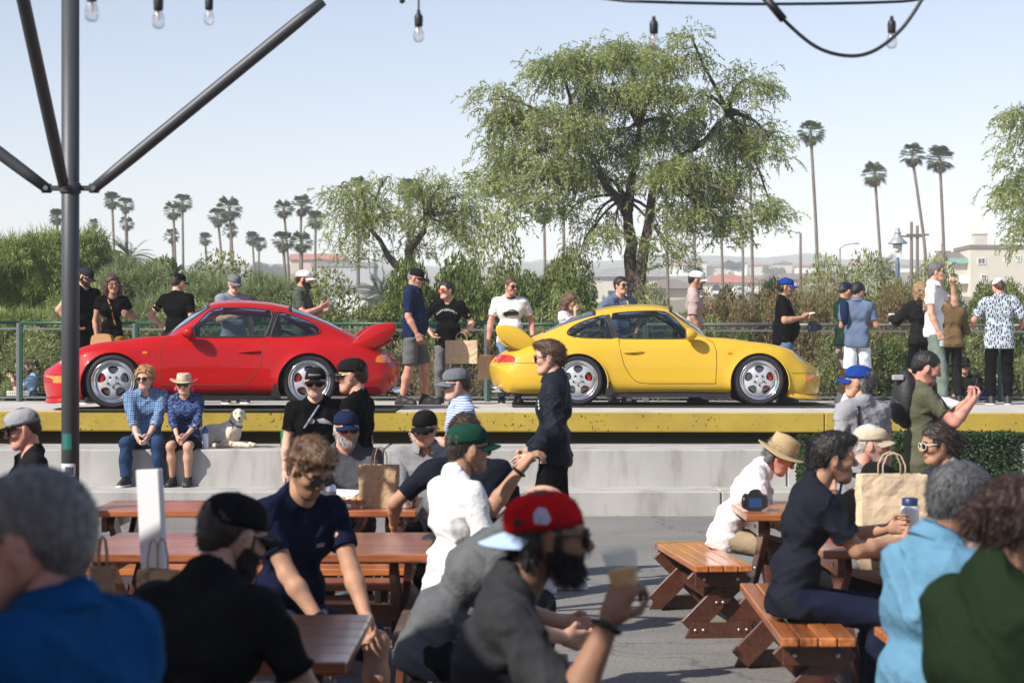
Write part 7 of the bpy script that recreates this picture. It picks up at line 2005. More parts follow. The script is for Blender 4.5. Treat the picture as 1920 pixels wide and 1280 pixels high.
b10 = person('man in slate blue tee with a camera strap behind the yellow roof', **stand(1162, 519, 27.2, W_), face=-62, g=1.05, head=(10, 0, 0), Rr='hip', L='hip', hair='short', haircol=BLACKH, skin='light', topm=SLATE, botm=JEANS, sleeve=.75, group=GB)
b11 = person('man in mauve tee and white cap looking right behind the yellow windscreen', **stand(1302, 504, 26.9, W_, .02), face=-6, g=1.0, head=(0, 8, 0), Rr=(.10, -.03, -.52), cap='fwd', capm=CAPW, hair='cap', haircol=BLACKH, beard=1, skin='tan', shade_kw=dict(clear=True), topm=MAUVE, sleeve=.9, botm=JEANS, loosen=.008, hem=-.13, group=GB)
b12 = person('heavy man in black tee and blue cap reading a paper behind the yellow nose', **stand(1470, 518, 27.0, W_, .02), face=-14, g=1.30, belly=.07, head=(-2, 6, 0), Rr=(.28, .0, -.22), L=(.30, -.06, -.22), handR='grip', handL='grip', cap='fwd', capm=ROYAL, hair='capfull', haircol=BLACKH, beard=1, skin='tan', shades=False, topm=BLK, sleeve=.8, botm=LJEANS, hem=-.10, group=GB)
b13 = person('man in dark green tee and navy cap half hidden by the man in white shorts', **stand(1583, 526, 27.4, W_, .02), face=15, g=1.06, head=(10, 22, 0), Rr='hold', L='hold', cap='fwd', capm=CAPNAVY, hair='cap', haircol=DBROWN, skin='tan', topm=DGREEN, bottom='shorts', botm=KHAKI2, shoem=WHSHOE, group=GB)
b14 = person('man in slate shirt and white shorts seen from behind beside the yellow nose', **stand(1607, 529, 26.5, W_), face=72, g=1.02, head=(-30, 24, 0), Rr=(.26, .05, -.26), L='hold', hair='short', haircol=BLACKH, skin='tan', top='polo', collar=False, topm=SLATE, bottom='shorts', botm=WSH, shoem=WHSHOE, sleeve=.7, hem=-.10, feet=((-.10, .09, 10), (.14, -.10, -6)), group=GB)
b15 = person('woman in black jacket and shorts hidden behind the white polo man', **stand(1727, 530, 27.4, W_), face=100, fem=True, g=.98, head=(20, 8, 0), L=(.30, .18, -.18), Rr='down', hair='long', haircol=BLOND, skin='light', top='jacket', topm=BLK2, bottom='shorts', botm=BLK, shoem=WHSHOE, shades=False, group=GB)
b15b = person('person in tan jacket leaning on the fence right of the white polo man', **stand(1783, 545, 27.5, W_), face=95, g=1.0, lean=10, head=(0, 10, 0), L='rail', Rr='rail', hair='short', haircol=BROWN, top='jacket', topm=cloth('tan_jacket', (.16, .10, .05)), botm=BLK2, shades=False, group=GB)
b16 = person('tall man in white polo and sage trousers with his hand to his face', **stand(1752, 491, 26.3, W_), face=-22, g=1.03, head=(4, -2, 0), Rr=(.10, -.03, -.53), L=(.22, -.13, .06), handR='grip', handL='fist', hair='short', haircol=SALT, skin='light', top='polo', topm=WHITE, botm=SAGE, shoem=WHSHOE, feet=((-.12, .10, 8), (.16, -.10, -6)), group=GB)
b17 = person('man in leaf print shirt, black trousers and white cap seen from behind at the right', **stand(1874, 518, 26.5, W_, .02), face=84, g=1.10, head=(14, 14, 0), Rr=(.20, -.14, -.32), L=(.20, .14, -.32), cap='fwd', capm=CAPW, hair='cap', haircol=BROWN, skin='ruddy', top='polo', collar=True, topm=leafp, botm=BLK, sleeve=.85, loosen=.012, hem=-.14, shades=False, group=GB)
GF = 'people seated beyond the fence'
b18 = person('man in light blue tee looking at his phone beyond the fence at the far left', **seat(62, 671, 29.1, .40, .60), face=178, head=(0, 22, 0), Rr='phone', L='phone', handL='grip', handR='grip', hair='short', haircol=DBROWN, beard=2, topm=LBLUE, botm=JEANS, feet=((.42, .12, 5), (.42, -.12, -5)), group=GF)
b19 = person('red haired woman in pink seated low beyond the fence between the cars', **seat(808, 700, 29.15, .30, .58), face=100, fem=True, hair='bun', haircol=(.25, .07, .03), shades=False, topm=PINK, botm=JEANS, feet=((.42, .12, 5), (.42, -.12, -5)), L='lap', Rr='lap', group=GF)
b20 = person('man in black cap and dark tee seated beyond the fence at the right', **seat(1808, 668, 29.1, .40, .60, .02), face=-95, cap='fwd', hair='cap', skin='tan', topm=BLK2, botm=JEANS, feet=((.42, .12, 5), (.42, -.12, -5)), L='table', Rr='table', group=GF)
b21 = person('person in straw hat bending low beyond the fence at the right', **seat(1840, 697, 29.3, .40, .56, .03, lean=20), face=-60, head=(0, 25, 0), hat=(mat('straw_dark', (.36, .22, .11), rough=.9, bump=.4, bscale=120), M_BLACKPL), hair='cap', topm=ROYAL, botm=JEANS, feet=((.42, .12, 5), (.42, -.12, -5)), L='table', Rr='table', group=GF)
# ---------------------------------------------------------------- on and before the bleacher
m1 = person('curly haired man in blue plaid shirt sitting on the bleacher', pos=(wx(273, 21.9), 21.98, STEP1_Z), h=1.72, sit=STEP2_Z - STEP1_Z, lean=10, bend=4, face=-86, head=(-14, 4, 0), L=(.34, -.13, -.44), Rr=(.34, .13, -.44), hair='curly', haircol=GINGER, skin='fair', top='shirt', collar=True, topm=plaid, botm=JEANS, feet=((.34, .17, 12), (.34, -.19, -14)), near=True, res=.012)
m2 = person('woman in paisley top and cream hat sitting beside the plaid shirt man', pos=(wx(347, 21.9), 21.97, STEP1_Z), h=1.58, sit=STEP2_Z - STEP1_Z, lean=8, bend=6, face=-92, head=(4, 6, 0), fem=True, L=(.30, -.10, -.42), Rr=(.30, .14, -.44), hair='capfull', haircol=BLOND, skin='light', top='shirt', sleeve=1.5, topm=paisley, bottom='shorts', legcut=.75, botm=BLK, hat=(mat('felt_cream', (.52, .43, .32), rough=.9), mat('band_tan', (.40, .31, .2), rough=.9), dict(brim=.07, crown=.10)), shade_kw=dict(mlens=mat('lens_brown', (.10, .04, .02), rough=.1)), feet=((.30, .08, 4), (.30, -.09, -6)), solem=BKSHOE, near=True, res=.012)
m3 = person('stocky man in black print tee and black lettered cap before the red rear wheel', **stand(592, 684, 15.4, 0, .02), face=-78, g=1.16, head=(-12, 4, 0), L='down', Rr='down', cap='fwd', caplet=('BRINGATRAILER', .0175, PRINTW), hair='cap', beard=1, beardcol=SALT, haircol=SALT, skin='fair', topm=BLK, botm=BLK2, near=True, res=.012, shade_kw=dict(size=1.15))
for (cx_, r_) in ((-.115, .024),):
    chest_poly(m3, [(cx_ + r_ * math.cos(q), r_ * math.sin(q)) for q in np.linspace(0, 6.283, 17)[:-1]], PRINTG, .07, .045)
chest_poly(m3, [(-.08, .02), (-.03, .03), (.03, .0), (.045, -.03), (.0, -.012), (-.06, -.008)], PRINTG, .075, .035)
m4 = person('man in black tee with white script and black cap facing left', **stand(668, 666, 13.9, 0, .02), face=168, g=1.04, head=(6, 4, 0), L='down', Rr='down', cap='fwd', hair='cap', haircol=DBROWN, skin='light', topm=BLK, botm=BLK2, near=True, res=.011, shade_kw=dict(mframe=mat('frame_gold', (.6, .45, .2), rough=.3, metal=.8)))
m5 = person('man in blue striped polo and grey cap facing left between the cars', **stand(862, 686, 14.9, 0, .02), face=192, g=1.02, head=(2, 6, 0), L='hold', Rr='hold', cap='fwd', capm=CAPG, hair='cap', haircol=BROWN, skin='fair', top='polo', topm=stripe, botm=KHAKI, near=True, res=.011)
m6 = person('grey bearded man in navy cap and grey shirt sitting behind the paper bag', **seat(648, 763, 13.62, .46, 0, .02, lean=6), face=-86, g=1.15, belly=.04, head=(12, 6, 0), L=(.36, -.06, -.42), Rr=(.36, .10, -.40), cap='fwd', capm=CAPNAVY, hair='cap', haircol=SALT, beard=2, beardcol=WHITEH, skin='ruddy', top='shirt', sleeve=1.8, topm=cloth('charcoal_grey', (.075, .078, .085)), botm=BLK, feet=((.42, .12, 5), (.42, -.12, -5)), near=True, res=.011)
m7 = person('man in grey shirt and black cap behind the green capped man', **seat(800, 762, 13.65, .46, 0, .02, lean=8), face=-92, g=1.06, head=(-14, 12, 0), L='table', Rr='table', cap='fwd', hair='cap', haircol=DBROWN, top='shirt', sleeve=1.7, collar=True, topm=LGREY, botm=BLK, feet=((.42, .12, 5), (.42, -.12, -5)), near=True, res=.012)
m8 = person('brown haired person with a bun in black tee at the far left table', **seat(878, 778, 11.75, .46, 0, 0, lean=14), face=100, g=1.10, shoulders=1.12, head=(-25, 4, 0), L=(.24, .20, -.34), Rr=(.30, -.02, -.34), hintL=(-.6, .9, -.3), hair='bun', haircol=BROWN, skin='tan', topm=cloth('ink_black', (.012, .015, .022)), botm=BLK, feet=((.42, .12, 5), (.42, -.12, -5)), near=True, res=.011, sleeve=.75)
m9 = person('man in navy bomber jacket and sunglasses standing in the middle facing left', **stand(1038, 637, 14.4), face=176, g=1.06, head=(0, 2, 0), L=(.16, .02, -.47), Rr=(.20, .02, -.46), hair='quiff', haircol=BROWN, skin='fair', top='jacket', topm=BOMB, botm=BLK, shoem=WHSHOE, collar=True, sleeve=1.88, near=True, res=.010, feet=((.10, .10, 4), (-.12, -.10, -4)), hem=-.05)
m10 = person('man in white tee and green cap pointing with a raised arm', **seat(846, 786, 9.75, .46, 0, .02, lean=6), face=24, g=1.02, head=(-2, 0, 0), L=(.42, -.04, .10), hintL=(.2, .2, -1), Rr=(.28, .02, -.38), handL='wide', cap='fwd', capm=CAPGREEN, hair='cap', haircol=DBROWN, beard=1, skin='tan', topm=WHITE, botm=cloth('charcoal', (.03, .03, .032)), sleeve=.72, feet=((.42, .12, 5), (.42, -.14, -5)), near=True, res=.010, watch='L')
m11 = person('man with curly hair and navy tee looking down at his lap', **seat(545, 809, 8.75, .46, 0, .01, lean=8), face=-48, g=1.04, bend=6, head=(2, 34, 0), L=(.32, -.06, -.46), Rr=(.34, .08, -.48), handR='grip', hair='wave', haircol=(.12, .062, .028), beard=1, skin='tan', topm=cloth('deep_navy', (.008, .011, .030)), bottom='shorts', botm=DBLUE, feet=((.42, .16, 5), (.42, -.14, -5)), near=True, res=.009, watch='R')
chest_poly(m11, [(-.022, -.010), (-.024, .012), (-.012, .004), (0, .013), (.012, .004), (.024, .012), (.022, -.010)], PRINTG, .06, .03)
m12 = person('man in black print tee and two-tone lettered cap behind the pole', **seat(62, 758, 12.3, .47, 0, .02, lean=4), face=-158, g=1.05, head=(0, 14, 0), L='table', Rr='table', cap='flat', capm=SILVERG, brimm=BLK, caplet=('T WHALE', .020, PRINTK), hair='cap', haircol=BLACKH, skin='ruddy', topm=BLK2, botm=BLK, feet=((.42, .12, 5), (.42, -.12, -5)), near=True, res=.011)
def chest_line(info, pts, r=.0035, lat=0.0, upz=0.0, m=None):
    f = proj(info, info['chest'] + info['Rc'] @ V3(0, 0, upz), info['Rc'] @ V3(0, 1, 0), info['Rc'] @ V3(0, 0, 1), info['Rc'] @ V3(-1, 0, 0), .002)
    b = MB(); b.tube([f(u + lat, v) for u, v in pts], r, 5); b.build('print', m or PRINTW, info['shirt'])
for ln in ([(-.12, .06), (-.02, .03), (-.02, .015)], [(-.13, .035), (-.04, .01), (-.09, -.02), (-.13, -.05)], [(-.12, -.01), (-.09, .0), (-.08, -.03), (-.12, -.05)], [(.0, .03), (.05, .045), (.10, .075), (.09, .03), (.02, .0), (.0, .03)], [(-.05, -.06), (.0, -.035), (.06, -.03), (.09, -.05)], [(.11, .0), (.13, .03)], [(.13, -.01), (.15, .02)]): chest_line(m12, ln, .0032, 0, .02)
m13 = person('person in dark shirt at the left edge with only the hands in view', pos=(wx(-118, 12.2), 12.2, 0), h=1.78, sit=.46, face=4, lean=8, bend=4, L=(.46, -.06, -.10), Rr=(.44, .02, -.40), handL='wide', handR='relax', hair='short', haircol=BLACKH, skin='tan', topm=BLK, botm=BLK, feet=((.42, .12, 5), (.42, -.12, -5)), near=True, res=.012)
m14 = person('bald man in grey tee leaning forward behind the red cap', **seat(800, 880, 7.9, .46, 0, 0, lean=38), face=4, g=1.04, bend=10, head=(0, 14, 0), L=(.30, -.06, -.32), Rr=(.26, .06, -.34), hair=None, skin='light', topm=GREY, botm=BLK2, feet=((.42, .12, 5), (.42, -.14, -5)), near=True, res=.009)
m15 = person('man in backwards red cap and dark grey tee drinking a beer', **seat(872, 898, 5.35, .46, 0, .02, lean=16), face=2, g=1.10, bend=4, head=(0, 0, 0), Rr=(.25, -.10, .02), hintR=(.15, -.5, -1), L=(.34, -.04, -.36), handR='grip', handL='relax', cap='back', capm=CAPRED, brimm=PALEBL, hair='capfull', haircol=BLACKH, beard=2, beardcol=BLACKH, skin='brown', topm=cloth('faded_black', (.032, .033, .036)), botm=BLK, sleeve=.95, feet=((.42, .12, 5), (.42, -.14, -5)), near=True, res=.008, watch='R', shade_kw=dict(size=1.12))
m16 = person('grey haired man in bright blue collared shirt at the lower left, out of focus', pos=(wx(150, 3.4), 3.4, 0), h=1.535, wrinkleamp=.006, face=150, g=1.12, lean=6, bend=4, head=(22, 2, 0), L='hold', Rr='hold', hair='crop', haircol=(.17, .16, .15), skin='ruddy', top='shirt', collar=True, topm=BLUESH, botm=BLK2, near=True, res=.009, hs=1.06)
m17 = person('man in black tee and black cap seen from behind at the nearest table', **seat(342, 908, 5.55, .46, 0, .02, lean=14, kmax=1.05), face=58, g=1.12, bend=6, head=(-14, 14, 0), L=(.32, .0, -.32), Rr=(.36, -.02, -.34), cap='fwd', hair='cap', haircol=DBROWN, beard=2, skin='light', topm=BLK2, botm=BLK, sleeve=.72, feet=((.42, .12, 5), (.42, -.14, -5)), near=True, res=.008, shoulders=1.06)
# ---------------------------------------------------------------- right side
r1 = person('man in white shirt and tan felt hat bent over at the right table', **seat(1362, 800, 13.1, .46, 0, .03, lean=30), face=-8, g=1.08, bend=8, head=(-2, 32, 0), Rr=(.26, .04, -.36), L=(.32, .0, -.32), hair='capfull', haircol=SALT, skin='ruddy', top='shirt', collar=True, topm=WHITE, sleeve=1.85, botm=KHAKI, hat=(mat('felt_tan', (.42, .31, .16), rough=.9, bump=.2, bscale=90), mat('felt_band', (.36, .26, .13), rough=.9), dict(brim=.066, crown=.12, curl=-.02)), shade_kw=dict(clear=True), feet=((.40, .12, 5), (.36, -.16, -5)), near=True, res=.010)
r2 = person('dark haired man in black and navy tee eating on the right bench', **seat(1488, 807, 9.6, .46, 0, 0, lean=13), face=3, g=1.02, bend=5, head=(-4, 2, 0), Rr=(.42, .06, -.20), hintR=(-.3, -.4, -1), L=(.42, -.06, -.16), handR='grip', handL='grip', hair='quiff', haircol=BLACKH, beard=1, beardcol=BLACKH, skin='tan', shades=False, topm=cloth('ink_navy', (.014, .016, .024)), botm=cloth('dark_navy_trousers', (.010, .014, .032)), loosen=.006, sleeve=.75, feet=((.42, .12, 5), (.36, -.14, -5)), near=True, res=.009)
r3 = person('bearded man in backwards black cap bending to eat behind the black and navy tee', **seat(1520, 846, 11.15, .46, 0, .02, lean=32), face=0, bend=10, head=(0, 26, 0), Rr=(.30, .10, -.14), L=(.30, -.06, -.12), handR='grip', handL='grip', cap='back', hair='cap', beard=2, beardcol=BLACKH, haircol=BLACKH, skin='tan', topm=BLK, botm=BLK2, feet=((.42, .12, 5), (.36, -.14, -5)), near=True, res=.010)
r4 = person('older man in tan military cap and grey tee sitting beyond the right table', **seat(1600, 791, 11.75, .46, 0, .02, lean=8), face=-10, head=(0, 0, 0), Rr='table', L='table', cap='army', capm=TAN, hair='cap', haircol=WHITEH, beard=1, beardcol=WHITEH, skin='ruddy', shades=False, topm=LGREY, botm=KHAKI, feet=((.42, .12, 5), (.36, -.14, -5)), near=True, res=.011)
r5 = person('man in grey tee and blue cap with a camera strap seen from behind', **stand(1616, 681, 14.6, 0, .02), face=118, g=1.04, head=(42, 0, 0), L='down', Rr='down', cap='fwd', capm=ROYAL, hair='capfull', haircol=SALT, skin='light', topm=SILVERG, botm=JEANS, shades=False, near=True, res=.011)
r6 = person('man in olive tee with black backpack photographing with his phone', **stand(1730, 657, 14.9), face=-4, g=1.10, belly=.03, head=(0, 18, 0), Rr=(.36, .06, -.04), L=(.36, -.10, -.04), handR='grip', handL='grip', hair='crop', haircol=BLACKH, beard=1, skin='ruddy', shades=False, topm=OLIVE2, botm=JEANS, near=True, res=.011)
r7 = person('woman with pale sunglasses and dark tied hair facing left at the right', **seat(1790, 797, 11.8, .46, 0, 0, lean=8), face=184, fem=True, head=(6, 4, 0), L=(.36, -.02, -.34), Rr=(.34, .04, -.36), hair='bun', haircol=DBROWN, skin='tan', topm=SILVERG, botm=JEANS, shade_kw=dict(mframe=mat('frame_white', (.75, .72, .66), rough=.3)), feet=((.42, .12, 5), (.36, -.14, -5)), near=True, res=.011)
r8 = person('grey haired man in denim blue shirt leaning forward at the lower right', **seat(1722, 858, 6.3, .46, 0, 0, lean=8, kmax=1.02), face=14, g=.98, shoulders=.95, bend=2, neckf=.2, head=(4, 4, 0), Rr=(.34, .02, -.34), L=(.36, -.04, -.30), hair='short', haircol=(.085, .085, .09), skin='brown', top='shirt', collar=True, topm=DENIMSH, sleeve=1.9, wrinkleamp=.006, botm=JEANS, feet=((.42, .12, 5), (.36, -.14, -5)), near=True, res=.008)
r9 = person('woman in dark green jacket with brown pinned-up hair at the right edge', **seat(1832, 893, 5.0, .46, 0, 0, lean=9, kmax=1.0), face=24, fem=True, g=.98, bend=0, neckf=.1, head=(-6, 6, 0), Rr=(.34, .02, -.34), L=(.36, -.04, -.30), hair='bun', haircol=(.036, .015, .009), skin='tan', shades=False, top='jacket', topm=FGREEN, botm=BLK, wrinkleamp=.005, feet=((.42, .12, 5), (.36, -.14, -5)), near=True, res=.008)
# ================================================================ things carried, worn over and standing about
kraft = mat('kraft_paper', (.40, .275, .155), rough=.9, var=.10, vscale=14, bump=.5, bscale=22); kraft2 = mat('kraft_paper_light', (.62, .48, .32), rough=.9, var=.10, vscale=12, bump=.5, bscale=20)
paperw = mat('paper_white', (.72, .71, .68), rough=.9, bump=.4, bscale=40)
def paper_bag(label, c, w_, d_, h_, rz=0.0, rx=0.0, m=kraft, group='brown paper bags', handle=True, seed=1):
    """open paper bag: four creased walls with folded gussets, base, twisted paper handles; c = middle of the base"""
    t = thing('paper_bag', label, 'paper bag', c, rz, group); t.rotation_euler = (rx, 0, rz)
    rg = random.Random(seed)
    nz, ns = 7, 6; V = []; F = []
    ring = []
    for i in range(ns): ring.append((-1 + 2 * i / ns, -1))
    for i in range(ns // 2): ring.append((1, -1 + 4 * i / ns))
    for i in range(ns): ring.append((1 - 2 * i / ns, 1))
    for i in range(ns // 2): ring.append((-1, 1 - 4 * i / ns))
    n = len(ring)
    for layer in (1.0, .975):
        for j in range(nz + 1):
            f = j / nz
            for (u, v) in ring:
                gus = 1 - .32 * f * (1 - abs(v)) if abs(u) == 1 else 1
                x = u * w_ / 2 * gus * layer + rg.uniform(-1, 1) * .006 * (0 < j); y = v * d_ / 2 * (1 - .22 * f) * layer + rg.uniform(-1, 1) * .006 * (0 < j)
                V.append((x, y, f * h_ + (.004 if layer < 1 else 0)))
    o = (nz + 1) * n
    for j in range(nz):
        for q in range(n):
            a, b, c_, d = j * n + q, j * n + (q + 1) % n, (j + 1) * n + (q + 1) % n, (j + 1) * n + q
            F.append((a, b, c_, d)); F.append((o + d, o + c_, o + b, o + a))
    for q in range(n): F.append((nz * n + q, nz * n + (q + 1) % n, o + nz * n + (q + 1) % n, o + nz * n + q))
    F.append(tuple(range(n - 1, -1, -1)))
    b = MB(); b.add(V, F); b.build('sack', m, t)
    if handle:
        for s in (-1, 1):
            b = MB(); hw = w_ * .17; b.tube([(-hw, s * d_ * .36, h_ - .05), (-hw * 1.0, s * d_ * .33, h_ + .05), (-hw * .6, s * d_ * .30, h_ + .10), (0, s * d_ * .28, h_ + .115), (hw * .6, s * d_ * .30, h_ + .10), (hw, s * d_ * .33, h_ + .05), (hw, s * d_ * .36, h_ - .05)], .0035, 6); b.build('handle', m, t, smooth=True)
    return t
def hang(info, side, h_):
    g = info['grip'][side][0]; return Vector((g.x, g.y, g.z - h_ - .105))
p_ = hang(b7, 'L', .30); paper_bag('large crumpled paper bag hanging from the hand of the red sunglasses man', p_ + Vector((-.04, -.02, 0)), .42, .16, .30, R(-4), R(2), kraft2, seed=3)
p_ = hang(b8, 'R', .33); paper_bag('paper bag hanging behind the yellow tail beside the white car-print shirt', p_ + Vector((-.02, -.02, 0)), .28, .16, .33, R(60), 0, kraft2, seed=5)
paper_bag('tall brown paper bag with looped handles on the far left table', (wx(711, 12.62), 12.62, .752), .235, .13, .265, R(-10), 0, kraft, seed=7)
paper_bag('big flat paper bag standing on the near right table beside the white flask', (wx(1672, 10.15), 10.15, .752), .34, .14, .36, R(4), 0, kraft2, seed=9)
paper_bag('small paper bag with thin handles on the nearest table behind the blue shirt', (wx(193, 7.3), 7.3, .752), .085, .06, .20, R(20), 0, kraft, seed=11)
paper_bag('paper bag beside the white board on the nearest table', (wx(296, 7.2), 7.2, .752), .14, .08, .20, R(-30), 0, kraft, seed=13)
def simple(name, label, cat, mb, m, loc=(0, 0, 0), rz=0.0, smooth=True, group=None, ang=40):
    o = mb.build(name, m, None, smooth=smooth, loc=loc); o.rotation_euler = (0, 0, rz); tag(o, label, cat, group)
    if smooth: sharp(o, ang)
    return o
can_m = mat('can_silver', (.62, .64, .66), rough=.25, metal=.85)
def can(label, c):
    t = thing('drink_can', label, 'can', c, 0, 'drink cans on the far left table'); b = MB(); b.lathe([(.024, 0), (.032, .008), (.033, .012), (.033, .138), (.027, .150), (.027, .154), (.024, .150)], 20); sharp(b.build('can_body', can_m, t), 40)
    b = MB(); b.lathe([(.0335, .045), (.0335, .115)], 20, caps=False); b.build('can_label', mat('can_print', (.50, .55, .56), rough=.4, col2=(.22, .30, .34), vscale=30), t, smooth=True)
can('silver drink can left of the paper bag', (wx(621, 12.42), 12.42, .752)); can('silver drink can right of the paper bag', (wx(763, 12.55), 12.55, .752))
def tray(label, c, rz):
    t = thing('food_tray', label, 'food tray', c, rz, 'paper food trays on the far left table')
    b = MB(); b.add([(-.09, -.06, 0), (.09, -.06, 0), (.09, .06, 0), (-.09, .06, 0), (-.115, -.085, .05), (.115, -.085, .05), (.115, .085, .05), (-.115, .085, .05)], [(3, 2, 1, 0), (0, 1, 5, 4), (1, 2, 6, 5), (2, 3, 7, 6), (3, 0, 4, 7)]); b.build('tray', mat('tray_check', (.55, .12, .08), rough=.8, col2=(.65, .55, .45), vscale=40), t)
    b = MB(); rg = random.Random(c[0])
    for i in range(9): b.ellipsoid((rg.uniform(-.07, .07), rg.uniform(-.045, .045), .04 + rg.uniform(0, .02)), (.028, .022, .018), 8, 6)
    o = b.build('food', mat('food_gold', (.42, .22, .07), rough=.7, col2=(.55, .35, .14), vscale=30), t, smooth=True); o['kind'] = 'stuff'
    b = MB(); b.add([(-.12, .02, .03), (.0, -.02, .055), (.10, .06, .10), (-.06, .10, .11)], [(0, 1, 2, 3)]); b.build('wrapper', paperw, t)
tray('food tray with wrapper in front of the grey bearded man', (wx(655, 12.62), 12.62, .752), .3); tray('food tray right of the tall paper bag', (wx(755, 12.72), 12.72, .752), -.2)
b = MB(); rg = random.Random(2)
for i in range(7): b.ellipsoid((rg.uniform(-.05, .05), rg.uniform(-.02, .02), .012 + rg.uniform(0, .014)), (.024, .02, .014), 7, 5)
simple('napkin', 'crumpled white napkin at the front edge of the far left table', 'napkin', b, paperw, (wx(637, 12.44), 12.44, .752))
# green bottle, white bottles, flask
def bottle(label, c, prof, m, capprof, capm, name='bottle'):
    t = thing(name, label, 'bottle', c); b = MB(); b.lathe(prof, 20); sharp(b.build('body', m, t), 50); b = MB(); b.lathe(capprof, 16); sharp(b.build('cap', capm, t), 50); return t
bottle('green glass bottle standing on the bleacher behind the curly haired man', (wx(532, 22.2), 22.2, STEP2_Z), [(.033, 0), (.036, .01), (.036, .15), (.030, .18), (.015, .22), (.013, .25)], mat('bottle_green', (.01, .16, .05), rough=.08, coat=.5), [(.0145, .25), (.0145, .265)], mat('cap_red_metal', (.45, .06, .03), rough=.4), 'green_bottle')
bottle('white sports bottle with blue lid between the hat woman and the dog', (wx(386, 21.9), 21.86, STEP2_Z), [(.033, 0), (.036, .01), (.036, .12), (.032, .14), (.036, .16), (.034, .17)], mat('bottle_white', (.70, .72, .75), rough=.4), [(.036, .17), (.036, .21), (.018, .22), (.016, .245)], mat('lid_blue', (.02, .12, .42), rough=.4), 'sports_bottle')
bottle('white insulated flask with navy lid on the near right table', (wx(1706, 9.98), 9.98, .752), [(.043, 0), (.046, .006), (.046, .195), (.040, .215), (.036, .222)], mat('flask_white', (.74, .74, .74), rough=.35, coat=.3), [(.040, .215), (.041, .25), (.036, .255), (.022, .258)], mat('lid_navy', (.012, .03, .11), rough=.4), 'flask')
b = MB(); b.lathe([(.10, 0), (.125, .012), (.120, .014), (.09, .004)], 24); simple('paper_plate', 'white paper plate between the eating man and the flask', 'plate', b, paperw, (wx(1650, 9.98), 9.98, .752))
g_ = b16['grip']['R'][0]; bottle('clear drink bottle held low by the white polo man', (g_.x, g_.y, g_.z - .10), [(.028, 0), (.031, .008), (.031, .13), (.014, .165), (.013, .18)], mat('bottle_clear', (.45, .52, .52), rough=.1, metal=.2), [(.0145, .18), (.0145, .195)], M_BLACKPL, 'drink_bottle')
# cups
def cup(label, c, h_, r0, r1, m, lid=None, sleeve=None, beer=False):
    t = thing('cup', label, 'cup', c); b = MB(); b.lathe([(r0, 0), (r1, h_), (r1 + .003, h_), (r1 + .001, h_ - .004), (r1 - .002, h_ - .004), (r0 - .002, .004)], 22, caps=False); b.add([(r0 * math.cos(a), r0 * math.sin(a), .002) for a in np.linspace(0, 6.283, 18)[:-1]], [tuple(range(17))]); b.build('cup_wall', m, t, smooth=True)
    if lid: b = MB(); b.lathe([(r1 + .005, h_ - .004), (r1 + .005, h_ + .006), (r1 - .004, h_ + .014)], 22); sharp(b.build('lid', lid, t), 40)
    if sleeve: f = lambda z: r0 + (r1 - r0) * z / h_ + .0015; b = MB(); b.lathe([(f(h_ * .28), h_ * .28), (f(h_ * .72), h_ * .72)], 22, caps=False); b.build('sleeve', sleeve, t, smooth=True)
    if beer: f = lambda z: r0 + (r1 - r0) * z / h_ - .003; b = MB(); b.lathe([(f(.005), .005), (f(h_ * .62), h_ * .62)], 20); b.build('beer', mat('beer_amber', (.90, .42, .04), rough=.3), t, smooth=True)
    return t
cl = mat('clear_plastic', (.85, .87, .88), rough=.15)
n, L, bb = nodes_of(cl); tr = n.new('ShaderNodeBsdfTransparent'); tr.inputs[0].default_value = (.9, .92, .93, 1); mxs = n.new('ShaderNodeMixShader'); mxs.inputs[0].default_value = .13; L.new(tr.outputs[0], mxs.inputs[1]); L.new(bb.outputs[0], mxs.inputs[2]); L.new(mxs.outputs[0], n['Material Output'].inputs[0])
g_ = m15['grip']['R'][0]; c_ = cup('clear plastic cup half full of beer held by the red cap man', (g_.x - .005, g_.y - .0, g_.z - .015), .125, .032, .046, cl, beer=True); c_.rotation_euler = (0, R(-10), 0)
g_ = b5['grip']['L'][0]; cup('clear plastic cup held by the olive polo man', (g_.x, g_.y, g_.z - .05), .11, .03, .042, cl)
cup('takeaway coffee cup with brown sleeve standing on the fence rail', (wx(1672, FENCE_Y), FENCE_Y, WALK + 1.10 - .0028 * 5.35 + .022), .13, .030, .043, mat('cup_paper_white', (.72, .71, .68), rough=.7), mat('lid_white', (.7, .7, .7), rough=.4), kraft)
# phones, paper, food in hands
def in_hand(name, label, cat, info, side, size, m, off=(0, 0, 0), rot=(0, 0, 0), bev=.004):
    g = info['grip'][side][0]; b = MB(); b.box((0, 0, 0), size, bev=bev); o = b.build(name, m); o.location = g + Vector(off); o.rotation_euler = rot; return tag(o, label, cat)
in_hand('phone', 'black phone held up by the man in olive tee', 'phone', r6, 'R', (.012, .075, .15), M_BLACKPL, (.01, .02, .03), (0, R(10), R(-10)))
in_hand('phone', 'dark phone held by the man in light blue beyond the fence', 'phone', b18, 'L', (.012, .075, .15), M_BLACKPL, (-.01, 0, .03), (0, R(-15), 0))
in_hand('paper_sheet', 'white folded paper held by the heavy man in black', 'paper', b12, 'R', (.15, .10, .004), paperw, (.03, .03, .03), (R(8), R(-12), R(15)), 0)
in_hand('phone', 'phone on the lap of the curly haired man', 'phone', m11, 'R', (.075, .012, .145), M_BLACKPL, (0, 0, .02), (R(65), 0, R(30)))
def food(label, info, side, off=(0, 0, 0)):
    g = info['grip'][side][0] + Vector(off); b = MB(); b.ellipsoid((0, 0, 0), (.045, .038, .022), 12, 8); b.ellipsoid((.0, 0, -.026), (.047, .04, .014), 12, 6)
    simple('sandwich', label, 'sandwich', b, mat('bread', (.45, .26, .10), rough=.8, col2=(.60, .42, .2), vscale=30), tuple(g))
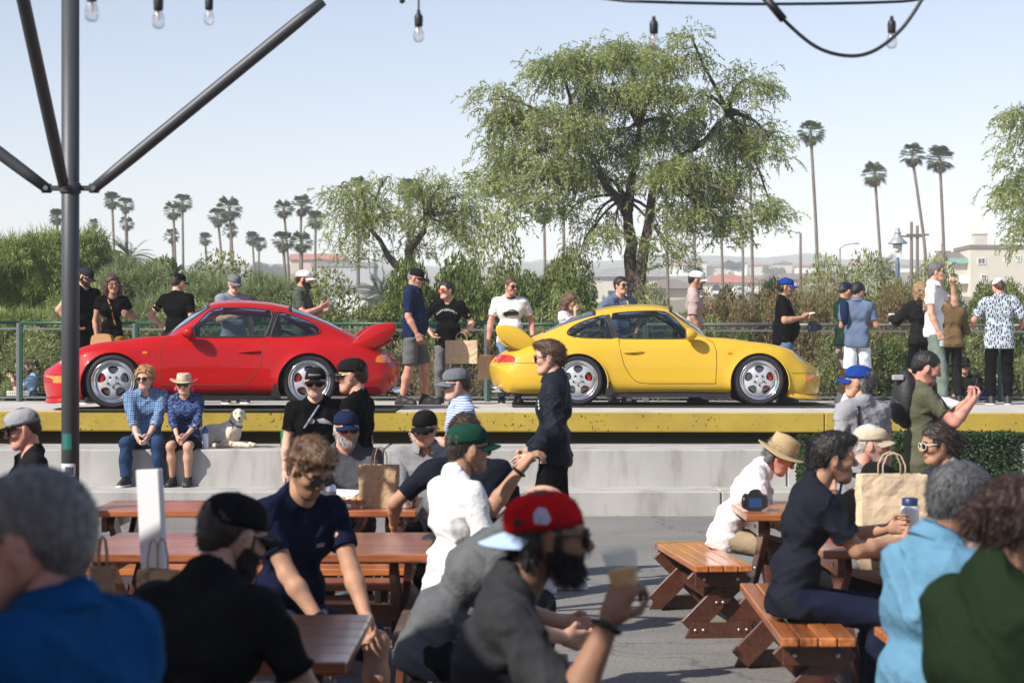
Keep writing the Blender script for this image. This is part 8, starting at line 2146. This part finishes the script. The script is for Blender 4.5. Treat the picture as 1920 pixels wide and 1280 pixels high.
food('sandwich in the hands of the man in black and navy tee', r2, 'R', (.03, .04, .03)); food('sandwich in the hands of the bending man in black cap', r3, 'R', (.03, .03, .03))
# cameras and straps
def camera(label, c, rz, scale=1.0):
    t = thing('camera', label, 'camera', c, rz); t.scale = (scale,) * 3
    b = MB(); b.prism(smooth_poly([(-.07, 0), (.07, 0), (.07, .085), (.035, .09), (.022, .118), (-.022, .118), (-.035, .09), (-.07, .085)], 1), 'Y', -.032, .035); sharp(b.build('camera_body', M_BLACKPL, t), 40)
    b = MB(); b.lathe([(.036, -.03), (.038, -.06), (.036, -.085), (.030, -.085), (.028, -.07)], 20, 'Y', (0, 0, .05)); sharp(b.build('lens', M_BLACKPL, t), 40)
    b = MB(); b.ellipsoid((.055, .0, .05), (.022, .045, .045), 10, 8); b.build('grip', M_BLACKPL, t, smooth=True)
    b = MB(); b.add([(-.042, .036, .02), (.03, .036, .02), (.03, .036, .072), (-.042, .036, .072)], [(0, 1, 2, 3)]); b.build('screen', mat('screen_blue', (.02, .05, .14), rough=.1), t)
    return t
camera('large black camera standing on the far right table', (wx(1416, 12.35), 12.35, .752), R(165), 1.12)
cm_ = camera('black camera with long lens hanging beside the heavy man in black', (wx(1524, 26.6), 26.6, wz(622, 26.6)), R(100), 1.25)
b = MB(); b.tube([(wx(1518, 26.6), 26.62, wz(622, 26.6)), (wx(1512, 26.6), 26.66, wz(650, 26.6)), (wx(1522, 26.6), 26.66, wz(668, 26.6)), (wx(1526, 26.6), 26.62, wz(640, 26.6))], .009, 6); tag(b.build('camera_strap', M_BLACKPL, smooth=True), 'black camera strap dangling beside the heavy man in black', 'strap')
def strap(info, pts, r, m, name='strap', flat=.4):
    """strap laid on the shirt: pts are (point, ray direction) in the person's own frame"""
    bv = decal_bvh(info); P = []
    for p, d in pts:
        p = Vector(p); d = Vector(d).normalized(); h = bv.ray_cast(p - d * .6, d); P.append((h[0] if h[0] is not None else p) - d * .006)
    b = MB(); b.tube(P, r, 6, flat=flat); return b.build(name, m, info['root'], smooth=True)
ch = b10['chest']; Rc = b10['Rc']
m_ys = mat('strap_yellow', (.55, .36, .02), rough=.7)
for s in (-1, 1): strap(b10, [(ch + Rc @ V3(0, s * (.085 - .03 * t), .16 - .26 * t), Rc @ V3(-1, 0, 0)) for t in np.linspace(0, 1, 6)], .014, M_BLACKPL if s < 0 else m_ys)
ch = r5['chest']; Rc = r5['Rc']; strap(r5, [(ch + Rc @ V3(0, .10 + .02 * t, .17 - .42 * t), Rc @ V3(1, 0, 0)) for t in np.linspace(0, 1, 7)], .016, M_BLACKPL)
ch = r6['chest']; Rc = r6['Rc']; strap(r6, [(ch + Rc @ V3(.02 + .03 * t, -.14, .17 - .30 * t), Rc @ V3(-.6, .8, 0)) for t in np.linspace(0, 1, 7)], .02, M_BLACKPL, 'backpack_strap')
strap(b2, [(b2['chest'] + b2['Rc'] @ V3(0, -.06 + .10 * t, .16 - .34 * t) , V3(-1, 0, 0)) for t in np.linspace(0, 1, 7)], .010, mat('leather_tan', (.42, .22, .08), rough=.6), 'bag_strap')
b = MB(); b.prism(smooth_poly([(-.15, -.10), (.15, -.10), (.14, .06), (.08, .10), (-.08, .10), (-.14, .06)], 2), 'Y', -.05, .05); simple('handbag', 'tan leather handbag at the hip of the woman in mustard trousers', 'handbag', b, mat('leather_tan', (.42, .22, .08)), (wx(192, 25.75), 25.75, wz(640, 25.75)), R(-10))
ch = r6['chest']; Rc = r6['Rc']; strap(r6, [(ch + Rc @ V3(.05, -.03 - .03 * math.sin(t * 3.1), .18 - .34 * t), Rc @ V3(-.75, .66, 0)) for t in np.linspace(0, 1, 7)], .007, paperw, 'lanyard')
# backpack of the olive tee man
bp = thing('backpack', 'black backpack on the back of the man in olive tee', 'backpack', (wx(1699, 14.9), 14.92, wz(800, 14.9))); bp.scale = (.82, .82, .82)
b = MB(); b.ellipsoid((0, 0, .25), (.12, .17, .27), 18, 14); b.ellipsoid((-.06, 0, .16), (.09, .14, .14), 14, 10); b.build('pack', mat('nylon_black', (.014, .014, .016), rough=.6, bump=.3, bscale=40), bp, smooth=True)
b = MB(); b.box((-.09, -.10, .45), (.10, .07, .05), bev=.008); b.build('flap_pocket', mat('nylon_grey', (.35, .35, .35), rough=.7), bp)
b = MB(); b.ellipsoid((0, 0, .14), (.10, .15, .14), 14, 10); b.ellipsoid((.02, -.02, .27), (.07, .10, .06), 12, 8); b.tube([(.06, -.05, .25), (.10, -.08, .32), (.08, -.06, .20)], .012, 6)
simple('bag', 'black bag lying on the dark bench beside the white shirt man', 'bag', b, mat('nylon_black', (.014, .014, .016)), (-.44, 10.55, .452), 0)
# white board standing on the nearest table
b = MB(); b.box((0, 0, .275), (.100, .035, .55), bev=.003); o = simple('table_sign', 'blank white board standing upright on the nearest table', 'sign', b, mat('board_white', (.62, .62, .64), rough=.6), (wx(294, 7.45), 7.45, .752), R(-24), False); o.rotation_euler = (0, R(-3.5), R(-24))
# folding table with boxes beyond the fence
t = thing('side_table', 'dark low table with takeaway boxes beyond the fence at the far left', 'table', (wx(20, 28.95), 28.95, .56)); b = MB(); b.box((0, 0, .50), (1.0, .6, .04), bev=.01); b.build('table_top', M_BLACKPL, t)
for sx in (-1, 1): b = MB(); b.box((sx * .42, 0, .24), (.05, .5, .48)); b.build('leg', M_BLACKPL, t)
for i, (px, w_) in enumerate(((22, .13), (34, .12), (46, .12))):
    b = MB(); b.prism([(-.055, 0), (.055, 0), (.065, .07), (-.065, .07)], 'Y', -.05, .05); simple('takeaway_box', 'white takeaway box beyond the fence at the far left, %s of three' % ['left one', 'middle one', 'right one'][i], 'box', b, paperw, (wx(px, 28.85), 28.85, 1.082), .2 * i, False, 'takeaway boxes')
# badges on the bomber jacket, script on the black tee, earrings
for dz, dy in ((.07, .0), (.045, .012), (.02, .022)):
    bv = decal_bvh(m9); ch = m9['chest']; d = Vector((-.75, -.66, 0)); base = Vector(ch + V3(.0, .07 + dy, dz)); h = bv.ray_cast(base - d * .6, d)
    if h[0] is not None: b = MB(); b.ellipsoid(h[0], (.008, .008, .011), 10, 6); b.build('badge', PRINTW, m9['shirt'], smooth=True)
f = proj(m4, m4['chest'] + V3(0, 0, -.12), V3(0, 0, 1) * 1.0, V3(1, 0, 0), V3(0, -1, 0)); decal_text('BRO', .060, PRINTW, m4['shirt'], lambda u, v: f(u, -v))
b = MB(); b.tube([f(.15 * math.cos(a), .042 * math.sin(a)) for a in np.linspace(0, 6.283, 33)], .0022, 5, caps=False); b.build('print', PRINTW, m4['shirt'])
ch = m3['chest']; Rc = m3['Rc']; strap(m3, [(ch + Rc @ V3(0, -.10 + .12 * t, -.01 + .17 * t), Rc @ V3(-1, 0, 0)) for t in np.linspace(0, 1, 8)], .020, mat('strap_white', (.55, .55, .60), rough=.8, col2=(.06, .05, .08), vscale=30), 'sling_strap')
for s in (-1, 1):
    p_ = m2['hc'] + m2['Rh'] @ V3(-.005, s * .088, -.055); b = MB(); b.ellipsoid(p_, (.018, .018, .028), 10, 8); b.build('earring', mat('tassel_pink', (.7, .03, .16), rough=.8), m2['root'], smooth=True)
# patch on the red cap
hc_, Rh_ = m15['hc'], m15['Rh']
def cap_patch(pts, m, name='patch'):
    cap_o = [c for c in m15['root'].children if c.name.startswith('cap')][0]
    bv = BVHTree.FromPolygons([v.co.copy() for v in cap_o.data.vertices], [tuple(pp.vertices) for pp in cap_o.data.polygons]); V = []
    for (x, z) in pts:
        o_ = Vector(hc_ + Rh_ @ V3(x, -.5, z)); d_ = Vector(Rh_ @ V3(0, 1, 0)); h = bv.ray_cast(o_, d_); V.append((h[0] if h[0] is not None else o_ + d_ * .42) - d_ * .004)
    c = sum((Vector(v) for v in V), Vector()) / len(V); b = MB(); b.add([c - Vector(Rh_ @ V3(0, .0012, 0))] + V, [(0, 1 + i, 1 + (i + 1) % len(V)) for i in range(len(V))]); b.build(name, m, cap_o)
cap_patch([(-.045, .045), (-.012, .042), (.0, .055), (-.014, .085), (-.035, .088), (-.048, .070)], mat('patch_blue', (.35, .42, .60), rough=.8, col2=(.55, .52, .58), vscale=60))
cap_patch([(-.105, .040), (-.095, .050), (-.092, .064), (-.086, .050), (-.072, .046), (-.085, .042), (-.080, .034), (-.092, .038)], PRINTK, 'emblem')
cap_patch([(.055, .100), (.068, .096), (.066, .107), (.058, .110)], PRINTW, 'emblem')
# ringer trim on the white tee
b = MB(); nbp = b8['nb'] + b8['Rc'] @ V3(.004, 0, .008); b.tube([nbp + b8['Rc'] @ V3(.066 * math.cos(a) + .006, .072 * math.sin(a), -.018 * math.cos(a)) for a in np.linspace(0, 6.283, 25)], .009, 6, caps=False); b.build('neck_trim', BLK, b8['shirt'], smooth=True)
# navy sweater over the shoulder of the man in white shorts
b = MB(); p0 = b14['shc']; b.tube([p0 + V3(.10, .17, -.04), p0 + V3(.03, .17, .055), p0 + V3(-.08, .16, .02), p0 + V3(-.125, .15, -.12), p0 + V3(-.13, .14, -.26)], [.05, .055, .06, .055, .03], 10, flat=.6); b.build('sweater', NAVY, b14['root'], smooth=True)
# ---------------------------------------------------------------- the dog
def dog():
    hp = V3(.10, 0, .34); Rd = rot_axis((0, 0, 1), -62) @ rot_axis((0, 1, 0), 4)
    hx = lambda x, y, z: hp + Rd @ (V3(x, y, z) - V3(.12, 0, .37))
    P = [ell((-.22, 0, .150), (.25, .135, .130), k=.05), ell((-.02, 0, .170), (.15, .125, .145), k=.06), cone((.03, 0, .22), hp, .090, .070, k=.05), ell(hx(.155, 0, .425), (.092, .074, .070), Rd, k=.03), cone(hx(.20, 0, .405), hx(.285, 0, .385), .046, .036, k=.025), ell(hx(.20, 0, .445), (.04, .05, .03), Rd, k=.02)]
    for s in (-1, 1):
        P += [ell((-.33, s * .125, .11), (.13, .06, .105), k=.04), cone((-.26, s * .15, .04), (-.12, s * .17, .032), .034, .030, k=.03), ell((-.08, s * .17, .030), (.045, .030, .026), k=.02),
              cone((.03, s * .095, .18), (-.04, s * .105, .06), .058, .045, k=.04), cone((-.04, s * .105, .048), (.22, s * .085, .042), .040, .032, k=.03), ell((.265, s * .082, .034), (.052, .034, .028), k=.02),
              ell(hx(.115, s * .088, .405), (.036, .014, .062), Rd @ rot_axis((1, 0, 0), s * 14), k=.010)]
    P.append(cone((-.42, 0, .09), (-.62, .12, .03), .035, .018, k=.03))
    P += [sub(hx(.235, .038, .455), .012, .012), sub(hx(.235, -.038, .455), .012, .012)]
    V, F = sdf_mesh(P, .009, k=.03, noise=fuzz(3, .002, 90))
    fur = mat('dog_fur', (.66, .58, .45), rough=.85, var=.12, vscale=9, bump=.5, bscale=130); blk = mat('dog_nose', (.012, .010, .010), rough=.35)
    o = mk('dog', raw_mesh('dog', V, F), fur); o.location = (wx(432, 22.1), 22.15, STEP2_Z - .004); o.rotation_euler = (0, 0, R(-16)); o.scale = (.86, .90, .95)
    tag(o, 'cream Labrador dog lying on the bleacher right of the hat woman', 'dog')
    b = MB(); b.ellipsoid(hx(.318, 0, .398), (.020, .020, .016), 10, 8); b.build('nose', blk, o, smooth=True)
    for s in (-1, 1): b = MB(); b.ellipsoid(hx(.226, s * .036, .448), (.011, .011, .011), 8, 6); b.build('eye', blk, o, smooth=True)
    for s in (-1, 1): b = MB(); b.tube([hx(.315, 0, .368), hx(.30, s * .022, .358), hx(.25, s * .036, .362)], .005, 5); b.build('mouth', blk, o, smooth=True)
    b = MB(); cn = hp * .55 + V3(.03, 0, .22) * .45; ax_ = unit(hp - V3(.03, 0, .22)); e1_ = unit(np.cross(ax_, V3(0, 1, 0))); e2_ = np.cross(ax_, e1_)
    b.tube([cn + (e1_ * math.cos(a) + e2_ * math.sin(a)) * .086 for a in np.linspace(0, 6.283, 25)], .013, 6, caps=False); b.build('collar', mat('collar_blue', (.05, .10, .35), rough=.7), o, smooth=True)
    b = MB(); b.tube([cn + V3(.0, -.085, 0), (.06, -.16, .12), (-.02, -.22, .04), (-.12, -.26, .012), (-.26, -.24, .012)], .006, 5); b.build('leash', mat('leash_red', (.30, .06, .06), rough=.7), o, smooth=True)
dog()
# ---------------------------------------------------------------- unseen restaurant front, added to darken car reflections and sky fill
def cafe():
    t = thing('added_cafe_front', 'long brown timber cafe front added unseen behind the camera to darken reflections', 'building', (0, -12, 0))
    tim = mat('cafe_timber', (.12, .085, .06), rough=.7, var=.25, vscale=2)
    for i in range(-18, 19): b = MB(); b.box((i * 1.0, 0, 3.0), (.985, .25, 6.0), bev=.01); b.build('board', tim, t)
    b = MB(); b.box((0, .9, 6.1), (38, 2.4, .2)); b.build('roof', tim, t)
    for i in range(-7, 8, 2): b = MB(); b.box((i * 2.3, .14, 1.7), (1.9, .06, 2.2)); b.build('window', m_pane, t)
cafe()
# ================================================================ haze
def haze():
    b = MB(); b.box((0, 1480, 45), (3040, 3080, 96.5)); o = b.build('haze', bpy.data.materials.new('haze_air')); o['kind'] = 'stuff'
    m = o.data.materials[0]; m.use_nodes = True; n = m.node_tree.nodes; n.clear(); out = n.new('ShaderNodeOutputMaterial'); v = n.new('ShaderNodeVolumePrincipled')
    v.inputs['Color'].default_value = (.86, .92, 1.0, 1); v.inputs['Density'].default_value = .0006; v.inputs['Anisotropy'].default_value = -.2
    m.node_tree.links.new(v.outputs[0], out.inputs['Volume'])
haze()
